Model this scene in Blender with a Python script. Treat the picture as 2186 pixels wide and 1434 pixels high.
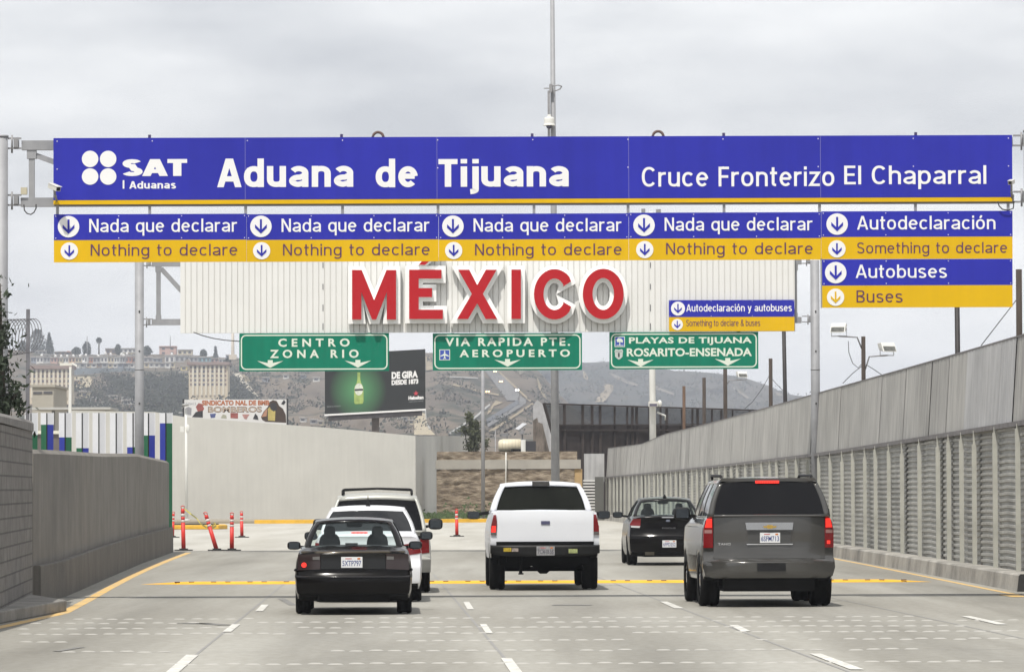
import bpy, bmesh, math, random
from mathutils import Vector, Matrix, Euler, Quaternion, noise as mnoise
random.seed(7)
R = math.radians
S = bpy.context.scene
C = S.collection
for o in list(bpy.data.objects): bpy.data.objects.remove(o)

# ------------------------------------------------------------------ camera, sky, sun, exposure
F, CX, CY, HOR, HC = 10000.0, 1093.0, 717.0, 1042.0, 1.8      # focal length / centre / horizon in photo pixels, eye height in metres
ROLL = -0.0033
PITCH = math.atan((HOR-CY)/F)
CAMR = Euler((math.pi/2+PITCH, 0, 0)).to_matrix() @ Matrix.Rotation(ROLL, 3, 'Z')
cam = bpy.data.cameras.new('camera'); camo = bpy.data.objects.new('camera', cam); C.objects.link(camo)
cam.sensor_width = 36; cam.lens = F/2186*36; cam.clip_start = 1; cam.clip_end = 20000
camo.matrix_world = Matrix.Translation((0, 0, HC)) @ CAMR.to_4x4()
S.camera = camo
S.view_settings.view_transform = 'Standard'; S.view_settings.look = 'None'
S.view_settings.exposure = 0.30; S.view_settings.gamma = 1
S.cycles.max_bounces = 6; S.cycles.volume_bounces = 0; S.cycles.transparent_max_bounces = 12
S.cycles.caustics_reflective = False; S.cycles.caustics_refractive = False
S.cycles.use_denoising = True

SUNV = Vector((0.17, 0.52, -1.0)).normalized()                 # the way the light travels: from upper left behind the viewer
sl = bpy.data.lights.new('sun', 'SUN'); slo = bpy.data.objects.new('sun', sl); C.objects.link(slo)
sl.energy = 3.3; sl.angle = R(0.8); sl.color = (1.0, 0.955, 0.88)
slo.rotation_euler = SUNV.to_track_quat('-Z', 'Y').to_euler()
slo.location = (-30, -40, 90)

W = bpy.data.worlds.new("World"); S.world = W; W.use_nodes = True
nt = W.node_tree; N = nt.nodes; N.clear()
def wn(t, **kw):
    n = N.new(t)
    for k, v in kw.items(): setattr(n, k, v)
    return n
wo = wn('ShaderNodeOutputWorld'); bg = wn('ShaderNodeBackground'); nt.links.new(bg.outputs[0], wo.inputs[0])
sky = wn('ShaderNodeTexSky', sky_type='NISHITA', sun_disc=False)
sky.sun_elevation = math.asin(-SUNV.z); sky.sun_rotation = math.atan2(-SUNV.x, -SUNV.y)
sky.dust_density = 4; sky.air_density = 1.0
tc = wn('ShaderNodeTexCoord')
mp = wn('ShaderNodeMapping'); mp.inputs['Scale'].default_value = (5, 5, 17)
nt.links.new(tc.outputs['Generated'], mp.inputs[0])
cl = wn('ShaderNodeTexNoise'); cl.inputs['Scale'].default_value = 1.0; cl.inputs['Detail'].default_value = 6; cl.inputs['Roughness'].default_value = 0.55
nt.links.new(mp.outputs[0], cl.inputs['Vector'])
cr = wn('ShaderNodeValToRGB')                                   # stratus: grey-violet bellies between pale breaks
cr.color_ramp.elements[0].position = 0.38; cr.color_ramp.elements[0].color = (4.7, 4.87, 5.15, 1)
cr.color_ramp.elements[1].position = 0.63; cr.color_ramp.elements[1].color = (8.3, 8.35, 8.35, 1)
nt.links.new(cl.outputs['Fac'], cr.inputs[0])
mx = wn('ShaderNodeMix', data_type='RGBA'); mx.inputs['Factor'].default_value = 0.93
nt.links.new(sky.outputs[0], mx.inputs['A']); nt.links.new(cr.outputs[0], mx.inputs['B'])
nt.links.new(mx.outputs['Result'], bg.inputs[0]); bg.inputs[1].default_value = 0.115

# ------------------------------------------------------------------ photograph -> place
def ray(px, py):
    return CAMR @ Vector(((px-CX)/F, (CY-py)/F, -1))
def at(px, py, d):                                              # the point at distance d (world Y) seen at a photo pixel
    v = ray(px, py); k = d/v.y
    return Vector((v.x*k, d, HC+v.z*k))
def gnd(px, py, z=0.0):
    v = ray(px, py); k = (z-HC)/v.z
    return Vector((v.x*k, v.y*k, z))
def rect(x0, y0, x1, y1, d):                                    # upright rectangle facing the viewer, y measured at its middle column
    y0, y1 = min(y0, y1), max(y0, y1); xm, ym = (x0+x1)/2, (y0+y1)/2
    return at(x0, ym, d).x, at(xm, y1, d).z, at(x1, ym, d).x, at(xm, y0, d).z      # xl, zb, xr, zt

# ------------------------------------------------------------------ materials
MATS = {}
def mat(name, col, rough=0.6, metal=0.0, var=0.08, scale=3.0, bump=0.0, bscale=40.0, spec=0.5, streak=0.0, coat=0.0, emit=None, es=1.0, var2=None, stretch=(1, 1, 1)):
    if name in MATS: return MATS[name]
    m = bpy.data.materials.new(name); m.use_nodes = True; t = m.node_tree; n = t.nodes; b = n['Principled BSDF']
    b.inputs['Roughness'].default_value = rough; b.inputs['Metallic'].default_value = metal
    b.inputs['Specular IOR Level'].default_value = spec
    b.inputs['Coat Weight'].default_value = coat; b.inputs['Coat Roughness'].default_value = 0.06
    c = (*col, 1)
    co = n.new('ShaderNodeTexCoord'); src = co.outputs['Object']
    if var or streak or bump:
        mpn = n.new('ShaderNodeMapping'); mpn.inputs['Scale'].default_value = stretch; t.links.new(src, mpn.inputs[0]); src = mpn.outputs[0]
    cur = None
    if var:
        tx = n.new('ShaderNodeTexNoise'); tx.inputs['Scale'].default_value = scale; tx.inputs['Detail'].default_value = 6; tx.inputs['Roughness'].default_value = 0.65
        t.links.new(src, tx.inputs['Vector'])
        rp = n.new('ShaderNodeValToRGB'); rp.color_ramp.elements[0].position = 0.3; rp.color_ramp.elements[1].position = 0.7
        lo = tuple(max(0, v*(1-var)) for v in col) if var2 is None else var2
        rp.color_ramp.elements[0].color = (*lo, 1); rp.color_ramp.elements[1].color = (*[min(1, v*(1+var*0.6)) for v in col], 1)
        t.links.new(tx.outputs['Fac'], rp.inputs[0]); cur = rp.outputs[0]
    if streak:                                                  # rain streaks: noise drawn out along the vertical
        m2 = n.new('ShaderNodeMapping'); m2.inputs['Scale'].default_value = (5, 5, 0.25); t.links.new(co.outputs['Object'], m2.inputs[0])
        t2 = n.new('ShaderNodeTexNoise'); t2.inputs['Scale'].default_value = 1.3; t2.inputs['Detail'].default_value = 5
        t.links.new(m2.outputs[0], t2.inputs['Vector'])
        r2 = n.new('ShaderNodeValToRGB'); r2.color_ramp.elements[0].position = 0.35; r2.color_ramp.elements[1].position = 0.65
        r2.color_ramp.elements[0].color = (1-streak, 1-streak, 1-streak*0.95, 1); r2.color_ramp.elements[1].color = (1, 1, 1, 1)
        t.links.new(t2.outputs['Fac'], r2.inputs[0])
        mm = n.new('ShaderNodeMix'); mm.data_type = 'RGBA'; mm.blend_type = 'MULTIPLY'; mm.inputs['Factor'].default_value = 1
        if cur: t.links.new(cur, mm.inputs['A'])
        else: mm.inputs['A'].default_value = c
        t.links.new(r2.outputs[0], mm.inputs['B']); cur = mm.outputs['Result']
    if cur: t.links.new(cur, b.inputs['Base Color'])
    else: b.inputs['Base Color'].default_value = c
    if bump:
        tb = n.new('ShaderNodeTexNoise'); tb.inputs['Scale'].default_value = bscale; tb.inputs['Detail'].default_value = 4
        t.links.new(src, tb.inputs['Vector'])
        bp = n.new('ShaderNodeBump'); bp.inputs['Strength'].default_value = bump; bp.inputs['Distance'].default_value = 0.05
        t.links.new(tb.outputs['Fac'], bp.inputs['Height']); t.links.new(bp.outputs[0], b.inputs['Normal'])
    if emit:
        b.inputs['Emission Color'].default_value = (*emit, 1); b.inputs['Emission Strength'].default_value = es
    MATS[name] = m; return m
def glassmat(name, tint, clear, rough=0.02):
    if name in MATS: return MATS[name]
    m = bpy.data.materials.new(name); m.use_nodes = True; t = m.node_tree; n = t.nodes; n.clear()
    out = n.new('ShaderNodeOutputMaterial'); tr = n.new('ShaderNodeBsdfTransparent'); tr.inputs[0].default_value = (*clear, 1)
    gl = n.new('ShaderNodeBsdfGlossy'); gl.inputs['Roughness'].default_value = rough; gl.inputs[0].default_value = (*tint, 1)
    mxs = n.new('ShaderNodeMixShader'); mxs.inputs[0].default_value = 0.06; t.links.new(tr.outputs[0], mxs.inputs[1]); t.links.new(gl.outputs[0], mxs.inputs[2])
    t.links.new(mxs.outputs[0], out.inputs[0]); MATS[name] = m; return m

# ------------------------------------------------------------------ mesh building
class MB:
    def __init__(s): s.v = []; s.f = []; s.m = []; s.sm = []
    def add(s, vs, fs, mi=0, smooth=False):
        b = len(s.v); s.v += [tuple(v) for v in vs]
        for f in fs: s.f.append([b+i for i in f]); s.m.append(mi); s.sm.append(smooth)
        return s
    def box(s, x0, x1, y0, y1, z0, z1, mi=0, M=None):
        vs = [Vector((x, y, z)) for z in (z0, z1) for y in (y0, y1) for x in (x0, x1)]
        if M: vs = [M @ v for v in vs]
        return s.add(vs, [(0, 2, 3, 1), (4, 5, 7, 6), (0, 1, 5, 4), (2, 6, 7, 3), (0, 4, 6, 2), (1, 3, 7, 5)], mi)
    def bar(s, a, b, w, h, mi=0, up=(0, 0, 1)):                 # box beam from a to b
        a, b = Vector(a), Vector(b); d = (b-a).normalized(); u = Vector(up)
        if abs(d.dot(u)) > 0.98: u = Vector((0, 1, 0))
        r = d.cross(u).normalized(); u = r.cross(d)
        vs = [p+r*sx*w/2+u*sz*h/2 for p in (a, b) for sx, sz in ((-1, -1), (1, -1), (1, 1), (-1, 1))]
        return s.add(vs, [(3, 2, 1, 0), (4, 5, 6, 7), (0, 1, 5, 4), (1, 2, 6, 5), (2, 3, 7, 6), (3, 0, 4, 7)], mi)
    def tube(s, pts, r, n=8, mi=0, cap=True):
        pts = [Vector(p) for p in pts]; k = len(pts); rs = r if isinstance(r, (list, tuple)) else [r]*k
        vs = []; fs = []
        for i, p in enumerate(pts):
            d = (pts[min(i+1, k-1)]-pts[max(i-1, 0)]).normalized(); u = Vector((0, 0, 1)) if abs(d.z) < 0.95 else Vector((0, 1, 0))
            a = d.cross(u).normalized(); b = a.cross(d)
            vs += [p+(a*math.cos(2*math.pi*j/n)+b*math.sin(2*math.pi*j/n))*rs[i] for j in range(n)]
        for i in range(k-1):
            for j in range(n): fs.append((i*n+j, i*n+(j+1) % n, (i+1)*n+(j+1) % n, (i+1)*n+j))
        s.add(vs, fs, mi, True)
        if cap: s.add(vs[:n], [tuple(range(n))[::-1]], mi); s.add(vs[-n:], [tuple(range(n))], mi)
        return s
    def cyl(s, a, b, r, n=12, mi=0, r2=None): return s.tube([a, b], [r, r if r2 is None else r2], n, mi)
    def prism(s, poly, y0, y1, mi=0, mside=None):               # polygon in (x, z), front at y0, back at y1
        bm = bmesh.new(); vs = [bm.verts.new((x, y0, z)) for x, z in poly]; bm.faces.new(vs); bm.normal_update()
        bmesh.ops.triangulate(bm, faces=bm.faces[:]); bm.verts.index_update()
        tri = [[v.index for v in f.verts] for f in bm.faces]; n = len(poly); bm.free()
        vv = [(x, y0, z) for x, z in poly]+[(x, y1, z) for x, z in poly]
        s.add(vv, tri, mi); s.add(vv, [[n+i for i in t[::-1]] for t in tri], mi if mside is None else mside)
        return s.add(vv, [(i, n+i, n+(i+1) % n, (i+1) % n) for i in range(n)], mi if mside is None else mside)
    def ringprism(s, outer, inner, y0, y1, mi=0, mside=None):    # closed band between two loops of equal count
        n = len(outer); ms = mi if mside is None else mside
        vv = [(x, y0, z) for x, z in outer]+[(x, y0, z) for x, z in inner]+[(x, y1, z) for x, z in outer]+[(x, y1, z) for x, z in inner]
        j = lambda i: (i+1) % n
        s.add(vv, [(i, j(i), n+j(i), n+i) for i in range(n)], mi)
        s.add(vv, [(2*n+i, 3*n+i, 3*n+j(i), 2*n+j(i)) for i in range(n)]+[(i, 2*n+i, 2*n+j(i), j(i)) for i in range(n)]+[(n+i, n+j(i), 3*n+j(i), 3*n+i) for i in range(n)], ms)
        return s
    def disc(s, x, z, r, y0, y1, n=28, mi=0): return s.prism([(x+r*math.cos(2*math.pi*i/n), z+r*math.sin(2*math.pi*i/n)) for i in range(n)], y0, y1, mi)
    def grid(s, fn, nu, nv, mi=0, smooth=True, flip=False):
        vs = [fn(i/nu, j/nv) for j in range(nv+1) for i in range(nu+1)]
        fs = [(j*(nu+1)+i, j*(nu+1)+i+1, (j+1)*(nu+1)+i+1, (j+1)*(nu+1)+i) for j in range(nv) for i in range(nu)]
        if flip: fs = [f[::-1] for f in fs]
        return s.add(vs, fs, mi, smooth)
    def ball(s, c, r, n=10, mi=0, sq=1.0):
        c = Vector(c); r = Vector(r) if not isinstance(r, (int, float)) else Vector((r, r, r))
        def sg(v): return math.copysign(abs(v)**sq, v)
        def fn(u, v):
            a = 2*math.pi*u; t = math.pi*v
            return c+Vector((r.x*sg(math.cos(a))*sg(math.sin(t)), r.y*sg(math.sin(a))*sg(math.sin(t)), -r.z*sg(math.cos(t))))
        return s.grid(fn, n*2, n, mi, True)
    def mesh(s, name, mats, fix=True):
        me = bpy.data.meshes.new(name); me.from_pydata(s.v, [], s.f)
        for m in (mats if isinstance(mats, (list, tuple)) else [mats]): me.materials.append(m)
        me.polygons.foreach_set('material_index', s.m); me.polygons.foreach_set('use_smooth', s.sm)
        if fix:
            bm = bmesh.new(); bm.from_mesh(me); bmesh.ops.remove_doubles(bm, verts=bm.verts, dist=1e-5)
            bmesh.ops.recalc_face_normals(bm, faces=bm.faces); bm.to_mesh(me); bm.free()
        me.update(); return me
    def build(s, name, mats, parent=None, loc=None, fix=True):
        o = bpy.data.objects.new(name, s.mesh(name, mats, fix)); C.objects.link(o)
        if parent: o.parent = parent
        if loc is not None: o.location = loc
        return o
def tag(o, label=None, cat=None, group=None, kind=None):
    if label: o['label'] = label
    if cat: o['category'] = cat
    if group: o['group'] = group
    if kind: o['kind'] = kind
    return o
def thing(name, label, cat, loc=(0, 0, 0), rz=0.0, group=None):
    o = bpy.data.objects.new(name, None); C.objects.link(o); o.location = loc; o.rotation_euler = (0, 0, rz); o.empty_display_size = 0.3
    return tag(o, label, cat, group)
def copy_tree(o, parent=None):
    c = o.copy(); C.objects.link(c); c.parent = parent
    for ch in [x for x in bpy.data.objects if x.parent == o]: copy_tree(ch, c)
    return c
def bevelled(o, w=0.02, seg=2):
    m = o.modifiers.new('bevel', 'BEVEL'); m.width = w; m.segments = seg; m.limit_method = 'ANGLE'; return o
def loc_of(o): return o.location

# ------------------------------------------------------------------ writing
def text_verts(body, bold=0.0, space=1.0, res=3):
    cu = bpy.data.curves.new('t', 'FONT'); cu.body = body; cu.size = 1; cu.offset = bold; cu.space_character = space; cu.resolution_u = res; cu.fill_mode = 'FRONT'
    o = bpy.data.objects.new('t', cu); C.objects.link(o); dg = bpy.context.evaluated_depsgraph_get(); dg.update()
    me = bpy.data.meshes.new_from_object(o.evaluated_get(dg)); bpy.data.objects.remove(o); bpy.data.curves.remove(cu)
    vs = [v.co.copy() for v in me.vertices]; fs = [list(p.vertices) for p in me.polygons]; bpy.data.meshes.remove(me)
    return vs, fs
def text_into(mb, body, box, y, mi=0, bold=0.0, space=1.0, slant=0.0, th=0.004):  # box = xl, zb, xr, zt of the inked letters, on a plane facing -Y at y
    vs, fs = text_verts(body, bold, space)
    x0, x1 = min(v.x for v in vs), max(v.x for v in vs); z0, z1 = min(v.y for v in vs), max(v.y for v in vs)
    xl, zb, xr, zt = box
    out = [Vector((xl+(v.x-x0)/(x1-x0)*(xr-xl)+slant*((v.y-z0)/(z1-z0)*(zt-zb)), y, zb+(v.y-z0)/(z1-z0)*(zt-zb))) for v in vs]
    n = len(out)
    cnt = {}
    for f in fs:
        for a, b in zip(f, f[1:]+f[:1]): cnt[(a, b)] = 1
    mb.add(out, fs, mi)
    rim = [(a, b) for (a, b) in cnt if (b, a) not in cnt]
    mb.add(out+[v+Vector((0, th, 0)) for v in out], [(a, b, n+b, n+a) for a, b in rim], mi)
# ------------------------------------------------------------------ a plain grotesque alphabet for the customs signs, drawn as strokes
def _se(cx, cy, rx, ry, a0, a1, n=14, e=0.88):
    out = []
    for i in range(n+1):
        a = R(a0+(a1-a0)*i/n); c, s_ = math.cos(a), math.sin(a)
        out.append((cx+rx*math.copysign(abs(c)**e, c), cy+ry*math.copysign(abs(s_)**e, s_)))
    return out
def glyph(ch, w, v):
    """strokes of one letter (cap height 1) for stem weight w and bar weight v -> (advance, [polylines])"""
    s, t = w/2, v/2; X, bw = .735, .60+w*.35; m = bw/2
    bowl = lambda x0=0: _se(x0+m, X/2, m-s, X/2-t, 0, 360, 26)
    if ch == ' ': return .30, []
    if ch == 'o': return bw+.02, [bowl()]
    if ch == 'ó': return bw+.02, [bowl(), [(m-.03, X+.09), (m+.10, X+.27)]]
    if ch in 'bp': return bw, [bowl(), [(s, 0 if ch == 'b' else -.27), (s, 1 if ch == 'b' else X)]]
    if ch in 'dq': return bw, [bowl(), [(bw-s, 0 if ch == 'd' else -.27), (bw-s, 1 if ch == 'd' else X)]]
    if ch == 'g': return bw, [bowl(), [(bw-s, X), (bw-s, -.02)]+_se(m, -.02, m-s, .27-t, 0, -150, 10)]
    if ch == 'c': return bw-.03, [_se(m, X/2, m-s, X/2-t, 42, 318, 20)]
    if ch == 'e': return bw, [[(s, X*.5+.02), (bw-s, X*.5+.02)], _se(m, X/2, m-s, X/2-t, 4, 316, 24, 1)]
    if ch == 'a':
        k = .225+w*.08; return bw-.01, [_se(m-.01, X-k, m-s-.01, k-t, 152, 0, 14, 1)+[(bw-s-.02, 0)], [(bw-s-.02, .415), (m+.03, 2*(.16+w*.26)-t)]+_se(m-.02, .16+w*.26, m-s-.02, .16+w*.26-t, 90, 268, 14, 1)+[(m+.10, t+.03), (bw-s-.06, .15)]]
    if ch in 'nh':
        return bw-.03, [[(s, 0), (s, 1 if ch == 'h' else X)], _se(m-.015, X-.27, m-s-.015, .27-t, 180, 0, 12)+[(bw-s-.03, 0)]]
    if ch == 'm':
        b2 = bw*.86; return 2*b2-w-.04, [[(s, 0), (s, X)], _se(b2/2, X-.25, b2/2-s, .25-t, 180, 0, 12)+[(b2-s, 0)], _se(1.5*b2-w, X-.25, b2/2-s, .25-t, 180, 0, 12)+[(2*b2-w-s, 0)]]
    if ch == 'u': return bw-.03, [[(bw-s-.03, X), (bw-s-.03, 0)], [(s, X)]+_se(m-.015, .27, m-s-.015, .27-t, 180, 360, 12)]
    if ch == 'r': return .36+w*.3, [[(s, 0), (s, X)], _se(.34+w*.1, X-.27, .34+w*.1-s, .27-t, 180, 82, 9)]
    if ch == 't': return .34+w*.3, [[(.09+s, .96), (.09+s, .16)]+_se(.09+s+.14, .16, .14, .16-t, 180, 275, 7), [(0, X-t), (.33+w*.3, X-t)]]
    if ch == 'i': return w, [[(s, 0), (s, X)], [(s, .84), (s, 1)]]
    if ch == 'j': return w+.05, [[(s+.07, X), (s+.07, -.1)]+_se(-.05, -.1, .12+s, .17-t, 0, -80, 6), [(s+.07, .84), (s+.07, 1)]]
    if ch == 'l': return w, [[(s, 0), (s, 1)]]
    if ch == 's': return bw-.07, [_se(m-.035, X*.73, m-s-.045, X*.27-t*.9, 25, 270, 12)[:]+_se(m-.035, X*.26, m-s-.035, X*.27-t*.9, 90, -155, 12)[1:]]
    if ch == 'y': return bw-.04, [[(s*.9, X), (m-.02, .0)], [(bw-.04-s*.9, X), (m-.02, .0), (m-.10, -.2), (m-.26, -.22)]]
    if ch == 'z': return bw-.08, [[(0.02, X-t), (bw-.08-s, X-t), (s, t), (bw-.08, t)]]
    if ch == 'A': return .78, [[(s*.8, 0), (.39-s*.15, 1)], [(.78-s*.8, 0), (.39+s*.15, 1)], [(.17, .29), (.61, .29)]]
    if ch == 'B': return .66, [[(s, 0), (s, 1)], [(s, 1-t), (.35, 1-t)]+_se(.36, .755, .28-s, .245-t, 90, -90, 10)+[(s, .51)], [(s, .51), (.38, .51)]+_se(.38, .255, .28-s, .255-t, 90, -90, 10)+[(s, t)]]
    if ch == 'C': return .76, [_se(.39, .5, .39-s, .5-t, 40, 320, 24)]
    if ch == 'E': return .60, [[(s, 0), (s, 1)], [(s, 1-t), (.58, 1-t)], [(s, .52), (.54, .52)], [(s, t), (.60, t)]]
    if ch == 'F': return .56, [[(s, 0), (s, 1)], [(s, 1-t), (.56, 1-t)], [(s, .50), (.52, .50)]]
    if ch == 'N': return .72, [[(s, 0), (s, 1)], [(.72-s, 0), (.72-s, 1)], [(s*1.05, 1), (.72-s*1.05, 0)]]
    if ch == 'S': return .68, [_se(.34, .74, .31-s, .26-t, 20, 270, 14)+_se(.34, .265, .34-s, .265-t, 90, -160, 14)[1:]]
    if ch == 'T': return .64, [[(.32, 0), (.32, 1)], [(0, 1-t), (.64, 1-t)]]
    if ch == '&': return .74, [[(.74, 0), (.20, .70)]+_se(.34, .80, .16, .20-t, 200, -30, 10)+[(.12, .38)]+_se(.31, .22, .31-s, .22-t, 150, 300, 10)+[(.66, .36)]]
    return .4, []
def ribbon2(pl, w, v):
    P = [Vector(p) for p in pl]; P = [p for i, p in enumerate(P) if i == 0 or (p-P[i-1]).length > 1e-4]; n = len(P); closed = (P[0]-P[-1]).length < 1e-3
    if closed: P = P[:-1]; n -= 1
    L_, R_ = [], []
    for i in range(n):
        a = P[i-1] if (closed or i > 0) else None; b = P[(i+1) % n] if (closed or i < n-1) else None
        d1 = (P[i]-a).normalized() if a is not None else None; d2 = (b-P[i]).normalized() if b is not None else None
        d1 = d1 if d1 is not None else d2; d2 = d2 if d2 is not None else d1
        n1, n2 = Vector((-d1.y, d1.x)), Vector((-d2.y, d2.x)); q = n1+n2; q = q.normalized() if q.length > 1e-5 else n1; k = 1/max(.5, q.dot(n1)); q = q*k
        o = Vector((q.x*w/2, q.y*v/2)); L_.append(P[i]+o); R_.append(P[i]-o)
    if n == 2 and not closed and abs(P[1].x-P[0].x) > .02 and abs(P[1].y-P[0].y) > .3:   # slanted strokes end level with the line
        d = (P[1]-P[0])/(P[1].y-P[0].y)
        for A_ in (L_, R_):
            for i in (0, 1): A_[i] = A_[i]+d*(P[i].y-A_[i].y)
    return L_, R_, closed
def strokes_into(mb, body, box, y, w, v=None, space=.10, mi=0, th=.004, slant=0.0):
    v = v or w*.86; x = 0; rib = []
    for ch in body:
        adv, st = glyph(ch, w, v)
        for pl in st:
            L_, R_, c = ribbon2([(px+x, py) for px, py in pl], w, v); rib.append((L_, R_, c))
        x += adv+space+(w*.12)
    xs = [p.x for L_, R_, c in rib for p in L_+R_]; ys = [p.y for L_, R_, c in rib for p in L_+R_]
    x0, x1, y0, y1 = min(xs), max(xs), min(ys), max(ys); xl, zb, xr, zt = box
    f = lambda p, k: (xl+(p.x-x0)/(x1-x0)*(xr-xl), k, zb+(p.y-y0)/(y1-y0)*(zt-zb))
    for i, (L_, R_, c) in enumerate(rib):
        yy = y-0.00025*(i % 5); n = len(L_); vs = [f(p, yy) for p in L_]+[f(p, yy) for p in R_]+[f(p, yy+th) for p in L_]+[f(p, yy+th) for p in R_]
        m_ = n if c else n-1; j = lambda a: (a+1) % n
        fs = [(a, n+a, n+j(a), j(a)) for a in range(m_)]+[(a, j(a), 2*n+j(a), 2*n+a) for a in range(m_)]+[(n+a, 3*n+a, 3*n+j(a), n+j(a)) for a in range(m_)]
        if not c: fs += [(0, 2*n, 3*n, n), (n-1, 2*n-1, 4*n-1, 3*n-1)]
        mb.add(vs, fs, mi)
# ------------------------------------------------------------------ ground, road, markings
def concrete(name, col, lane=0.12):
    m = bpy.data.materials.new(name); m.use_nodes = True; t = m.node_tree; n = t.nodes; b = n['Principled BSDF']; b.inputs['Roughness'].default_value = 0.85
    co = n.new('ShaderNodeTexCoord')
    def noise(sc, scale, det, lo, hi, p0=0.35, p1=0.65):
        mp = n.new('ShaderNodeMapping'); mp.inputs['Scale'].default_value = sc; t.links.new(co.outputs['Object'], mp.inputs[0])
        tx = n.new('ShaderNodeTexNoise'); tx.inputs['Scale'].default_value = scale; tx.inputs['Detail'].default_value = det; t.links.new(mp.outputs[0], tx.inputs['Vector'])
        r = n.new('ShaderNodeValToRGB'); r.color_ramp.elements[0].position = p0; r.color_ramp.elements[1].position = p1
        r.color_ramp.elements[0].color = (lo, lo*0.99, lo*0.97, 1); r.color_ramp.elements[1].color = (hi, hi, hi, 1); t.links.new(tx.outputs['Fac'], r.inputs[0]); return r.outputs[0]
    cur = None
    for o in (noise((0.7, 0.035, 1), 1.0, 4, 1-lane, 1.03), noise((1, 0.12, 1), 0.55, 6, 0.90, 1.05), noise((1, 0.3, 1), 9, 5, 0.93, 1.04), noise((0.35, 0.02, 1), 2.2, 3, 0.8, 1.0, 0.28, 0.42)):
        mm = n.new('ShaderNodeMix'); mm.data_type = 'RGBA'; mm.blend_type = 'MULTIPLY'; mm.inputs['Factor'].default_value = 1
        if cur: t.links.new(cur, mm.inputs['A'])
        else: mm.inputs['A'].default_value = (*col, 1)
        t.links.new(o, mm.inputs['B']); cur = mm.outputs['Result']
    # oil-darkened middles and wheel paths of the 3.35 m lanes, broken up by noise
    sx = n.new('ShaderNodeSeparateXYZ'); t.links.new(co.outputs['Object'], sx.inputs[0])
    def mth(op, a, b_=None):
        k = n.new('ShaderNodeMath'); k.operation = op
        for i, q in enumerate((a, b_)):
            if q is None: continue
            if isinstance(q, (int, float)): k.inputs[i].default_value = q
            else: t.links.new(q, k.inputs[i])
        return k.outputs[0]
    u = mth('MULTIPLY', mth('ADD', mth('ADD', sx.outputs[0], mth('MULTIPLY', sx.outputs[1], 0.0247)), 0.55), 2*math.pi/3.35)
    w_ = mth('POWER', mth('ADD', mth('MULTIPLY', mth('COSINE', u), 0.5), 0.5), 3.0)
    w2 = mth('POWER', mth('ADD', mth('MULTIPLY', mth('COSINE', mth('MULTIPLY', u, 2.0)), -0.5), 0.5), 2.0)
    nz = n.new('ShaderNodeTexNoise'); nz.inputs['Scale'].default_value = 1.2; nz.inputs['Detail'].default_value = 5
    mp2 = n.new('ShaderNodeMapping'); mp2.inputs['Scale'].default_value = (1.5, .12, 1); t.links.new(co.outputs['Object'], mp2.inputs[0]); t.links.new(mp2.outputs[0], nz.inputs['Vector'])
    dk = mth('SUBTRACT', 1.0, mth('MULTIPLY', mth('ADD', mth('MULTIPLY', w_, lane*1.5), mth('MULTIPLY', w2, lane*.5)), nz.outputs['Fac']))
    cmb = n.new('ShaderNodeCombineColor'); [t.links.new(dk, cmb.inputs[i]) for i in range(3)]
    mm = n.new('ShaderNodeMix'); mm.data_type = 'RGBA'; mm.blend_type = 'MULTIPLY'; mm.inputs['Factor'].default_value = 1
    t.links.new(cur, mm.inputs['A']); t.links.new(cmb.outputs[0], mm.inputs['B']); cur = mm.outputs['Result']
    t.links.new(cur, b.inputs['Base Color'])
    tb = n.new('ShaderNodeTexNoise'); tb.inputs['Scale'].default_value = 18; t.links.new(co.outputs['Object'], tb.inputs['Vector'])
    bp = n.new('ShaderNodeBump'); bp.inputs['Strength'].default_value = 0.25; bp.inputs['Distance'].default_value = 0.02
    t.links.new(tb.outputs['Fac'], bp.inputs['Height']); t.links.new(bp.outputs[0], b.inputs['Normal'])
    return m
M_ROAD = concrete('road_concrete', (0.325, 0.317, 0.287), 0.22); M_APRON = concrete('apron_concrete', (0.43, 0.42, 0.385), 0.08)
M_EARTH = mat('earth', (0.27, 0.235, 0.18), 0.95, var=0.35, scale=0.02, bump=0.2, bscale=0.3)
M_WHITEP = mat('white_road_paint', (0.58, 0.575, 0.54), 0.75, var=0.45, scale=6, var2=(.36, .35, .32))
M_YELP = mat('yellow_road_paint', (0.62, 0.36, 0.05), 0.7, var=0.45, scale=3, var2=(0.42, 0.36, 0.26))
M_YELC = mat('yellow_curb_paint', (0.68, 0.39, 0.03), 0.6, var=0.2, scale=2)
M_DARK = mat('dark_gap', (0.05, 0.05, 0.05), 0.9, var=0)
M_STAIN = mat('tar_stain', (0.2, 0.195, 0.185), 0.8, var=0.3, scale=2)

def sheet(x0, x1, y0, y1, z, name, m, kind='structure'):
    return tag(MB().add([(x0, y0, z), (x1, y0, z), (x1, y1, z), (x0, y1, z)], [(0, 1, 2, 3)]).build(name, m), kind=kind)
sheet(-1500, 1500, -250, 4800, -0.4, 'ground', M_EARTH)
sheet(-70, 16, -40, 285, 0.0, 'road', M_ROAD)
sheet(-70, 16, 137.5, 285, 0.004, 'apron', M_APRON)

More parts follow.
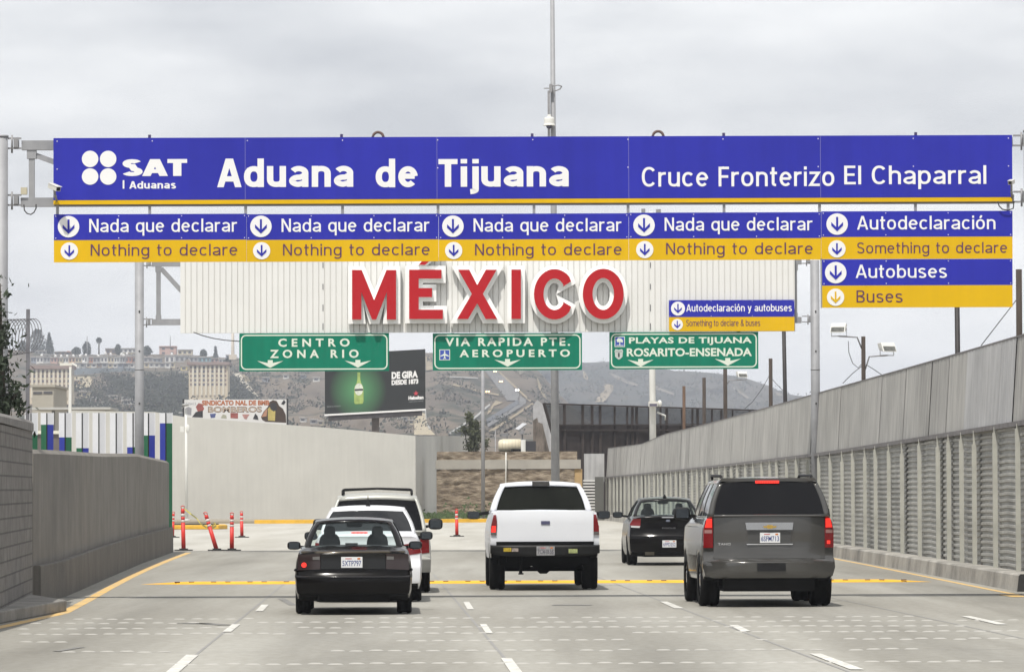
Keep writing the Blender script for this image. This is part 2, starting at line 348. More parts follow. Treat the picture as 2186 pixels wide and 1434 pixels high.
def ribbon(mb, pts, w, z=0.003, dash=None):
    ps = [gnd(*p) if len(p) == 2 else Vector(p) for p in pts]
    for a, b in zip(ps, ps[1:]):
        d = (b-a); d.z = 0; d.normalize(); r = Vector((d.y, -d.x, 0))*w/2
        mb.add([(p.x, p.y, z) for p in (a-r, a+r, b+r, b-r)], [(0, 1, 2, 3)])
mk = MB()
for q in ([(989, 1284.7), (1001.5, 1284.7), (1011.8, 1300.8), (998, 1300.8)], [(1024, 1332), (1038, 1332), (1052.5, 1352), (1037.5, 1352)],
          [(1069.5, 1405), (1092, 1405), (1124, 1447), (1098, 1447)],
          [(558.6, 1290.7), (573.7, 1290.7), (561, 1304.8), (544.5, 1304.8)], [(495.7, 1332.5), (513.3, 1332.5), (493.2, 1348.6), (474.6, 1348.6)],
          [(397.6, 1398), (424.3, 1398), (368, 1447), (340, 1447)],
          [(1408, 1284), (1424, 1284), (1460, 1298.5), (1440, 1298.5)], [(1556, 1334), (1575, 1334), (1603, 1347.6), (1582, 1347.6)],
          [(1727.7, 1395.4), (1752, 1395.4), (1845, 1429.3), (1815, 1429.3)], [(2050, 1315), (2072, 1315), (2152, 1333), (2128, 1333)]):
    mk.add([(*gnd(*p).xy, 0.008) for p in q], [(0, 1, 2, 3)])
tag(mk.build('lane_markings', M_WHITEP), kind='structure')
mk = MB(); ribbon(mk, [(403, 1179), (361, 1195), (318, 1213), (278, 1231.5), (231, 1256), (187, 1281), (134, 1308.5), (67, 1323.6), (-30, 1345)], 0.17)
ribbon(mk, [(1750, 1186), (1850, 1205), (2000, 1235), (2110, 1257), (2172, 1269)], 0.12); ribbon(mk, [(2150, 1269), (2180, 1274)], 0.3, 0.006)
tag(mk.build('edge_lines', M_YELP), kind='structure')
jt = MB()
for a, b in (((925, 1225), (1125, 1460)), ((688, 1180), (340, 1460)), ((1260, 1225), (1830, 1440)), ((2230, 1372), (1690, 1257))):
    ribbon(jt, [a, b], 0.035)
for y in (52, 62, 91, 100, 112, 124): ribbon(jt, [(-8, y, 0), (8.8, y, 0)], 0.025, 0.0022)
tag(jt.build('slab_joints', mat('joint_sealant', (0.25, 0.245, 0.235), 0.8)), kind='structure')
st = MB()
for a, b, w in (((600, 1277), (625, 1291), 0.12), ((405, 1331), (430, 1330), 0.5), ((430, 1330), (484, 1334), 0.22), ((1180, 1291), (1263, 1291), 0.5), ((120, 1390), (175, 1381), 0.1)):
    ribbon(st, [a, b], w, 0.006)
tag(st.build('tyre_stains', M_STAIN), kind='structure')
jn = MB(); ribbon(jn, [(-7.7, 78.7, 0), (8.55, 78.7, 0)], 0.35, 0.0045)  # dark strip painted along the line where the gantry's shadow crosses the road
tag(jn.build('gantry_shadow_strip', mat('shadow_strip_dark', (0.13, 0.13, 0.13), 0.7)), kind='structure')

# raised metal studs across the lanes, in staggered rows
M_STUD = mat('stud_metal', (0.38, 0.37, 0.34), 0.45, 0.1, var=0.15)
sm = MB()
def studfn(u, v):
    a = 2*math.pi*u; r = 1-v
    k = lambda q: math.copysign(abs(q)**0.6, q)
    return Vector((0.085*k(math.cos(a))*(r**0.5), 0.04*k(math.sin(a))*(r**0.5), 0.013*math.sin(v*math.pi/2)))
sm.grid(studfn, 12, 4, 0, True)
stud_me = sm.mesh('road_stud', M_STUD)
rows = [1293, 1297, 1303, 1310, 1318, 1327, 1338, 1350, 1366, 1388, 1415]
nst = 0; rnd = random.Random(3)
cand = []
for i, y in enumerate(rows):
    d = gnd(CX, y).y; sp = 0.212 if d < 62 else 0.235
    off = rnd.random()*sp; x = -0.108*d-0.3+off
    while x < 0.108*d+0.3:
        px = CX+x/d*F
        gap = (i < 4 and ((640 < px < 900) or (px < 250) or (rnd.random() < 0.35))) or (mnoise.noise(Vector((x*0.55, d*0.8, 3))) > (0.30 if i > 3 else 0.12)) or rnd.random() < 0.08
        lw = -7.2-(d-75)*0.02 if d > 70 else -7.2+(75-d)*0.06
        if not gap and x < 8.4 and x > lw: cand.append((x, d+rnd.uniform(-0.2, 0.2), rnd.uniform(-0.12, 0.12)))
        x += sp*rnd.choice((1, 1, 1, 1.02))
cand.sort(key=lambda c: c[1]); cand = cand[:296]
for x, y, a in cand:
    o = bpy.data.objects.new('road_stud', stud_me); C.objects.link(o); o.location = (x, y, 0); o.rotation_euler.z = a
    tag(o, 'small pale metal stud set in one of the rows across the grey concrete lanes', 'road stud', 'raised road studs')

# yellow speed strip with dark reflectors
sb = MB(); p0, p1 = gnd(300, 1247), gnd(1988, 1241)
def bump_pt(x, d, z): return (x, d, z)
xa, xb, yd = p0.x, p1.x, (p0.y+p1.y)/2
prof = [(-0.2, 0.0), (-0.13, 0.035), (-0.05, 0.05), (0.05, 0.05), (0.13, 0.035), (0.2, 0.0)]
n = 30
def spf(u, v):
    x = xa+(xb-xa)*u; e = min(1, u*18, (1-u)*18); k = v*(len(prof)-1); i = min(int(k), len(prof)-2); f = k-i
    a, b = prof[i], prof[i+1]
    return Vector((x, yd+(a[0]+(b[0]-a[0])*f)*max(e, 0.15), (a[1]+(b[1]-a[1])*f)*e+0.002))
sb.grid(spf, 60, 5)
x = xa+0.7; k = 0
while x < xb-0.5:
    sb.box(x-0.05, x+0.05, yd-0.12, yd-0.07, 0.036, 0.052, 1); x += 0.42 if k % 2 else 0.27; k += 1
so = sb.build('speed_bump', [mat('yellow_rubber', (0.74, 0.40, 0.015), 0.55, var=0.15, scale=2), mat('reflector_brown', (0.12, 0.05, 0.02), 0.4)])
tag(so, 'long yellow speed strip with dark reflectors crossing all lanes', 'speed bump')

# ------------------------------------------------------------------ left side: sidewalk, concrete wall, block wall
M_CURB = mat('curb_concrete', (0.25, 0.24, 0.22), 0.9, var=0.4, scale=1.5, bump=0.2)
def slab(name, poly, z0, z1, m, **kw):
    n = len(poly); v = [(x, y, z0) for x, y in poly]+[(x, y, z1) for x, y in poly]
    o = MB().add(v, [tuple(range(n)), tuple(range(n, 2*n))]+[(i, (i+1) % n, n+(i+1) % n, n+i) for i in range(n)]).build(name, m)
    return o
e = gnd(142, 1304); e2 = gnd(0, 1331); e3 = (-5.6, 46)
sw = slab('sidewalk', [(e.x, e.y), (-7.55, 73.5), (-8.2, 73.5), (-7.3, 44), (-6.6, 44), (e2.x, e2.y)][::-1], 0, 0.17, M_CURB); tag(sw, kind='structure'); bevelled(sw, 0.02)

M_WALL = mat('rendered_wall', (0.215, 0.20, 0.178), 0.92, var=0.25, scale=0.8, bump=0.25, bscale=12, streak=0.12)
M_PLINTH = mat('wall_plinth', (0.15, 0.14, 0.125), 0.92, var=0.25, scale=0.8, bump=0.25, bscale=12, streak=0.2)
wl = [(gnd(370, 1178).xy), (gnd(303, 1202).xy), (gnd(235, 1231).xy), (gnd(140, 1273).xy), Vector((-7.52, 74.7))]
wh = [2.62, 2.68, 2.55, 2.47, 2.45]
def wall_band(mb, pts, hs0, hs1, t0, t1, mi=0, rnd=0.0):        # wall from offset t0 to t1 away from the road (-x side)
    n = len(pts); vs = []
    for i, p in enumerate(pts):
        d = (pts[min(i+1, n-1)]-pts[max(i-1, 0)]).normalized(); nr = Vector((-d.y, d.x)); nr = nr if nr.x < 0 else -nr
        for t, z in ((t0, hs0[i]), (t0, hs1[i]-rnd), (t0+rnd, hs1[i]), (t1-rnd, hs1[i]), (t1, hs1[i]-rnd), (t1, hs0[i])):
            q = p+nr*t; vs.append((q.x, q.y, z))
    fs = [(i*6+j, i*6+(j+1) % 6, (i+1)*6+(j+1) % 6, (i+1)*6+j) for i in range(n-1) for j in range(6)]+[tuple(range(6)), tuple(range(n*6-6, n*6))]
    return mb.add(vs, fs, mi)
t = thing('retaining_wall', 'smooth grey concrete wall in shade along the left edge of the road', 'wall', (wl[2].x, wl[2].y, 0))
def under(o, p): o.parent = p; o.matrix_parent_inverse = Matrix.Translation(p.location).inverted() if p.rotation_euler.z == 0 else (Matrix.Translation(p.location) @ Matrix.Rotation(p.rotation_euler.z, 4, 'Z')).inverted(); return o
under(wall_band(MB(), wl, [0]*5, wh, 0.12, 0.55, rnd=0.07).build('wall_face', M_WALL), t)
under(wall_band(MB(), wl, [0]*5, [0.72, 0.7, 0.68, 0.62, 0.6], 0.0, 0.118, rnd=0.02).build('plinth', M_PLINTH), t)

def blocks(name, c0, c1, mort, bw=0.4, bh=0.2, off=0.5, bumpy=0.6, axis='Z'):
    m = bpy.data.materials.new(name); m.use_nodes = True; t = m.node_tree; n = t.nodes; b = n['Principled BSDF']; b.inputs['Roughness'].default_value = 0.92
    uv = n.new('ShaderNodeUVMap'); br = n.new('ShaderNodeTexBrick')
    br.inputs['Scale'].default_value = 1; br.inputs['Brick Width'].default_value = bw; br.inputs['Row Height'].default_value = bh; br.inputs['Mortar Size'].default_value = 0.012; br.offset = off
    br.inputs['Color1'].default_value = (*c0, 1); br.inputs['Color2'].default_value = (*c1, 1); br.inputs['Mortar'].default_value = (*mort, 1); br.inputs['Bias'].default_value = 0.0
    t.links.new(uv.outputs[0], br.inputs['Vector'])
    tx = n.new('ShaderNodeTexNoise'); tx.inputs['Scale'].default_value = 3; tx.inputs['Detail'].default_value = 8; t.links.new(uv.outputs[0], tx.inputs['Vector'])
    rr = n.new('ShaderNodeValToRGB'); rr.color_ramp.elements[0].position = 0.3; rr.color_ramp.elements[1].position = 0.7; rr.color_ramp.elements[0].color = (0.6, 0.58, 0.56, 1); rr.color_ramp.elements[1].color = (1.1, 1.1, 1.1, 1)
    t.links.new(tx.outputs['Fac'], rr.inputs[0])
    mm = n.new('ShaderNodeMix'); mm.data_type = 'RGBA'; mm.blend_type = 'MULTIPLY'; mm.inputs['Factor'].default_value = 0.8
    t.links.new(br.outputs['Color'], mm.inputs['A']); t.links.new(rr.outputs[0], mm.inputs['B']); t.links.new(mm.outputs['Result'], b.inputs['Base Color'])
    ad = n.new('ShaderNodeMath'); ad.operation = 'SUBTRACT'; t.links.new(tx.outputs['Fac'], ad.inputs[0]); t.links.new(br.outputs['Fac'], ad.inputs[1])
    bp = n.new('ShaderNodeBump'); bp.inputs['Strength'].default_value = bumpy; bp.inputs['Distance'].default_value = 0.04; t.links.new(ad.outputs[0], bp.inputs['Height']); t.links.new(bp.outputs[0], b.inputs['Normal'])
    return m
def uv_wall(o):                                                 # u = run along the wall, v = height
    me = o.data; uvl = me.uv_layers.new(name='UVMap')
    for p in me.polygons:
        nx, ny = p.normal.x, p.normal.y
        for li in p.loop_indices:
            c = me.vertices[me.loops[li].vertex_index].co
            if abs(p.normal.z) > 0.7: uvl.data[li].uv = (c.x, c.y)
            else: uvl.data[li].uv = (c.y if abs(nx) > abs(ny) else c.x, c.z)
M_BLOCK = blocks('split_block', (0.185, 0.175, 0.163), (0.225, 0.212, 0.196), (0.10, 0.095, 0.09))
bl = [Vector((-7.60, 74.2)), Vector((-7.02, 64.4)), Vector((-7.0, 46))]
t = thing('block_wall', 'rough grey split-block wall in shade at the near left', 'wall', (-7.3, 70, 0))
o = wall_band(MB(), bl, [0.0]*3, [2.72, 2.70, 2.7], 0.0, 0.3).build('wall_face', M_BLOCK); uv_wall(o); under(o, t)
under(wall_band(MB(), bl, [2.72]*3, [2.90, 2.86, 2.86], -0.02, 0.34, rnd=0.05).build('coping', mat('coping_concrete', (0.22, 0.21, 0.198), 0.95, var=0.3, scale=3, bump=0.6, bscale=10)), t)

# ------------------------------------------------------------------ right side: curb and border fence
def fx(d): return 8.68-0.0095*(d-79.4)-6.96e-5*(d-79.4)*(d-121.4)
def lerp_tab(tab, x):
    if x <= tab[0][0]: return tab[0][1]
    for (a, b), (c, d) in zip(tab, tab[1:]):
        if x <= c: return b+(d-b)*(x-a)/(c-a)
    return tab[-1][1]
def fmid(d): return lerp_tab([(60, 2.95), (82, 2.9), (129, 2.69), (268, 2.37)], d)
def ftop(d): return lerp_tab([(60, 4.5), (82, 4.5), (129, 4.45), (185, 4.31), (215, 4.25), (235, 3.98), (250, 4.02), (268, 4.06)], d)
cu = MB(); ds = [80.6+i*4 for i in range(47)]
vs = []
for d in ds:
    x = fx(d)
    vs += [(x, d, 0), (x+0.03, d, 0.27), (x+0.06, d, 0.3), (x+0.5, d, 0.3), (x+0.5, d, 0)]
cu.add(vs, [(i*5+j, i*5+j+1, (i+1)*5+j+1, (i+1)*5+j) for i in range(len(ds)-1) for j in range(4)], 0)
cu.add([(8.66, 80.55, 0), (8.69, 80.55, 0.27), (8.72, 80.55, 0.3), (9.17, 80.55, 0.3), (9.17, 80.55, 0)], [(0, 1, 2, 3, 4)], 1)
cuo = cu.build('curb', [mat('stained_curb', (0.33, 0.315, 0.285), 0.9, var=0.6, scale=0.55, bump=0.3, bscale=6), mat('black_curb_end', (0.03, 0.03, 0.03), 0.8)])
tag(cuo, kind='structure')
FL = thing('border_fence', 'tall grey metal border fence, ribbed below and plain above, along the right side', 'fence', (8.9, 90, 0))
M_RIB = mat('galvanised_ribs', (0.40, 0.395, 0.365), 0.7, 0.0, var=0.35, scale=0.7, streak=0.2, bump=0.1, bscale=8)
M_POST = mat('fence_post_grey', (0.42, 0.42, 0.375), 0.7, 0.0, var=0.25, scale=1.5)
def px_of(d): return CX+(fx(d)+0.4)/d*F
def d_of_px(px):
    lo, hi = 60.0, 300.0
    for _ in range(50):
        m_ = (lo+hi)/2
        if px_of(m_) > px: lo = m_
        else: hi = m_
    return lo
pd = [d_of_px(p) for p in (2178.7, 2129.6, 2085, 2057.5, 2030, 2007, 1967, 1929.5, 1901, 1873, 1850, 1824, 1801)]
pd = [pd[0]-12, pd[0]-8, pd[0]-4]+pd
rr = random.Random(5)
while pd[-1] < 264: pd.append(pd[-1]+rr.uniform(3.0, 4.3))
lw = MB()
zs = []
pitch = 0.118
for a, b in zip(pd, pd[1:]):
    ja, jb = rr.uniform(-0.03, 0.03), rr.uniform(-0.03, 0.03); za = rr.uniform(-0.05, 0.05); tl = rr.uniform(-0.02, 0.02)
    pr = []; z = 0.24
    top = fmid(a)+0.02
    while z < top: pr += [(0.0, z), (0.0, z+0.046), (0.032, z+0.06), (0.032, z+0.104)]; z += pitch
    vs = []
    nseg = 3
    for k in range(nseg+1):
        d = a-.12+(b-a+.24)*k/nseg; x = fx(d)+0.42; sag = rr.uniform(-0.012, 0.012)
        vs += [(x+o_+ja*(1-k/nseg)+jb*k/nseg, d, z_+za*0.3+tl*k/nseg+sag) for o_, z_ in pr]
    n = len(pr)
    lw.add(vs, [(k*n+j, (k+1)*n+j, (k+1)*n+j+1, k*n+j+1) for k in range(nseg) for j in range(n-1)])
bk_ = [62+i*5 for i in range(42)]; vs = []
for d in bk_: vs += [(fx(d)+.56, d, .2), (fx(d)+.56, d, fmid(d)+.06)]
lw.add(vs, [(2*i, 2*i+2, 2*i+3, 2*i+1) for i in range(len(bk_)-1)])
under(lw.build('ribbed_panel', M_RIB, fix=False), FL)
post_m = None
for i, d in enumerate(pd[:100]):
    x = fx(d)+0.34; w = 0.085 if d > 75 else 0.09
    p = MB(); h = fmid(d)-rr.uniform(0.06, 0.25); ln = rr.uniform(-0.02, 0.02)
    p.box(-w/2, w/2, -w/2, w/2, 0.24, h).box(-0.02, 0.02, -0.02, 0.02, h, fmid(d)+0.03)
    o = p.build('post', M_POST); o.location = (x, d, 0); o.rotation_euler = (ln, 0, 0); under(o, FL)
mu = [mat('upper_sheet', (0.42, 0.41, 0.385), 0.75, 0.0, var=0.2, scale=0.5, streak=0.3), mat('upper_sheet_dull', (0.39, 0.38, 0.355), 0.75, 0, var=0.25, scale=0.6, streak=0.38), mat('upper_sheet_pale', (0.45, 0.45, 0.45), 0.7, 0.0, var=0.2, scale=0.6, streak=0.25)]
d = 62.0; k = 0
while d < 268:
    e_ = min(268, d+rr.choice((2.4, 3.6, 4.8, 6.0))); ns = max(2, int((e_-d)/0.3)); u = MB(); vs = []
    off = rr.uniform(-0.006, 0.006)
    for i in range(ns+1):
        dd = d+0.006+(e_-d-0.012)*i/ns; x = fx(dd)+0.40+off+(0.010 if i % 2 else 0.0)
        vs += [(x, dd, fmid(dd)+0.05), (x+0.1, dd, ftop(dd)), (x+0.14, dd, ftop(dd)), (x+0.06, dd, fmid(dd)+0.05)]
    u.add(vs, [(i*4+j, i*4+(j+1) % 4, (i+1)*4+(j+1) % 4, (i+1)*4+j) for i in range(ns) for j in range(4)])
    mi = 2 if (84 < d < 92) else rr.choice((0, 0, 1))
    under(u.build('upper_panel', mu[mi], fix=False), FL); d = e_; k += 1
rl = MB()
for i in range(51):
    a = 62+i*4.1; b = min(268, a+4.1); rl.bar((fx(a)+0.36, a, fmid(a)+0.03), (fx(b)+0.36, b, fmid(b)+0.03), 0.06, 0.09)
    rl.bar((fx(a)+0.52, a, ftop(a)+0.015), (fx(b)+0.52, b, ftop(b)+0.015), 0.05, 0.035)
under(rl.build('rail', mat('fence_rail_dark', (0.16, 0.15, 0.15), 0.8, var=0.3), fix=False), FL)
# end piece of the fence: a short smooth return and a little louvred gate below
t = thing('fence_return', 'short pale sheet-metal end panel closing the far end of the ribbed fence', 'fence', (4.2, 268, 0))
x0, z0, x1, z1 = rect(1247, 1028, 1290, 968, 266)
under(MB().box(x0, x1, 266, 266.1, z0, z1).build('sheet', mu[2]), t)
g = thing('louvre_gate', 'small white louvred gate at the far end of the right fence', 'gate', (4.2, 265, 0))
x0, z0, x1, z1 = rect(1245, 1092, 1270, 1027, 262); lv = MB()
for i in range(11):
    z = z0+(z1-z0)*i/10; lv.box(x0, x1, 262, 262.06, z, z+0.09)
under(lv.build('louvres', mat('white_gate_paint', (0.6, 0.6, 0.58), 0.6)), g)
under(MB().box(x0-0.05, x0, 261.98, 262.08, 0, z1+0.1).box(x1, x1+0.5, 261.98, 262.12, 0, z1+0.25).build('frame', mat('dark_gate_frame', (0.1, 0.1, 0.09), 0.7)), g)

# ------------------------------------------------------------------ far end: white wall, stone wall, kerbs, island
M_WHITE = mat('pale_render', (0.50, 0.498, 0.468), 0.9, var=0.10, scale=0.25, bump=0.1, bscale=2, streak=0.05)
D_W = 262.0
top = [(150, 876), (330, 879), (395, 890), (600, 905.5), (700, 912.6), (887, 930)]
fr = [at(px, py, D_W) for px, py in top]
t = thing('white_wall', 'long pale rendered wall with a sloping top behind the orange posts', 'wall', (-12, D_W, 0))
m = MB(); m.prism([(p.x, p.z) for p in fr]+[(fr[-1].x, 0), (fr[0].x, 0)], D_W, D_W+0.4)
under(m.build('front_face', M_WHITE), t)
c0 = fr[-1]; c1 = at(1005, 930, 335)
m = MB().add([(c0.x+0.003, D_W+0.003, 0), (c1.x, 335, 0), (c1.x, 335, c1.z), (c0.x+0.003, D_W+0.003, c0.z), (c0.x-0.4, D_W+0.41, 0), (c1.x-0.4, 335, 0), (c1.x-0.4, 335, c1.z), (c0.x-0.4, D_W+0.41, c0.z)],
             [(0, 1, 2, 3), (7, 6, 5, 4), (3, 2, 6, 7), (1, 5, 6, 2), (0, 3, 7, 4)])
under(m.build('side_face', M_WHITE), t)

def stone(name):
    m = bpy.data.materials.new(name); m.use_nodes = True; t = m.node_tree; n = t.nodes; b = n['Principled BSDF']; b.inputs['Roughness'].default_value = 0.95
    co = n.new('ShaderNodeTexCoord'); mp = n.new('ShaderNodeMapping'); mp.inputs['Scale'].default_value = (1.2, 1.2, 3.2); t.links.new(co.outputs['Object'], mp.inputs[0])
    vo = n.new('ShaderNodeTexVoronoi'); vo.inputs['Scale'].default_value = 1.6; t.links.new(mp.outputs[0], vo.inputs['Vector'])
    tx = n.new('ShaderNodeTexNoise'); tx.inputs['Scale'].default_value = 2.2; tx.inputs['Detail'].default_value = 8; tx.inputs['Roughness'].default_value = 0.7; t.links.new(mp.outputs[0], tx.inputs['Vector'])
    rp = n.new('ShaderNodeValToRGB'); rp.color_ramp.elements[0].position = 0.3; rp.color_ramp.elements[1].position = 0.68
    rp.color_ramp.elements[0].color = (0.20, 0.145, 0.09, 1); rp.color_ramp.elements[1].color = (0.39, 0.295, 0.185, 1); t.links.new(tx.outputs['Fac'], rp.inputs[0])
    mm = n.new('ShaderNodeMix'); mm.data_type = 'RGBA'; mm.blend_type = 'SOFT_LIGHT'; mm.inputs['Factor'].default_value = 0.6
    t.links.new(rp.outputs[0], mm.inputs['A']); t.links.new(vo.outputs['Distance'], mm.inputs['B'])
    hs = n.new('ShaderNodeHueSaturation'); hs.inputs['Saturation'].default_value = 0.75; t.links.new(mm.outputs['Result'], hs.inputs['Color']); t.links.new(hs.outputs[0], b.inputs['Base Color'])
    bp = n.new('ShaderNodeBump'); bp.inputs['Strength'].default_value = 1.0; bp.inputs['Distance'].default_value = 0.25; t.links.new(tx.outputs['Fac'], bp.inputs['Height']); t.links.new(bp.outputs[0], b.inputs['Normal'])
    return m
M_STONE = stone('rubble_stone'); D_S = 270.0
t = thing('stone_wall', 'brown rubble stone wall with a pale concrete band near its top', 'wall', (0, D_S, 0))
def rough_face(x0, x1, z0, z1, y, amp=0.12):
    def fn(u, v):
        x = x0+(x1-x0)*u; z = z0+(z1-z0)*v
        return Vector((x, y-amp*(0.5+mnoise.fractal(Vector((x*1.1, z*2.8, y)), 0.8, 2.0, 4)), z))
    m = MB(); m.grid(fn, int((x1-x0)/0.13), max(3, int((z1-z0)/0.1))); m.box(x0, x1, y+0.005, y+0.6, z0, z1); return m
x0, z0, x1, z1 = rect(932, 1100, 1243, 1001, D_S); under(rough_face(x0, x1-0.45, -0.1, z1, D_S).build('lower_course', M_STONE), t)
under(MB().box(x1-0.449, x1, D_S-0.02, D_S+0.6, 0, z1).build('end_pier', mat('ochre_pier', (0.42, 0.29, 0.14), 0.9, var=0.2)), t)
xb0, zb0, xb1, zb1 = rect(930, 1000.5, 1240, 981, D_S); under(MB().box(xb0, xb1, D_S-0.13, D_S+0.62, zb0, zb1).build('concrete_band', mat('band_concrete', (0.36, 0.34, 0.30), 0.9, var=0.15, scale=0.8)), t)
xu0, zu0, xu1, zu1 = rect(932.5, 981, 1232, 963.5, D_S); under(rough_face(xu0, xu1, zb1, zu1, D_S).build('upper_course', M_STONE), t)
t = MB().tube([(at(1080, 965, 269.6)), (at(1080, 1000, 269.6)), (at(1078.5, 1100, 269.6))], 0.035).build('drain_pipe', mat('white_pipe', (0.7, 0.7, 0.66), 0.5)); tag(t, 'thin white pipe running down the stone wall', 'pipe')

kb = MB(); kp = [(-13.5, 245), (-8, 246), (-3.9, 248), (0.5, 250), (2.6, 254)]
vs = []
for x, y in kp: vs += [(x, y, 0), (x, y+0.02, 0.19), (x, y+0.18, 0.2), (x, y+0.2, 0)]
kb.add(vs, [(i*4+j, i*4+j+1, (i+1)*4+j+1, (i+1)*4+j) for i in range(len(kp)-1) for j in range(3)])
tag(kb.build('yellow_kerb', M_YELC), kind='structure')
slab_b = slab('planting_bed', [(-70, 245.3), (-8, 246.1), (0.5, 250.1), (3.5, 254.5), (3.5, 275), (-70, 275)], 0.005, 0.13, mat('bed_soil', (0.30, 0.26, 0.2), 0.95, var=0.3, scale=0.5)); tag(slab_b, kind='structure')
isl = gnd(467, 1129.5); t = slab('traffic_island', [(-30, 210), (isl.x, isl.y), (isl.x+0.3, isl.y+1.5), (isl.x, isl.y+5), (-30, 216)], 0, 0.2, M_YELC); bevelled(t, 0.04); tag(t, kind='structure')
t = slab('island_soil', [(-30, 210.3), (isl.x-0.3, isl.y+0.4), (isl.x-0.1, isl.y+1.6), (isl.x-0.3, isl.y+4.6), (-30, 215.6)], 0.15, 0.24, mat('black_soil', (0.04, 0.04, 0.035), 0.9, var=0.4, scale=3)); tag(t, kind='structure')

# low green planting under the stone wall: one mass of leaves
gc = MB(); rg = random.Random(11)
for i in range(2600):
    x = rg.uniform(-7.0, 1.2); y = rg.uniform(251.5 if x > -4.5 else 254, 268.5)
    h = 0.25+0.35*max(0, mnoise.noise(Vector((x*0.9, y*0.3, 1))))+(0.5 if rg.random() < 0.03 else 0)+(0.55 if (-2.9 < x < -1.2 and y > 262 and rg.random() < 0.25) else 0)
    z = 0.12+rg.random()*h; a = rg.uniform(0, 6.28); s = rg.uniform(0.05, 0.13); dx, dy = math.cos(a)*s, math.sin(a)*s; tz = rg.uniform(0.05, 0.16)
    gc.add([(x-dx, y-dy, z), (x+dx, y+dy, z), (x+dx*0.2+rg.uniform(-.05, .05), y+dy*0.2, z+tz)], [(0, 1, 2)])
tag(gc.build('ground_cover', mat('leaf_green', (0.075, 0.12, 0.045), 0.8, var=0.5, scale=2.5), fix=False), 'low green planting along the foot of the stone wall', 'plants', kind='stuff')
# ------------------------------------------------------------------ the front sign gantry
D1, D2 = 75.0, 132.0
s1, s2 = F/D1, F/D2
M_GALV = mat('galvanised_steel', (0.32, 0.325, 0.34), 0.62, 0.15, var=0.15, scale=2.5, streak=0.12)
M_GALVD = mat('galvanised_dark', (0.28, 0.28, 0.29), 0.55, 0.3, var=0.2, scale=3)
M_BLUE = mat('sign_blue', (0.024, 0.028, 0.37), 0.5, spec=.25, var=0.16, scale=0.35, streak=.08)
M_YEL = mat('sign_yellow', (0.70, 0.43, 0.003), 0.5, spec=.25, var=0.08, scale=0.5, streak=.05)
M_SWHITE = mat('sign_white', (0.80, 0.80, 0.80), 0.5, var=0.02)
M_INK = mat('sign_purple_ink', (0.10, 0.03, 0.085), 0.5, var=0)
M_BACK = mat('sign_back', (0.35, 0.35, 0.36), 0.6, 0.3)
M_SCREW = mat('screw_white', (0.75, 0.75, 0.78), 0.4)
def addtext(parent, body, box, d, m, bold=0.0, space=1.0, name='lettering', slant=0.0):
    mb = MB(); text_into(mb, body, rect(*box, d), d, 0, bold, space, slant)
    return under(mb.build(name, m, fix=False), parent)
def addsign(parent, body, box, d, m, w, space=.10, name='lettering'):
    mb = MB(); strokes_into(mb, body, rect(*box, d), d, w, None, space)
    return under(mb.build(name, m, fix=False), parent)
def arrow_poly(cx, cz, h, tx=0.82, st=0.14):                    # a plain down arrow: stem and open chevron head
    w = h*tx; a = st*h; t = 0.17*h
    return [(cx-a/2, cz+h*.5), (cx+a/2, cz+h*.5), (cx+a/2, cz-h*.21), (cx+w/2, cz+h*.14), (cx+w/2, cz-h*.10), (cx, cz-h*.5), (cx-w/2, cz-h*.10), (cx-w/2, cz+h*.14), (cx-a/2, cz-h*.21)]
def arrowdisc(parent, px, py, r, d, mdisc, marr):
    p = at(px, py, d); s = F/d; rr_ = r/s
    o = under(MB().disc(p.x, p.z, rr_, d-0.007, d-0.001).build('arrow_disc', mdisc), parent)
    a = MB().prism(arrow_poly(p.x, p.z, rr_*1.33), d-0.013, d-0.0075).build('arrow', marr); a.parent = o
    a.matrix_parent_inverse = o.matrix_parent_inverse.copy() if False else Matrix.Identity(4)
    # the disc hangs under its sign with an inverse, so the arrow keeps the disc's own mesh space
    return o

G1 = thing('sign_gantry', 'large galvanised steel gantry nearest the viewer carrying the blue and yellow customs signs', 'gantry', (0, D1, 0))
p = at(3, 600, D1); xl = p.x
zt = at(3, 293, D1).z
under(MB().cyl((xl, D1, 0), (xl, D1, zt), 0.105, 16).cyl((xl, D1, zt), (xl, D1, zt+0.03), 0.115, 16).build('pole', M_GALV), G1)
xr = at(2201, 600, D1).x
under(MB().cyl((xr, D1, 0), (xr, D1, zt+0.03), 0.105, 16).cyl((xr, D1, zt+0.03), (xr, D1, zt+0.06), 0.115, 16).build('pole', M_GALV), G1)
bt = rect(45, 296, 2163, 316, D1); bb = rect(43, 418, 2166, 437, D1)
def hbeam(r, y): return MB().box(r[0], r[2], y-0.07, y+0.07, r[1], r[3])
under(hbeam((bt[0], bt[1]-0.0, bt[2], bt[3]), D1+0.14).build('beam', M_GALV), G1)
under(hbeam((bb[0], bb[1], bb[2], bb[3]), D1+0.14).build('beam', M_GALV), G1)
for i in range(9):
    x = at(66+i*259, 370, D1).x
    if x > bt[2]: break
    under(MB().box(x-0.045, x+0.045, D1+0.10, D1+0.18, bb[3], bt[1]).box(x-0.075, x+0.075, D1+0.085, D1+0.195, bt[1]-0.14, bt[1]+0.01).build('strut', M_GALV), G1)
    x2 = at(66+(i+1)*259, 370, D1).x
    if x2 < bt[2]: under(MB().bar((x+0.05, D1+0.14, bt[1]-0.08), (x2-0.05, D1+0.14, bb[3]+0.02), 0.05, 0.085).build('brace', M_GALV), G1)
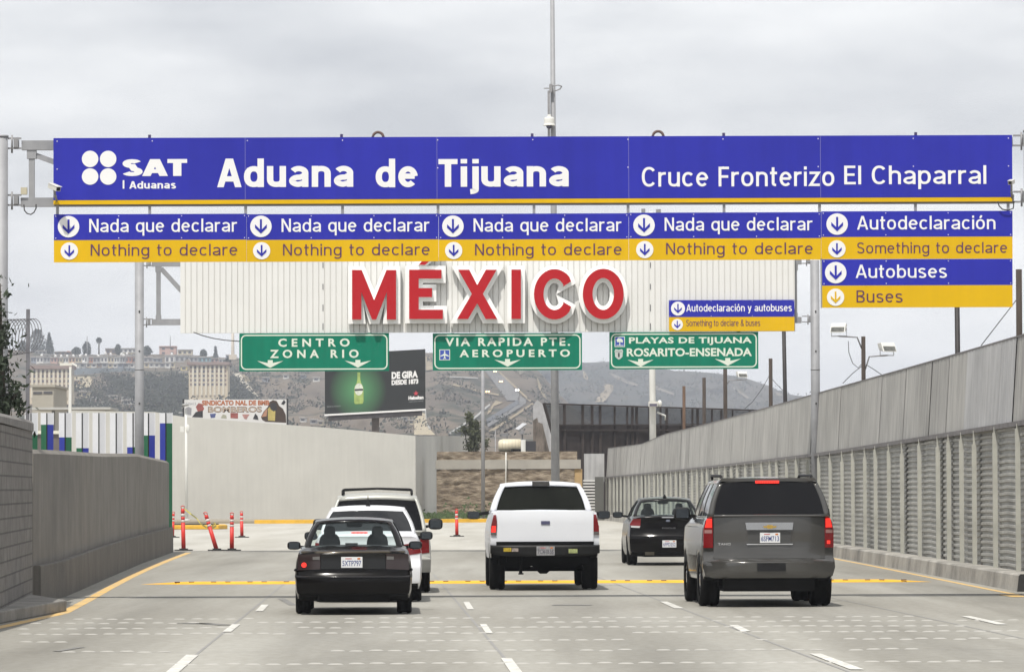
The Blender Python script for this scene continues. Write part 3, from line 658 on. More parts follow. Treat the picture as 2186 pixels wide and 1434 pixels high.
def clamp(side, pxa, pxb, pyc, D, par):                         # bracket that bolts a beam end to a pole
    a, b = at(pxa, pyc, D), at(pxb, pyc, D); m = MB(); h = 0.085
    m.box(min(a.x, b.x), max(a.x, b.x), D+0.03, D+0.05, a.z+h-0.02, a.z+h+0.01).box(min(a.x, b.x), max(a.x, b.x), D+0.03, D+0.05, a.z-h-0.01, a.z-h+0.02)
    xm = (a.x+b.x)/2
    m.cyl((xm, D+0.04, a.z-h-0.07), (xm, D+0.04, a.z+h+0.05), 0.016, 8).box(xm+0.03, xm+0.1, D+0.0, D+0.2, a.z-h+0.02, a.z+h-0.02)
    return under(m.build('clamp', M_GALVD), par)
clamp(-1, 5, 45, 306, D1, G1); clamp(-1, 5, 45, 427, D1, G1); clamp(1, 2163, 2199, 300, D1, G1); clamp(1, 2164, 2199, 420, D1, G1)
cb = [at(x, y, D1-0.05) for x, y in ((51, 437), (52, 449), (58, 456), (66, 458), (73, 453), (77, 445), (77, 436))]
under(MB().tube(cb, 0.011, 6).build('cable', M_DARK), G1)
cb = [at(x, y, D1-0.05) for x, y in ((2130, 430), (2133, 440), (2140, 447), (2152, 449), (2163, 445), (2165, 430))]
under(MB().tube(cb, 0.011, 6).build('cable', M_DARK), G1)
x0, z0, x1, z1 = rect(44, 400, 57, 415, D1); under(MB().box(x0, x1, D1+0.02, D1+0.12, z0, z1).build('junction_box', mat('cream_box', (0.5, 0.46, 0.34), 0.5)), G1)
for px in (122, 319, 524, 731, 935, 1140, 1341, 1546, 1750, 1955, 2153):
    r = rect(px-3, 432, px+3, 462, D1); under(MB().box(r[0], r[2], D1+0.04, D1+0.075, at(px, 462, D1).z, at(px, 433, D1).z).build('hanger', M_GALV), G1)

# big customs board
T = thing('customs_sign', 'long blue board across the gantry top reading Aduana de Tijuana over a yellow stripe', 'sign', (0, D1, 6))
B = rect(114, 291.8, 2161, 424, D1); YB = rect(114, 424.5, 2161, 433.5, D1)
pan = under(MB().box(B[0], B[2], D1, D1+0.05, B[1], B[3]).build('panel', M_BLUE), T)
under(MB().box(YB[0], YB[2], D1-0.006, D1+0.05, YB[1], YB[3]-0.001).build('stripe', M_YEL), T)
sm_ = MB()
for i in range(1, 5):
    x = B[0]+(B[2]-B[0])*i/5; sm_.box(x-0.004, x+0.004, D1-0.002, D1, B[1], B[3])
under(sm_.build('panel_seams', mat('seam_blue', (0.16, 0.16, 0.42), 0.5)), T)
sc_ = MB()
for i in range(11):
    for z in (B[3]-0.05, (B[1]+B[3])/2, ):
        x = B[0]+0.06+(B[2]-B[0]-0.12)*i/10; sc_.box(x-0.008, x+0.008, D1-0.004, D1, z-0.008, z+0.008)
under(sc_.build('screws', M_SCREW), T)
for i, px in enumerate((319, 729, 1136, 1545, 1955)):
    q = at(px, 290, D1); under(MB().box(q.x-0.022, q.x+0.022, D1+0.0, D1+0.06, B[3], B[3]+0.05).build('top_peg', mat('peg_dark', (0.05, 0.04, 0.12), 0.5)), T)
for px in (807, 1405):
    q = at(px, 291, D1); n_ = 14
    o = MB().tube([(q.x+0.085*math.cos(math.pi*i/n_), D1+0.03, B[3]+0.085*math.sin(math.pi*i/n_)-0.005) for i in range(n_+1)], 0.022, 8).build('lifting_eye', mat('rusty_iron', (0.14, 0.09, 0.08), 0.8, var=0.4, scale=20)); under(o, T)
dt = D1-0.004
addsign(T, 'Aduana', (463.5, 338.5, 754, 399.5), dt, M_SWHITE, .215, .08); addsign(T, 'de', (801.9, 339, 891.7, 400), dt, M_SWHITE, .215, .08); addsign(T, 'Tijuana', (936, 339.5, 1214, 414.5), dt, M_SWHITE, .215, .08)
addsign(T, 'Cruce Fronterizo', (1370.2, 356, 1781, 398), dt, M_SWHITE, .15, .11); addsign(T, 'El Chaparral', (1802.2, 353.5, 2105.5, 404), dt, M_SWHITE, .15, .11)
addsign(T, 'SAT', (261.6, 340, 399.4, 376), dt, M_SWHITE, .27, -.02); addsign(T, 'Aduanas', (276, 387, 375.8, 403), dt, M_SWHITE, .21, .08)
em = MB()
for px, py in ((192.4, 339.6), (230.9, 339.6), (192.4, 377.1), (230.9, 377.1)):
    q = at(px, py, D1); em.disc(q.x, q.z, 17.6/s1, D1-0.006, D1-0.001, 32)
r = rect(262, 385, 265.5, 403, D1); em.box(r[0], r[2], D1-0.006, D1-0.001, r[1], r[3])
under(em.build('emblem', M_SWHITE), T)

def lane_sign(name, label, x0, x1, ys, texts, discs, par_d=D1, group=None, yarr=False, bold=0.012):
    T = thing(name, label, 'sign', (at((x0+x1)/2, ys[1], par_d).x, par_d, at((x0+x1)/2, ys[1], par_d).z), 0, group)
    a = rect(x0, ys[0], x1, ys[1], par_d); b = rect(x0, ys[1]+0.3, x1, ys[2], par_d)
    under(MB().box(a[0], a[2], par_d, par_d+0.04, a[1], a[3]).build('blue_panel', M_BLUE), T)
    under(MB().box(b[0], b[2], par_d, par_d+0.04, b[1], b[3]).build('yellow_panel', M_YEL), T)
    sc = MB()
    for z in (a[3]-0.03, a[1]+0.03):
        for i in range(4): x = a[0]+0.03+(a[2]-a[0]-0.06)*i/3; sc.box(x-0.007, x+0.007, par_d-0.003, par_d, z-0.007, z+0.007)
    under(sc.build('screws', M_SCREW), T)
    addsign(T, texts[0][0], texts[0][1], par_d-0.004, M_SWHITE, .145 if par_d == D1 else .16, .11 if par_d == D1 else .08); addsign(T, texts[1][0], texts[1][1], par_d-0.004, M_INK, .118 if par_d == D1 else .13, .15 if par_d == D1 else .07)
    arrowdisc(T, *discs[0], par_d, M_SWHITE, M_BLUE); arrowdisc(T, *discs[1], par_d, M_SWHITE, M_YEL if yarr else M_BLUE)
    return T
GR = 'lane signs hanging under the customs board'
for k, (x0, x1, ys, dx, dy) in enumerate(((115, 526, (457, 512, 559.4), 0, 0), (526.6, 936, (456.8, 511.4, 558.3), 410.6, -.6), (936.6, 1342, (456, 510.6, 556.4), 820.5, -1), (1342.6, 1753, (453.6, 508.8, 554.8), 1228.4, -3.0))):
    tm = [-.6, -.2, 0.2, 0][k]
    lane_sign('lane_sign', ['blue and yellow Nada que declarar sign at the far left end of the row', 'blue and yellow Nada que declarar sign, second from the left, below the word Aduana', 'blue and yellow Nada que declarar sign, third from the left, below the word Tijuana', 'blue and yellow Nada que declarar sign next to the Autodeclaración sign'][k], x0, x1, ys,
              [('Nada que declarar', (190.3+dx, 467+dy, 506+dx, 503+dy)), ('Nothing to declare', (193.5+dx, 521+dy, 506.7+dx, 552.6+dy))],
              [(146.4+dx, 484+dy, 23), (148+dx, 536+dy, 18.5)], group=GR)
lane_sign('lane_sign', 'blue and yellow Autodeclaración sign, Something to declare, at the right end', 1753.6, 2161.5, (450.7, 505.3, 552.6),
          [('Autodeclaración', (1829.5, 459.5, 2125, 489.8)), ('Something to declare', (1830, 517, 2150, 547))], [(1787, 478.5, 23), (1786.6, 531.5, 18.5)], group=GR)
lane_sign('lane_sign', 'blue and yellow Autobuses sign with a yellow arrow, lowest on the right', 1755, 2161.5, (553.2, 608.8, 656),
          [('Autobuses', (1826.6, 564.7, 2021.4, 593.5)), ('Buses', (1828.5, 619.6, 1926.6, 645.4))], [(1784, 582, 23), (1783.7, 634.6, 18.5)], group=GR, yarr=True)
r = rect(1752, 552, 1755, 657, D1); under(MB().box(r[0], r[2], D1-0.0, D1+0.05, r[1], r[3]).build('edge_bar', M_GALV), G1)

# security cameras on the gantry
M_CAM = mat('camera_housing', (0.62, 0.61, 0.56), 0.45, var=0.1, scale=5); M_LENS = mat('camera_glass', (0.02, 0.02, 0.03), 0.1)
def cctv(label, px, py, D, sz, yaw, pitch, stem, group='security cameras'):
    q = at(px, py, D); t = thing('security_camera', label, 'camera', (q.x, D, q.z), 0, group)
    M = Euler((pitch, 0, yaw)).to_matrix().to_4x4()
    b = MB().box(-0.42*sz, 0.42*sz, -1.2*sz, 1.2*sz, -0.36*sz, 0.36*sz, 0, M).box(-0.5*sz, 0.5*sz, -1.45*sz, 1.1*sz, 0.365*sz, 0.43*sz, 0, M).build('housing', M_CAM, t); bevelled(b, 0.02*sz/0.1)
    MB().box(-0.3*sz, 0.3*sz, -1.26*sz, -1.21*sz, -0.25*sz, 0.25*sz, 0, M).build('lens', M_LENS, t)
    v = Vector(stem); MB().tube([(0, 0, -0.3*sz), (v.x*0.3, v.y*0.3, -0.3*sz+v.z*0.55), v], 0.2*sz, 8).ball((v.x*.3, v.y*.3, -0.3*sz+v.z*0.55), 0.3*sz, 6).build('bracket', M_GALVD, t)
    return t
cctv('white security camera on the left end of the front gantry', 116, 400, D1-0.25, 0.105, R(38), R(16), (0.02, 0.2, -0.2))
cctv('white security camera on the right end of the front gantry', 2159, 389, D1-0.25, 0.085, R(-18), R(10), (0.03, 0.2, -0.24))

# ------------------------------------------------------------------ the second gantry: ribbed board with the country name
G2 = thing('country_gantry', 'second steel gantry whose white ribbed board carries the red country name', 'gantry', (0, D2, 0))
for px in (297.5, 1740):
    q = at(px, 700, D2)
    under(MB().cyl((q.x, D2, 0), (q.x, D2, at(px, 556, D2).z), 0.128, 18).cyl((q.x, D2, at(px, 790, D2).z), (q.x, D2, at(px, 790, D2).z+0.05), 0.133, 18).build('pole', M_GALV), G2)
    under(MB().box(q.x-0.01, q.x+0.03, D2-0.14, D2-0.12, at(px, 751, D2).z, at(px, 748, D2).z).box(q.x-0.01, q.x+0.03, D2-0.14, D2-0.12, at(px, 667, D2).z, at(px, 663, D2).z).box(q.x-0.01, q.x+0.03, D2-0.14, D2-0.12, at(px, 863, D2).z, at(px, 859, D2).z).build('bolt_plate', M_DARK), G2)
a = rect(323, 679, 1712, 692, D2); b = rect(323, 556, 1712, 566, D2)
under(MB().box(a[0], a[2], D2+0.16, D2+0.30, a[1]+0.01, a[3]+0.01).build('beam', M_GALV), G2); under(MB().box(b[0], b[2], D2+0.16, D2+0.30, b[1], b[3]).build('beam', M_GALV), G2)
for px in (337, 1698):
    q = at(px, 600, D2); under(MB().box(q.x-0.06, q.x+0.06, D2+0.17, D2+0.29, a[3]-0.0, b[1]).box(q.x-0.085, q.x+0.085, D2+0.165, D2+0.295, b[1]-0.16, b[1]).box(q.x-0.075, q.x+0.075, D2+0.165, D2+0.295, a[3], a[3]+0.13).build('strut', M_GALV), G2)
under(MB().bar((at(343, 573, D2).x, D2+0.22, at(343, 573, D2).z), (at(395, 630, D2).x, D2+0.22, at(395, 630, D2).z), 0.08, 0.13).build('brace', M_GALV), G2)
clamp(-1, 299, 326, 687, D2, G2); clamp(-1, 299, 328, 561, D2, G2); clamp(1, 1712, 1738, 681, D2, G2); clamp(1, 1706, 1738, 556, D2, G2)
P = rect(385, 540, 1697, 709, D2)
bd = MB(); n = 106; pw = (P[2]-P[0])/n; pts = []
for i in range(n):
    x = P[0]+i*pw; pts += [(x, D2+0.0), (x+pw-0.034, D2+0.0), (x+pw-0.022, D2+0.035), (x+pw-0.010, D2+0.035)]
pts += [(P[2], D2+0.0)]
bd.add([(x, y, z) for x, y in pts for z in (P[1], P[3])], [(2*i, 2*i+2, 2*i+3, 2*i+1) for i in range(len(pts)-1)])
bd.box(P[0], P[2], D2+0.04, D2+0.12, P[1], P[3])
board = under(bd.build('ribbed_board', mat('board_white', (0.72, 0.72, 0.70), 0.6, var=0.04, scale=0.7), fix=False), G2)
sl_ = MB()
for px in (689.5, 1388.5):
    for y0, y1 in ((560, 572), (606, 618), (650, 664), (690, 704)):
        r = rect(px-0.8, y0, px+0.8, y1, D2); sl_.box(r[0], r[2], D2-0.012, D2-0.002, r[1], r[3])
under(sl_.build('seam_clips', mat('clip_dark', (0.1, 0.1, 0.11), 0.6)), G2)

# letters: red fronts standing on wider white backs
def offset_poly(poly, o):
    n = len(poly); ar = sum(poly[i][0]*poly[(i+1) % n][1]-poly[(i+1) % n][0]*poly[i][1] for i in range(n)); sg = 1 if ar > 0 else -1; out = []
    for i in range(n):
        p0, p1, p2 = Vector(poly[i-1]), Vector(poly[i]), Vector(poly[(i+1) % n])
        d1, d2 = (p1-p0).normalized(), (p2-p1).normalized(); n1, n2 = Vector((d1.y, -d1.x))*sg, Vector((d2.y, -d2.x))*sg
        b = (n1+n2); b = b.normalized() if b.length > 1e-6 else n1; k = o/max(0.42, b.dot(n1)); out.append(tuple(p1+b*k))
    return out
def px_poly(poly): return [((lambda v: (v.x, v.z))(at(x, y+0.0033*0, D2))) for x, y in poly]
def arc(cx, cy, rx, ry, a0, a1, n): return [(cx+rx*math.cos(a0+(a1-a0)*i/n), cy-ry*math.sin(a0+(a1-a0)*i/n)) for i in range(n+1)]
LET = {}
LET['M'] = [(752.6, 683), (752.6, 577.6), (773, 577.6), (799.5, 642), (826, 577.6), (846.4, 577.6), (846.4, 683), (826.5, 683), (826.5, 625), (804, 683), (795, 683), (772.5, 625), (772.5, 683)]
LET['É'] = [(874, 682), (874, 577), (943, 577), (943, 596), (894.5, 596), (894.5, 616.3), (923, 616.3), (923, 635.5), (894.5, 635.5), (894.5, 662), (946, 662), (946, 682)]
LET['X'] = [(978.5, 577), (1002, 577), (1019, 609.5), (1037.5, 577), (1060.5, 577), (1031, 628.5), (1061.5, 682), (1037, 682), (1019, 648.5), (999.5, 682), (976, 682), (1007.5, 628.5)]
LET['I'] = [(1091.7, 681.8), (1091.7, 576.6), (1112, 576.6), (1112, 681.8)]
n_ = 26; a0, a1 = R(37), R(323)
LET['C'] = arc(1183.5, 629.3, 44, 53.6, a0, a1, n_)+[(1218.5, 652.5), (1200.8, 645)]+arc(1183.5, 629.3, 24, 33.5, a1-R(5), a0+R(5), n_)+[(1200.8, 612.5), (1218.5, 603.5)]
LET['C'] = [(1218.8, 602)]+arc(1183.5, 629.3, 43.8, 53.6, R(44), R(316), n_)+[(1218.8, 655.5), (1201, 645)]+arc(1183.5, 629.3, 23.5, 33.5, R(325), R(35), n_)+[(1201, 613.5)]
DP = 0.24                                                       # how far the white backs stand off the board
def letter(ch, poly, label):
    w = px_poly(poly); wo = offset_poly(w, 8.8/s2)
    base = thing('letter', label, 'letter', (sum(p[0] for p in w)/len(w), D2, w[0][1]), 0, 'letters of the country name')
    return w, wo, base
def letter_part(root, w, wo, name='letter'):
    bk = under(MB().prism(wo, D2-DP, D2-0.06).build(name, mat('letter_white', (0.84, 0.84, 0.83), 0.5, var=0.03, scale=2)), root)
    rd = MB().prism(w, D2-DP-0.17, D2-DP-0.002, 0, 1).build('red_front', [mat('letter_red', (0.43, 0.010, 0.017), 0.5, spec=.25, var=0.04, scale=2), MATS["letter_white"]]); rd.parent = bk
    return bk
for ch in 'MÉXIC':
    w = px_poly(LET[ch]); wo = offset_poly(w, 8.8/s2); bk = letter_part(G2, w, wo)
    if ch == 'É':
        ac = px_poly([(894, 567), (908.5, 567), (931, 546), (913, 546)]); aw = offset_poly(ac, 8/s2)
        aw = [(x, max(z, wo[1][1]+0.004)) for x, z in aw]
        letter_part(G2, ac, aw, 'accent')
ow, iw = arc(1287.2, 628.7, 43.6, 53.7, 0, 2*math.pi, 48)[:-1], arc(1287.2, 628.7, 22.8, 33.8, 0, 2*math.pi, 48)[:-1]
oo, oi = arc(1287.2, 628.7, 52.4, 62.5, 0, 2*math.pi, 48)[:-1], arc(1287.2, 628.7, 14.2, 25, 0, 2*math.pi, 48)[:-1]
bk = under(MB().ringprism(px_poly(oo), px_poly(oi), D2-DP, D2-0.06).build('letter', MATS['letter_white']), G2)
rd = MB().ringprism(px_poly(ow), px_poly(iw), D2-DP-0.17, D2-DP-0.002, 0, 1).build('red_front', [MATS['letter_red'], MATS['letter_white']]); rd.parent = bk

# green guide signs below the board
M_GREEN = mat('sign_green', (0.0, 0.185, 0.110), 0.5, spec=.25, var=0.16, scale=0.5, streak=.12); M_REFL = mat('sign_cream', (0.66, 0.72, 0.62), 0.5, var=0.04)
def rrect(x0, z0, x1, z1, r, n=5):
    out = []
    for cx, cz, a in ((x1-r, z1-r, 0), (x0+r, z1-r, 90), (x0+r, z0+r, 180), (x1-r, z0+r, 270)):
        out += [(cx+r*math.cos(R(a+90*i/n)), cz+r*math.sin(R(a+90*i/n))) for i in range(n+1)]
    return out
def guide_sign(label, x0, y0, x1, y1, texts, arrows, extra=None):
    d = D2-0.08; r = rect(x0, y0, x1, y1, d)
    T = thing('guide_sign', label, 'sign', ((r[0]+r[2])/2, D2, r[1]), 0, 'green guide signs')
    under(MB().box(r[0], r[2], d, d+0.05, r[1], r[3]).build('panel', M_GREEN), T)
    m = 0.04; bd = MB().ringprism(rrect(r[0]+m, r[1]+m, r[2]-m, r[3]-m, 0.15), rrect(r[0]+m+0.035, r[1]+m+0.035, r[2]-m-0.035, r[3]-m-0.035, 0.115), d-0.005, d-0.0005)
    under(bd.build('border', M_REFL), T)
    for body, box, sp in texts: addtext(T, body, box, d-0.004, M_REFL, 0.03, sp)
    for cx, cy in arrows:
        c = at(cx, cy, d); k = 1/s2
        po = [(-28, 7), (-5.3, 2.5), (-5.3, 8.5), (5.3, 8.5), (5.3, 2.5), (28, 7), (0, -8)]
        under(MB().prism([(c.x+x*k, c.z+z*k) for x, z in po], d-0.005, d-0.0005).build('arrow', M_REFL), T)
    under(MB().box(r[0]+0.5, r[0]+0.6, d+0.05, D2+0.2, r[3]-0.05, r[3]+0.01).box(r[2]-0.6, r[2]-0.5, d+0.05, D2+0.2, r[3]-0.05, r[3]+0.01).build('bracket', M_GALVD), T)
    return T, d
guide_sign('green guide sign reading Centro Zona Rio with two white arrows', 511, 711, 830.5, 792, [('CENTRO', (594, 722.3, 746.5, 740), 1.7), ('ZONA RIO', (576.3, 746, 765.6, 764), 1.7)], [(577, 777), (764, 776.5)])
T, d = guide_sign('green guide sign reading Via Rapida Pte. Aeropuerto with a plane symbol', 924, 711, 1242.5, 790, [('VIA RAPIDA PTE.', (950.6, 720.7, 1217, 738.5), 1.35), ('AEROPUERTO', (981, 745.8, 1216.8, 762), 1.55)], [(1083.5, 774.5)])
ic = MB(); r = rect(938, 745.7, 960.7, 768.7, d); ic.box(r[0], r[2], d-0.006, d-0.001, r[1], r[3], 1); q = 0.02; ic.box(r[0]+q, r[2]-q, d-0.009, d-0.0065, r[1]+q, r[3]-q, 0)
c = at(949.3, 757.2, d); k = 1/s2
pl = [(0, 9), (1.3, 7.5), (1.3, 2.5), (9, -2), (9, -4), (1.3, -1.5), (1, -6), (3.2, -7.7), (3.2, -9), (0, -8)]; pl = pl+[(-x, z) for x, z in pl[::-1][1:-1]]
ic.prism([(c.x+x*k, c.z+z*k) for x, z in pl], d-0.012, d-0.0095, 1); under(ic.build('plane_symbol', [mat('symbol_blue', (0.04, 0.08, 0.38), 0.5), M_REFL]), T)
T, d = guide_sign('green guide sign reading Playas de Tijuana Rosarito-Ensenada', 1301, 708.5, 1618.8, 787.5, [('PLAYAS DE TIJUANA', (1342.7, 719.3, 1605, 736.7), 1.08), ('ROSARITO-ENSENADA', (1338, 742.7, 1605, 760.5), 1.02)], [(1367.6, 774.5), (1553.6, 772.5)])
ic = MB(); r = rect(1312, 718, 1334, 740.6, d); ic.box(r[0], r[2], d-0.006, d-0.001, r[1], r[3], 1); ic.box(r[0]+q, r[2]-q, d-0.009, d-0.0065, r[1]+q, r[3]-q, 0)
c = at(1323, 729.5, d)
ic.prism([(c.x+x*k, c.z+z*k) for x, z in [(-1, -8), (1, -8), (0.8, 0), (6, -2), (7, 3), (3, 7), (-3, 8), (-7, 4), (-5, -1), (-0.8, 0)]], d-0.012, d-0.0095, 1)
ic.prism([(c.x+x*k, c.z+z*k) for x, z in [(-7, -8.5), (8, -8.5), (8, -7), (-7, -7)]], d-0.0118, d-0.0092, 1)
c = at(1321, 756, d)
sh = [(-9, 7), (-7, 11), (0, 9.5), (7, 11), (9, 7), (8, 0), (8, -5), (4, -9), (0, -11.5), (-4, -9), (-8, -5), (-8, 0)]
ic.prism([(c.x+x*k, c.z+z*k) for x, z in sh], d-0.006, d-0.001, 2); text_into(ic, '1', (c.x-1.8*k, c.z-6*k, c.x+1.8*k, c.z+3*k), d-0.01, 3, 0.03); ic.box(c.x-7*k, c.x+7*k, d-0.009, d-0.0065, c.z+5.5*k, c.z+6.3*k, 3)
under(ic.build('route_symbols', [MATS['symbol_blue'], M_REFL, mat('shield_grey', (0.5, 0.55, 0.52), 0.5), mat('shield_ink', (0.05, 0.06, 0.06), 0.5)]), T)
lane_sign('small_lane_sign', 'small blue and yellow sign reading Autodeclaración y autobuses on the ribbed board', 1428, 1696, (640.3, 676.2, 706.7),
          [('Autodeclaración y autobuses', (1465, 648.5, 1690.5, 669)), ('Something to declare & buses', (1465, 682.3, 1623, 699.8), 0.012)], [(1447.3, 658.6, 15), (1445.8, 692.6, 12)], par_d=D2-0.14)
w = [at(x, y, D2-0.05) for x, y in ((413, 709), (432, 716), (455, 722), (480, 726), (512, 728.5))]
tag(MB().tube(w, 0.014, 5).build('hanging_cable', M_DARK), 'thin black cable sagging from the ribbed board to the left green sign', 'cable')
# ------------------------------------------------------------------ vehicles
def tab(t, x): return lerp_tab(t, x)
M_TYRE = mat('tyre_rubber', (0.012, 0.012, 0.012), 0.9, var=0.3, scale=8, spec=.15); M_RIM = mat('rim_alloy', (0.45, 0.45, 0.46), 0.35, 0.7, var=0.1)
M_RIMD = mat('rim_dark', (0.08, 0.08, 0.085), 0.5, 0.4); M_BLK = mat('black_plastic', (0.010, 0.010, 0.011), 0.6, var=0.2, scale=10, spec=.25); M_UNDER = mat('underbody', (0.008, 0.008, 0.008), 0.95, var=0, spec=.1)
M_CHROME = mat('chrome', (0.62, 0.62, 0.62), 0.18, 0.9, var=0); M_PLATE = mat('plate_white', (0.68, 0.69, 0.70), 0.45, var=0.05, scale=20); M_PINK = mat('plate_ink', (0.03, 0.05, 0.2), 0.5, var=0)
M_DGLASS = mat('dark_glass', (0.003, 0.003, 0.004), 0.07, var=0, spec=0.22); M_CLEAR = glassmat('clear_glass', (0.5, 0.55, 0.55), (0.90, 0.96, 0.95))
M_RLENS = mat('red_lens', (0.16, 0.006, 0.008), 0.2, var=0, spec=0.6); M_RON = mat('red_lamp_lit', (0.7, 0.02, 0.015), 0.3, var=0, emit=(1.0, 0.035, 0.02), es=0.85)
M_SEAT = mat('seat_dark', (0.022, 0.022, 0.024), 0.8, var=0.2); M_SMOKE = mat('smoked_lens', (0.03, 0.02, 0.02), 0.15, var=0)
def paint(name, col, metal=0.0, rough=0.32, coat=0.6, spec=.3): return mat('paint_'+name, col, rough, metal, var=0.03, scale=1.5, coat=coat*.4, spec=spec)

class Car:
    """hull lofted along y (rear bumper at y=0, nose at y=L) from side-profile tables; rear details are laid onto the hull's own rear surface"""
    def __init__(s, name, label, cat, loc, yaw, sp, scale=1.0):
        s.sp = sp; s.root = thing(name, label, cat, loc, yaw, 'vehicles waiting in the lanes'); s.root.scale = (scale,)*3
        s.hw = sp['hw']; s.L = sp['L']
    def zl(s, y):
        sp = s.sp; z = tab(sp['sill'], y)
        for a in (sp['ra'], sp['fa']):
            ra = sp['R']+0.055; d = abs(y-a)
            if d < ra: z = max(z, sp['R']+math.sqrt(ra*ra-d*d)*0.98)
        return z
    def width(s, y, z): return s.hw*tab(s.sp['plan'], y)*tab(s.sp['wz'], z)
    def yr(s, x, z):                                            # rear surface
        return tab(s.sp['rear'], z)+s.sp['rc']*min(1.2, abs(x)/s.hw)**3.5
    def hull(s, m):
        sp = s.sp; L = s.L; st = [0, .04, .09, .15]+[.15+.075*i for i in range(1, int((L-.3)/.075))]+[L-.12, L-.06, L]
        st = sorted(set(st)); K = 16; rings = []
        for y in st:
            zl, zt, wt = s.zl(y), tab(sp['top'], y), tab(sp['topw'], y)*s.hw
            dip = next((d for a, b, d in sp.get('dips', []) if a <= y <= b), 0)
            r = []; zu = sp['zu']; w0 = s.width(y, zl)
            r += [(0, zu), (w0-0.28, zu), (w0-0.28, max(zu, zl-0.02)), (w0-0.02, zl)]
            for k in range(K+1):
                z = zl+0.015+(zt-0.035-zl-0.015)*k/K; r.append((s.width(y, z)*1.0 if k < K else max(wt, s.width(y, z)*0.99), z))
            r += [(wt-0.0, zt-0.012), (wt-0.035, zt)]
            if dip: r += [(wt-0.07, zt), (wt-0.08, zt-dip), (0, zt-dip)]
            else: r += [(wt-0.09, zt+0.006), (wt*0.5, zt+sp.get('crown', .02)*0.75), (0, zt+sp.get('crown', .02))]
            rings.append([(x, y, z) for x, z in r])
        n = len(rings[0]); fl = sp.get('floor', (0.5, 0.5, 0.5))
        def place(x, y, z):
            t = max(0, 1-y/0.55); yy = y+s.yr(x, z)*t*t*(3-2*t) if t > 0 else y
            u = max(0, 1-(L-y)/0.9)
            if u > 0: yy -= u*u*(0.30*min(1, abs(x)/s.hw)**3+max(0, z-sp.get('nose', .55))*0.9+max(0, .4-z)*0.4)
            return (x, yy, z)
        V = []; Fs = []; MI = []
        for r in rings: V += [place(*p) for p in r]
        for r in rings: V += [place(-p[0], p[1], p[2]) for p in r]
        o = len(rings)*n
        for i in range(len(rings)-1):
            ym = (st[i]+st[i+1])/2; cab = sp['cab'][0] < ym < sp['cab'][1]
            for j in range(n-1):
                mi = 1 if j < 3 else (2 if cab and j >= n-3 else 0)
                if 3 <= j < 3+sp.get('clad', 0): mi = 1
                Fs.append((i*n+j, (i+1)*n+j, (i+1)*n+j+1, i*n+j+1)); MI.append(mi)
                Fs.append((o+i*n+j, o+i*n+j+1, o+(i+1)*n+j+1, o+(i+1)*n+j)); MI.append(mi)
        mb = MB(); mb.add(V, Fs); mb.m = MI; mb.sm = [True]*len(Fs)
        for ri, y in ((rings[0], st[0]), (rings[-1], L)):        # end caps, row by row
            q = 14
            for j in range(n-1):
                a, b = ri[j], ri[j+1]
                va = [place(a[0]*(2*k/q-1), y, a[2]) for k in range(q+1)]; vb = [place(b[0]*(2*k/q-1), y, b[2]) for k in range(q+1)]
                mb.add(va+vb, [(k, k+1, q+1+k+1, q+1+k) for k in range(q)], 1 if j < 3 else 0, True)
        me = mb.mesh('body', [m, M_UNDER, M_SEAT]); s.body = bpy.data.objects.new('body', me); C.objects.link(s.body); s.body.parent = s.root
        sm = s.body.modifiers.new('smooth', 'EDGE_SPLIT'); sm.split_angle = R(42)
        return s
    def rear(s, name, poly, m, off=0.01, th=0.03, parent=None, cuts=3, mirror=False, yf=None):
        """a plate of outline poly (x, z) laid on the rear surface, standing off proud"""
        out = []
        for sg in ((1, -1) if mirror else (1,)):
            bm = bmesh.new(); vs = [bm.verts.new((sg*x, 0, z)) for x, z in poly]; f = bm.faces.new(vs); bm.normal_update()
            bmesh.ops.triangulate(bm, faces=[f]); bmesh.ops.subdivide_edges(bm, edges=bm.edges[:], cuts=cuts, use_grid_fill=True)
            bmesh.ops.triangulate(bm, faces=bm.faces[:]) if False else None
            fs = bm.faces[:]; g = bmesh.ops.extrude_face_region(bm, geom=fs); new = [e for e in g['geom'] if isinstance(e, bmesh.types.BMVert)]
            nv = set(new); fn = yf or s.yr
            for v in bm.verts: v.co.y = fn(v.co.x, v.co.z)-off+(th if v in nv else 0)
            bmesh.ops.recalc_face_normals(bm, faces=bm.faces); me = bpy.data.meshes.new(name); bm.to_mesh(me); bm.free(); me.materials.append(m); me.polygons.foreach_set('use_smooth', [True]*len(me.polygons))
            o = bpy.data.objects.new(name, me); C.objects.link(o); o.parent = parent or s.root; out.append(o); es = o.modifiers.new('smooth', 'EDGE_SPLIT'); es.split_angle = R(40)
        return out if mirror else out[0]
    def cabin(s, m, g, spec):
        """greenhouse: frame of pillars, roof and panes. spec: belt rear/front (w, y, z), roof rear/front (w, y, z), side posts, glass"""
        br, bf, rr, rf = spec['br'], spec['bf'], spec['rr'], spec['rf']; cb = spec.get('crown', .05); bul = spec.get('bulge', .05)
        def belt(t): return Vector((br[0]+(bf[0]-br[0])*t+0.02*math.sin(math.pi*t), br[1]+(bf[1]-br[1])*t, br[2]+(bf[2]-br[2])*t))
        def roof(t): return Vector((rr[0]+(rf[0]-rr[0])*t+0.015*math.sin(math.pi*t), rr[1]+(rf[1]-rr[1])*t, rr[2]+(rf[2]-rr[2])*t+spec.get('arch', .02)*math.sin(math.pi*t)))
        def side(t, v, sg, off=0.0):
            p = belt(t).lerp(roof(t), v); p.x += 0.025*math.sin(math.pi*v)-off
            return Vector((sg*p.x, p.y, p.z))
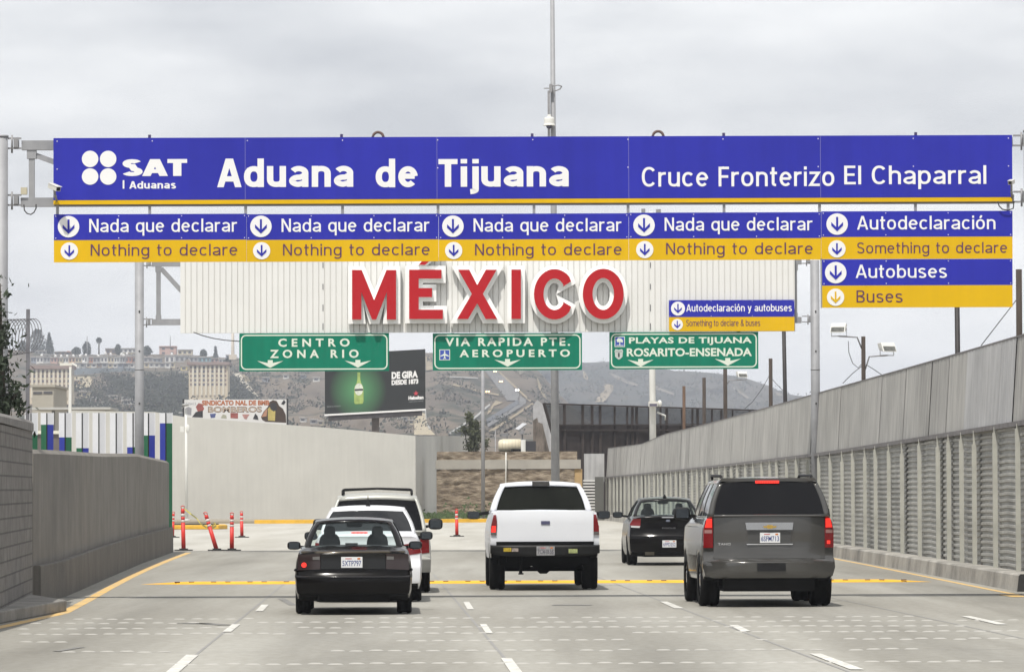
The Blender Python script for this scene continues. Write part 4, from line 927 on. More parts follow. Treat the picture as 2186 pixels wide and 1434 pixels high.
        def end(a, b, u, v, dirn, off=0.0):                     # rear or front screen surface, u in -1..1
            w = a[0]+(b[0]-a[0])*v+0.025*math.sin(math.pi*v); c = (1-u*u)
            return Vector((u*w, a[1]+(b[1]-a[1])*v-dirn*(bul*c-off), a[2]+(b[2]-a[2])*v+cb*c*v*0.75))
        s.endr = lambda x, z: (lambda v: end(br, rr, max(-1, min(1, x/(br[0]+(rr[0]-br[0])*v))), v, 1).y)(max(0, min(1, (z-br[2])/(rr[2]-br[2]))))
        fr = MB(); th = 0.02
        def strip(fn, u0, u1, v0, v1, nu=6, nv=6): fr.grid(lambda a, b: fn(u0+(u1-u0)*a, v0+(v1-v0)*b), nu, nv)
        posts = spec['posts']; v0, v1 = spec.get('v', (.03, .93))
        for sg in (1, -1):
            f_ = lambda t, v: side(t, v, sg)
            strip(f_, 0, 1, 0, v0, 14, 1); strip(f_, 0, 1, v1, 1, 14, 1)
            for a, b in posts: strip(f_, a, b, v0, v1, 2, 8)
        ru, rv0, rv1 = spec['rg']; fu, fv0, fv1 = spec.get('fg', (.93, .05, .95))
        for fn, u_, a0, a1 in ((lambda u, v: end(br, rr, u, v, 1), ru, rv0, rv1), (lambda u, v: end(bf, rf, u, v, -1), fu, fv0, fv1)):
            strip(fn, -1, -u_, 0, 1, 2, 8); strip(fn, u_, 1, 0, 1, 2, 8); strip(fn, -u_, u_, 0, a0, 10, 2); strip(fn, -u_, u_, a1, 1, 10, 2)
        def rooff(a, b):
            u = 2*a-1; p = roof(b); e = end(br, rr, u, 1, 1); f = end(bf, rf, u, 1, -1)
            y = e.y+(f.y-e.y)*b; c = 1-abs(u)**2.4
            return Vector((u*p.x, y, p.z+(cb*0.75*(1-u*u)*(1-math.sin(math.pi*b)) + cb*c*math.sin(math.pi*b))))
        fr.grid(rooff, 16, 16)
        o = fr.build('roof', [m], s.root); sm = o.modifiers.new('solid', 'SOLIDIFY'); sm.thickness = 0.03; sm.offset = -1 if spec.get('flip') else -1
        s.roof = o
        def pane(name, fn, u0, u1, v0_, v1_, mt, nu=8, nv=6):
            p = MB().grid(lambda a, b: fn(u0+(u1-u0)*a, v0_+(v1_-v0_)*b), nu, nv).build(name, mt, s.root); return p
        e_ = 0.004
        s.rglass = pane('rear_window', lambda u, v: end(br, rr, u, v, 1, 0.008), -ru-e_, ru+e_, rv0-e_, rv1+e_, spec.get('gr', g), 12, 8)
        pane('windscreen', lambda u, v: end(bf, rf, u, v, -1, 0.008), -fu-e_, fu+e_, fv0-e_, fv1+e_, spec.get('gf', g), 12, 8)
        for sg in (1, -1):
            for (a, b), (c, d) in zip(posts, posts[1:]):
                pane('side_window', lambda t, v: side(t, v, sg, 0.008), b-e_, c+e_, v0-e_, v1+e_, g)
        s.side = side; s.rooff = rooff
        return s
    def wheels(s, rim=M_RIM):
        sp = s.sp; Rr, tw = sp['R'], sp['tw']; tm = MB(); nn = 28
        pr = [(Rr*0.62, -tw/2+0.01), (Rr*0.93, -tw/2), (Rr*0.985, -tw/2+0.025), (Rr, -tw/2+0.05), (Rr, -0.04), (Rr-0.012, -0.03), (Rr-0.012, 0.03), (Rr, 0.04), (Rr, tw/2-0.05), (Rr*0.985, tw/2-0.025), (Rr*0.93, tw/2), (Rr*0.62, tw/2-0.01)]
        vs = []; k = len(pr)
        for i in range(nn):
            a = 2*math.pi*i/nn; vs += [(x, r*math.cos(a), r*math.sin(a)) for r, x in pr]
        tm.add(vs, [(i*k+j, i*k+j+1, ((i+1) % nn)*k+j+1, ((i+1) % nn)*k+j) for i in range(nn) for j in range(k-1)], 0, True)
        tme = tm.mesh('wheel', M_TYRE)
        rm = MB()
        for sg in (1, -1):
            x = sg*(tw/2-0.03); cc = [(x, Rr*0.64*math.cos(2*math.pi*i/nn), Rr*0.64*math.sin(2*math.pi*i/nn)) for i in range(nn)]
            hub = [(x+sg*0.015, Rr*0.16*math.cos(2*math.pi*i/nn), Rr*0.16*math.sin(2*math.pi*i/nn)) for i in range(nn)]
            mid = [(x-sg*0.035, Rr*(0.56 if (i//3) % 2 else 0.5)*math.cos(2*math.pi*i/nn), Rr*(0.56 if (i//3) % 2 else 0.5)*math.sin(2*math.pi*i/nn)) for i in range(nn)]
            v = cc+mid+hub; rm.add(v, [(i, (i+1) % nn, nn+(i+1) % nn, nn+i) for i in range(nn)]+[(nn+i, nn+(i+1) % nn, 2*nn+(i+1) % nn, 2*nn+i) for i in range(nn)]+[tuple(2*nn+i for i in range(nn))])
        rme = rm.mesh('rim', rim)
        for y in (sp['ra'], sp['fa']):
            for sg in (-1, 1):
                w = bpy.data.objects.new('wheel', tme); C.objects.link(w); w.parent = s.root; w.location = (sg*(s.hw*sp.get('track', .99)-tw/2), y, Rr)
                r_ = bpy.data.objects.new('rim', rme); C.objects.link(r_); r_.parent = w
        ax = MB().cyl((-s.hw+tw, sp['ra'], Rr*0.95), (s.hw-tw, sp['ra'], Rr*0.95), 0.045, 10)
        if sp.get('diff'):
            d = sp['diff']; ax.ball((-.02, sp['ra'], Rr*0.93), (0.16, 0.17, d), 10)
            ax.prism([(-.62, Rr+.08), (-.5, Rr-.03), (-.25, Rr-.02), (-.1, Rr-.14), (.08, Rr-.14), (.22, Rr-.02), (.55, Rr-.04), (.62, Rr+.08)], sp['ra']-0.1, sp['ra']+0.1)
        ax.build('axle', M_UNDER, s.root)
        return s
    def mirrors(s, x, y, z, size, m, arm=True):
        for sg in (-1, 1):
            b = MB().ball((sg*x, y, z), size, 8, 0, 0.6)
            if arm: b.bar((sg*(x-size[0]), y+.02, z-size[2]*0.4), (sg*(x-size[0]-0.14), y+.04, z-size[2]*0.6), 0.06, 0.05)
            o = b.build('wing_mirror', m, s.root)
            MB().grid(lambda a, c: Vector((sg*x+size[0]*0.75*(2*a-1), y-size[1]-0.003, z+size[2]*0.7*(2*c-1))), 2, 2).build('mirror_glass', mat('mirror_glass', (0.07, 0.08, 0.09), 0.12, 0.9, var=0), o)
        return s
    def plate(s, x, z, text, m=M_PLATE, w=.305, h=.155, off=0.02, ink=M_PINK, yf=None):
        fn = yf or s.yr; y = fn(x, z)-off
        p = MB().box(x-w/2, x+w/2, y, y+0.012, z-h/2, z+h/2).build('number_plate', m, s.root); bevelled(p, 0.004)
        mb = MB(); text_into(mb, text, (x-w*.44, z-h*.33, x+w*.44, z+h*.17), y-0.002, 0, 0.01, 1.0, 0, 0.0015)
        mb.box(x-w*.3, x-w*.0, y-0.002, y, z+h*.3, z+h*.38, 1).box(x+w*.26, x+w*.4, y-0.002, y, z+h*.26, z+h*.42, 2)
        mb.build('plate_lettering', [ink, mat('plate_red', (0.45, 0.08, 0.08), 0.5, var=0), mat('plate_tag', (0.5, 0.15, 0.02), 0.5, var=0)], p, fix=False); return p
    def seats(s, y, xs, zb, zt, w=.25, shelf=None):
        for x in xs:
            o = MB().ball((x, y, zt-.12), (w*0.5, .06, .13), 8, 0, .55).ball((x, y+.02, zb-.1), (w*0.95, .09, .32), 8, 0, .5).build('seat', M_SEAT, s.root)
    def text(s, body, x0, z0, x1, z1, m, off=0.012, name='badge', yf=None, bold=0.01):
        mb = MB(); fn = yf or s.yr; text_into(mb, body, (x0, z0, x1, z1), fn((x0+x1)/2, (z0+z1)/2)-off, 0, bold, 1, 0, 0.003); return mb.build(name, m, s.root, fix=False)

def road_pos(px, py): p = gnd(px, py); return p
YAW = 0.0247                                                     # traffic heads slightly left of the view axis

# --- black sedan, nearest on the left
PB = paint('black', (0.0035, 0.003, 0.0028), 0, 0.18, 0.2, .14)
p = gnd(759, 1308.5)
SED = dict(L=4.42, hw=.85, ra=.97, fa=3.43, R=.305, tw=.215, zu=.19, track=.985, rc=.16, nose=.5, crown=.025,
           sill=[(0, .30), (.3, .24), (.6, .2), (3.8, .2), (4.42, .24)],
           plan=[(0, .965), (.25, .985), (.8, 1), (3.3, 1), (4.0, .95), (4.42, .84)], wz=[(.15, .93), (.35, .985), (.55, 1.0), (.62, .985), (.75, .975), (.9, .93), (1.0, .86)],
           top=[(0, .905), (.12, .925), (.55, .96), (1.2, .97), (3.0, .93), (3.3, .9), (3.9, .80), (4.25, .68), (4.42, .6)],
           topw=[(0, .80), (.5, .84), (1.2, .9), (3.0, .9), (3.4, .86), (4.42, .74)], cab=(.72, 3.02),
           rear=[(.15, .10), (.25, .05), (.33, .015), (.46, 0), (.55, .005), (.585, .06), (.66, .075), (.84, .10), (.87, .085), (.90, .10), (.95, .2), (1.5, .5)])
def shifted(ox, oy): return (p.x+ox, p.y-.97+oy, 0)
c = Car('sedan', 'black sedan with its left tail lamp lit, nearest car on the left', 'car', (p.x, p.y-.97, 0), YAW, SED); c.hull(PB)
c.cabin(PB, M_CLEAR, dict(br=(.70, .62, .945), bf=(.74, 3.06, .93), rr=(.535, 1.22, 1.325), rf=(.55, 2.22, 1.335), crown=.04, bulge=.09, posts=[(0, .16), (.44, .48), (.86, .875), (.985, 1)], rg=(.90, .06, .93)))
c.wheels(M_RIMD)
c.rear('tail_lamp', [(-.79, .865), (-.47, .875), (-.47, .655), (-.80, .64)], M_SMOKE, .006, .02, mirror=True)
c.rear('reversing_lamp', [(-.58, .84), (-.48, .84), (-.48, .79), (-.58, .79)], mat('grey_lens', (0.11, 0.105, 0.1), 0.25, var=0), .011, .012, mirror=True)
o = MB().disc(-.705, .715, .036, -.02+c.yr(.7, .715), c.yr(.7, .715)+.01, 18).build('lit_bulb', M_RON, c.root)
c.rear('garnish', [(-.46, .872), (.46, .872), (.46, .66), (-.46, .66)], paint('black_trim', (.006, .006, .006), 0, .3), .004, .012)
c.plate(-.02, .752, '5XTP797', off=.03)
c.rear('bumper_highlight', [(-.815, .565), (.815, .565), (.80, .535), (-.80, .535)], paint('black_gloss', (.010, .009, .009), 0, .12), .012, .03, cuts=4)  # lighter glossy strip made for the highlight line along the bumper
c.rear('boot_lip', [(-.74, .918), (.74, .918), (.75, .885), (-.75, .885)], paint('black_gold_reflection', (.045, .036, .022), 0.3, .15), .008, .03, cuts=4)  # bronze tint puts the lip's gold reflection into its colour
c.seats(1.75, (-.36, .34), .93, 1.25, .17); c.seats(2.95 - .9, (), 1, 1.2)
for x in (-.26, .30): pass
rl = MB()
for i in range(12): rl.box(-.03+i*.0195-.0, -.016+i*.0195, .83, .84, 1.152, 1.183)
rl.build('brake_lamp', M_RON, c.root)
MB().box(-.12, .06, .72, .86, .97, 1.02).build('speaker', M_SEAT, c.root)
MB().ball((.0, 2.2, 1.27), (.12, .02, .035), 8, 0, .6).build('rear_view_mirror', M_BLK, c.root)
MB().tube([(.36+.16*math.cos(a*math.pi/8), 2.35, .98+.12*math.sin(a*math.pi/8)) for a in range(0, 9)], .016, 6).build('steering_wheel', M_BLK, c.root) if False else None
c.mirrors(.90, 2.55, .965, (.10, .07, .062), PB)
for sg in (-1, 1): MB().ball((sg*.84, .45, .64), (.012, .4, .02), 6).build('rub_strip', M_BLK, c.root)

# --- white sedan in front of it
PW = paint('white', (0.74, 0.75, 0.78), 0, 0.3, 0.6)
p = gnd(789, 1282.5)
S2 = dict(SED); S2.update(hw=.87, L=4.55, ra=1.0, fa=3.65, R=.32, rc=.14,
          top=[(0, 1.06), (.12, 1.08), (.5, 1.11), (1.2, 1.10), (3.0, 1.02), (3.3, .98), (3.9, .88), (4.3, .76), (4.55, .66)], topw=[(0, .80), (.5, .84), (1.2, .89), (3.0, .9), (3.4, .86), (4.55, .74)], wz=[(.15, .93), (.35, .985), (.6, 1.0), (.75, .99), (.95, .96), (1.08, .90), (1.2, .86)],
          rear=[(.15, .10), (.25, .05), (.33, .015), (.5, 0), (.6, .01), (.65, .07), (1.0, .10), (1.05, .08), (1.08, .12), (1.5, .5)])
c = Car('sedan', 'white sedan half hidden behind the black sedan with one red tail lamp showing', 'car', (p.x, p.y-1.0, 0), YAW, S2); c.hull(PW)
c.cabin(PW, M_DGLASS, dict(br=(.75, .55, 1.105), bf=(.77, 3.15, 1.03), rr=(.57, 1.30, 1.47), rf=(.58, 2.25, 1.49), crown=.035, bulge=.09, posts=[(0, .14), (.44, .48), (.985, 1)], rg=(.95, .05, .9)))
c.wheels(M_RIM)
c.rear('tail_lamp', [(.58, .92), (.83, .95), (.85, .78), (.6, .74)], M_RLENS, .008, .02, mirror=True)
c.rear('lit_lamp', [(.69, .875), (.76, .88), (.76, .845), (.69, .84)], M_RON, .015, .015, mirror=True)
c.plate(0, .8, '6HKD218'); c.rear('bumper_seam', [(-.8, .66), (.8, .66), (.8, .645), (-.8, .645)], M_BLK, .003, .01)
MB().cyl((0, 1.62, 1.5), (0, 1.36, 1.68), .007, 6).prism([(-.05, 1.5), (.05, 1.5), (.012, 1.585), (-.012, 1.585)], 1.5, 1.72).build('aerial', M_BLK, c.root)
c.mirrors(.95, 2.75, 1.03, (.105, .07, .07), M_BLK)

# --- silver sport utility with roof rack, third in that lane
PS = paint('silver', (0.46, 0.465, 0.43), 0.25, 0.35, 0.5)
p = gnd(809, 1263.5)
SUV = dict(L=4.75, hw=.93, ra=1.0, fa=3.85, R=.37, tw=.245, zu=.3, track=.98, rc=.15, nose=.8, crown=.02, clad=2,
           sill=[(0, .38), (.3, .36), (4.4, .36), (4.75, .4)], plan=[(0, .975), (.3, .99), (.8, 1), (3.9, 1), (4.4, .94), (4.75, .86)],
           wz=[(.3, .95), (.5, 1), (.8, 1.0), (1.0, .97), (1.12, .94), (1.3, .92)],
           top=[(0, 1.06), (.1, 1.06), (3.1, 1.06), (3.5, 1.03), (4.3, .96), (4.6, .88), (4.75, .75)], topw=[(0, .9), (3.2, .9), (4.0, .86), (4.75, .78)], cab=(.12, 3.1),
           rear=[(.3, .03), (.4, 0), (.6, 0), (.63, .1), (.7, .12), (1.06, .125), (1.08, .13), (1.72, .36)])
c = Car('sport_utility', 'silver sport utility vehicle with dark roof rack, foremost in the left lane', 'car', (p.x, p.y-1.0, 0), YAW, SUV); c.hull(PS)
c.cabin(PS, M_DGLASS, dict(br=(.845, .125, 1.05), bf=(.83, 3.2, 1.06), rr=(.68, .40, 1.66), rf=(.66, 2.55, 1.66), crown=.05, bulge=.03, posts=[(0, .03), (.28, .32), (.58, .62), (.97, 1)], rg=(.93, .05, .88)))
c.wheels(M_RIM)
c.rear('tail_lamp', [(.74, 1.0), (.89, 1.0), (.90, .70), (.75, .68)], M_RLENS, .012, .03, mirror=True)
c.rear('bumper', [(-.93, .63), (.93, .63), (.92, .36), (-.92, .36)], mat('bumper_grey', (.16, .16, .15), .45), .02, .06, cuts=4)
c.plate(0, .86, '4RDV306'); c.rear('tailgate_handle', [(-.5, .99), (.5, .99), (.5, .955), (-.5, .955)], M_BLK, .012, .02)
for sg in (-1, 1): MB().tube([(sg*.60, .52, 1.70), (sg*.60, .62, 1.765), (sg*.60, 2.3, 1.775), (sg*.6, 2.4, 1.71)], .02, 8).build('roof_rail', M_BLK, c.root)
MB().tube([(-.60, .66, 1.775), (-.56, .66, 1.79), (0, .66, 1.805), (.56, .66, 1.79), (.60, .66, 1.775)], .02, 8).tube([(-.60, 1.9, 1.775), (0, 1.9, 1.805), (.60, 1.9, 1.775)], .02, 8).build('roof_rack', M_BLK, c.root)
c.mirrors(1.03, 2.95, 1.17, (.13, .08, .10), M_BLK)

# --- white pickup truck in the middle lane
PT = paint('truck_white', (0.70, 0.72, 0.76), 0, 0.35, 0.5)
p = gnd(1163, 1257)
TRK = dict(L=5.4, hw=.975, ra=1.15, fa=4.49, R=.385, tw=.27, zu=.5, track=.985, rc=.05, nose=.9, crown=.03,
           sill=[(0, .80), (.5, .62), (.75, .55), (5.0, .52), (5.4, .6)], plan=[(0, .985), (.4, 1), (4.7, 1), (5.2, .97), (5.4, .93)],
           wz=[(.4, .96), (.6, .985), (.8, 1.0), (1.0, 1.0), (1.25, .965), (1.4, .94), (1.5, .93)],
           top=[(0, 1.385), (2.05, 1.385), (2.3, 1.385), (3.75, 1.37), (3.95, 1.33), (5.0, 1.22), (5.4, 1.12)], topw=[(0, .935), (3.7, .93), (4.4, .91), (5.4, .86)], cab=(2.2, 3.75),
           dips=[(.08, 2.12, .48)], rear=[(.4, .06), (.8, .04), (.84, .03), (1.3, .03), (1.4, .05), (1.5, .06)])
c = Car('pickup_truck', 'white pickup truck with tailgate up, black bumper and towing mirrors in the middle lane', 'truck', (p.x, p.y-1.15, 0), YAW, TRK); c.hull(PT)
c.cabin(PT, M_DGLASS, dict(br=(.925, 2.26, 1.37), bf=(.90, 3.85, 1.36), rr=(.715, 2.42, 1.86), rf=(.70, 3.25, 1.87), crown=.045, bulge=.02, posts=[(0, .14), (.96, 1)], rg=(.88, .05, .90), gr=mat('tint_glass', (0.010, 0.011, 0.008), 0.1, var=0.3, spec=.15)))
c.wheels(M_RIM)
c.rear('tailgate', [(-.838, 1.40), (.855, 1.40), (.855, .865), (-.838, .865)], PT, .035, .06, cuts=4)
c.rear('tailgate_handle', [(-.07, 1.225), (.085, 1.225), (.085, 1.165), (-.07, 1.165)], mat('handle_violet_grey', (.07, .07, .14), .4), .05, .03, cuts=1)
for sg, lit in ((-1, True), (1, False)):
    po = [(sg*.955, .985), (sg*.862, .985), (sg*.848, 1.20), (sg*.86, 1.335), (sg*.905, 1.335), (sg*.955, 1.12)]
    l = c.rear('tail_lamp', po if sg < 0 else po[::-1], M_RLENS, .03, .05)
    c.rear('reverse_lens', [(sg*.952, 1.035), (sg*.862, 1.035), (sg*.862, .99), (sg*.952, .99)], mat('grey_lens', (0.5, 0.5, 0.5)), .034, .03, parent=l, cuts=1)
    if lit: c.rear('lit_lens', [(sg*.948, 1.03), (sg*.868, 1.03), (sg*.868, 1.14), (sg*.935, 1.14)], M_RON, .036, .03, parent=l, cuts=1)
c.rear('tailgate_gap', [(-.86, .86), (.86, .86), (.86, .80), (-.86, .80)], M_BLK, .02, .05)
bmp = MB()
def bfn(u, v):
    x = -.965+1.93*u; e = abs(2*u-1)
    return Vector((x, -.13+.16*e**4, .80-.20*v+.06*(e**6)*v))
bmp.grid(bfn, 20, 4); bmp.grid(lambda u, v: bfn(u, 0)+Vector((0, .25*v, 0)), 20, 1); bmp.grid(lambda u, v: bfn(u, 1)+Vector((0, .25*v, 0)), 20, 1)
b_ = bmp.build('bumper', mat('black_steel', (.010, .010, .010), .5, .0, var=.5, scale=6, spec=.25), c.root)
c.plate(.005, .70, '7C41836', m=mat('plate_dusty', (.30, .30, .31), .5, var=.5, scale=30), yf=lambda x, z: -.13, off=.012, w=.32, h=.16, ink=mat('plate_ink_grey', (.08, .08, .10), .5))
for x0, x1, z0, z1, col, nm in ((-.735, -.60, .69, .755, (.5, .36, .02), 'sticker'), (-.59, -.475, .69, .75, (.32, .27, .25), 'sticker'), (.41, .565, .66, .735, (.34, .38, .16), 'sticker')):
    MB().box(x0, x1, -.137, -.128, z0, z1).build(nm, mat('sticker_%d' % int(100*x1+200), col, .5, var=.6, scale=40), c.root)
MB().box(-.10, .11, -.0, .03, .5, .6).cyl((-.43, .05, .3), (-.43, .05, .6), .03, 8).box(-.47, -.38, 0.02, .10, .285, .31).build('tow_hitch', M_UNDER, c.root)
MB().prism([(-.85, .62), (-.7, .38), (-.45, .36), (-.2, .42), (-.06, .28), (.06, .28), (.2, .40), (.55, .36), (.7, .5), (.85, .62)], 1.05, 1.3).box(-.8, .8, .3, 1.0, .45, .6).build('rear_axle', M_UNDER, c.root)
MB().box(-.155, .155, 2.33, 2.46, 1.845, 1.925).build('brake_lamp_housing', mat('grey_black', (.035, .033, .03), .5), c.root)
for sg in (-1, 1):
    o = MB().ball((sg*1.20, 3.62, 1.31), (.115, .06, .075), 8, 0, .5).bar((sg*1.1, 3.65, 1.33), (sg*.9, 3.65, 1.36), .05, .06).build('wing_mirror', M_BLK, c.root)
    MB().box(sg*1.20-.1, sg*1.20+.1, 3.552, 3.558, 1.25, 1.37).build('mirror_glass', MATS['mirror_glass'], o)

# --- black compact sedan ahead on the right
p = gnd(1423, 1205)
FO = dict(SED); FO.update(hw=.865, L=4.45, ra=.98, fa=3.6, R=.315, rc=.17,
          top=[(0, 1.05), (.12, 1.075), (.5, 1.09), (1.2, 1.08), (3.0, 1.02), (3.3, .98), (3.9, .88), (4.25, .74), (4.45, .64)], topw=[(0, .78), (.5, .82), (1.2, .88), (3.0, .9), (3.4, .86), (4.45, .74)],
          wz=[(.15, .93), (.35, .985), (.6, 1.0), (.75, .99), (.9, .965), (1.05, .90), (1.2, .84)],
          rear=[(.15, .08), (.25, .03), (.45, 0), (.62, 0.0), (.67, .03), (.75, .07), (1.0, .09), (1.04, .06), (1.07, .07), (1.12, .2), (1.5, .5)])
c = Car('sedan', 'black compact sedan by the right fence, ahead of the grey sport utility vehicle', 'car', (p.x, p.y-1.05, 0), YAW*.8, FO, 1.06); c.hull(PB)
c.cabin(PB, M_CLEAR, dict(br=(.72, .55, 1.08), bf=(.76, 3.1, 1.03), rr=(.545, 1.18, 1.425), rf=(.56, 2.2, 1.45), crown=.045, bulge=.1, posts=[(0, .15), (.44, .48), (.985, 1)], rg=(.92, .06, .9)))
c.wheels(M_RIM)
c.rear('tail_lamp', [(.585, 1.03), (.75, 1.025), (.83, .90), (.80, .87), (.6, .86)], M_RLENS, .012, .03, mirror=True)
c.rear('reversing_lamp', [(.60, .865), (.80, .875), (.80, .835), (.62, .825)], mat('pale_lens', (.5, .5, .5), .2, var=0), .013, .02, mirror=True)
c.rear('bumper_top', [(-.80, .672), (.80, .672), (.80, .645), (-.80, .645)], paint('black_gloss', (0.5, 0.5, 0.5)), .02, .05, cuts=4)
c.plate(.03, .475, '6FPD252', off=.015)
c.rear('boot_trim', [(-.13, 1.06), (.13, 1.06), (.13, 1.045), (-.13, 1.045)], M_CHROME, .012, .02, cuts=1)
o = MB().prism([(.005+.05*math.cos(a*.3927), .98+.026*math.sin(a*.3927)) for a in range(16)], c.yr(0, .98)-.02, c.yr(0, .98)).build('emblem', mat('emblem_blue_grey', (.18, .2, .26), .25, .5, var=0), c.root)
c.text('FOCUS', -.12, .805, .17, .835, mat('badge_grey', (.25, .25, .26), .3, .6), bold=0.0)
c.rear('exhaust_shroud', [(-.5, .30), (-.3, .30), (-.3, .23), (-.5, .23)], mat('exhaust_grey', (.1, .09, .07), .5, .4), .01, .03, cuts=1)
c.seats(1.75, (-.36, .34), 1.03, 1.35, .17); MB().ball((.0, 2.15, 1.37), (.12, .02, .035), 8, 0, .6).build('rear_view_mirror', M_BLK, c.root)
MB().prism([(-.045, 1.47), (.045, 1.47), (.01, 1.55), (-.01, 1.55)], 1.25, 1.5).build('aerial', M_BLK, c.root)
c.mirrors(.99, 2.6, 1.10, (.115, .07, .07), M_BLK)

# --- dark grey large sport utility, nearest on the right
PG = paint('grey_metal', (0.072, 0.070, 0.066), 0.5, 0.22, 2.0)
p = gnd(1636, 1292)
TA = dict(L=5.13, hw=1.0, ra=1.08, fa=4.03, R=.40, tw=.30, zu=.24, track=1.0, rc=.19, nose=.9, crown=.02,
          sill=[(0, .46), (.35, .44), (.6, .40), (4.6, .38), (5.13, .42)], plan=[(0, .985), (.3, 1), (4.3, 1), (4.8, .96), (5.13, .88)],
          wz=[(.3, .95), (.5, .985), (.75, 1.0), (.95, 1.0), (1.2, .985), (1.36, .95), (1.5, .92)],
          top=[(0, 1.375), (3.4, 1.34), (3.7, 1.30), (4.6, 1.20), (4.95, 1.1), (5.13, .95)], topw=[(0, .93), (3.5, .92), (4.2, .9), (5.13, .82)], cab=(.12, 3.4),
          rear=[(.3, .08), (.42, .03), (.5, 0), (.70, 0), (.74, .07), (.80, .10), (1.3, .10), (1.38, .11), (1.9, .30)])
c = Car('sport_utility', 'large dark grey sport utility vehicle with red brake lamps lit, nearest on the right', 'car', (p.x, p.y-1.08, 0), YAW*1.3, TA); c.hull(PG)
c.cabin(PG, M_DGLASS, dict(br=(.925, .105, 1.365), bf=(.90, 3.55, 1.33), rr=(.745, .30, 1.885), rf=(.72, 2.9, 1.88), crown=.06, bulge=.03, posts=[(0, .025), (.30, .33), (.60, .63), (.97, 1)], rg=(.905, .055, .955)))
c.wheels(M_CHROME)
c.rear('liftgate', [(-.835, 1.372), (.845, 1.372), (.845, .735), (-.835, .735)], PG, .018, .04, cuts=4)
for sg in (-1, 1):
    q = [(sg*.985, .895), (sg*.845, .895), (sg*.845, 1.355), (sg*.90, 1.362), (sg*.955, 1.30), (sg*.985, 1.16)]
    l = c.rear('tail_lamp', q if sg < 0 else q[::-1], M_RLENS, .03, .08)
    c.rear('lit_lens', [(sg*.962, 1.20), (sg*.86, 1.20), (sg*.86, 1.335), (sg*.93, 1.335)], M_RON, .036, .03, parent=l, cuts=1)
    c.rear('reverse_lens', [(sg*.97, 1.115), (sg*.86, 1.115), (sg*.86, 1.165), (sg*.97, 1.165)], mat('red_grey_lens', (.30, .16, .15), .2, var=0), .035, .03, parent=l, cuts=1)
    if sg > 0: c.rear('lit_reflector', [(.88, 1.00), (.93, 1.00), (.93, .95), (.88, .95)], M_RON, .036, .03, parent=l, cuts=1)
c.rear('licence_recess', [(-.33, 1.15), (.33, 1.15), (.32, .93), (-.32, .93)], paint('grey_shadow', (.075, .075, .075), .4, .35), .022, .02)
ch = c.rear('chrome_bar', [(-.365, 1.275), (.36, 1.275), (.345, 1.165), (-.345, 1.165)], mat('satin_silver', (.42, .43, .45), .22, .85, var=0), .06, .05)
c.rear('trim_strip', [(-.35, .955), (.355, .955), (.345, .94), (-.335, .94)], M_CHROME, .035, .02)
k = 1/584.4
bt_ = [(-60, 6), (-28, 6), (-22, 15), (22, 15), (28, 6), (60, 6), (52, -9), (26, -9), (20, -17), (-20, -17), (-26, -9), (-52, -9)]
MB().prism([(.003+x*k, 1.212+z*k) for x, z in bt_], c.yr(0, 1.2)-.075, c.yr(0, 1.2)-.055).build('emblem', mat('emblem_gold', (.55, .36, .08), .3, .8, var=0), c.root)
c.plate(.008, 1.045, '6SFM713', off=.04)
c.text('TAHOE', -.775, .935, -.54, .97, M_CHROME, off=.024, bold=.02)
c.rear('bumper', [(-.99, .735), (.99, .735), (1.0, .60), (.97, .50), (.86, .44), (-.86, .44), (-.97, .50), (-1.0, .60)], PG, .012, .05, cuts=4)
c.rear('bumper_gap', [(-.845, .755), (.845, .755), (.845, .734), (-.845, .734)], M_BLK, .012, .03)
c.rear('plate_recess', [(-.195, .665), (.233, .665), (.233, .545), (-.195, .545)], M_BLK, .036, .02, cuts=1)
rl = MB()
for i in range(10): rl.box(-.195+i*.036, -.162+i*.036, .225, .26, 1.866, 1.905)
rl.build('brake_lamp', M_RON, c.root)
c.rear('spoiler', [(-.70, 1.945), (.70, 1.945), (.745, 1.895), (-.745, 1.895)], PG, .03, .16, cuts=3, yf=lambda x, z: .28+.04*abs(x)**2)
MB().box(-.06, .08, .1, .13, 1.39, 1.41).build('wiper_stub', mat('badge_grey', (0.5, 0.5, 0.5)), c.root)
for sg in (-1, 1): MB().tube([(sg*.68, .55, 1.92), (sg*.69, .65, 1.975), (sg*.685, 2.5, 1.985), (sg*.67, 2.6, 1.93)], .022, 8).build('roof_rail', M_BLK, c.root)
c.mirrors(1.10, 3.25, 1.40, (.13, .09, .10), M_BLK)
MB().box(-.75, .75, .35, .7, .3, .5).cyl((.55, .2, .42), (.55, .6, .42), .04, 10).build('exhaust', M_UNDER, c.root)
# ------------------------------------------------------------------ poles, posts and lamps
M_PAINTW = mat('pole_white', (0.66, 0.66, 0.63), 0.5, var=0.08, scale=1)
D = 180.0; q0 = at(1186, 1040, D); rb, rt = 0.165, 0.075
ztop = at(1183, -30, D).z+0.8
t = thing('tall_mast', 'tall tapering grey steel mast rising out of the top of the picture behind the signs', 'pole', (q0.x, D, 0))
under(MB().tube([(q0.x, D, 0), (q0.x-.03, D, ztop*.5), (q0.x-.06, D, ztop)], [rb+.01, .125, rt], 16).build('shaft', M_GALV), t)
q = at(1179, 190, D); sD = F/D
cr_ = MB().box(q.x-.12, q.x-.0, D-.3, D-.1, q.z-.14, q.z+.16).box(q.x-.33, q.x-.1, D-.22, D-.18, q.z-.02, q.z+.02)
cr_.tube([(q.x-.03, D-.25, q.z+.08), (q.x+.22, D-.27, q.z+.12), (q.x+.36, D-.15, q.z+.08), (q.x+.30, D+.1, q.z), (q.x+.1, D-.2, q.z-.1)], .024, 8)
under(cr_.build('clamp', M_GALVD), t)
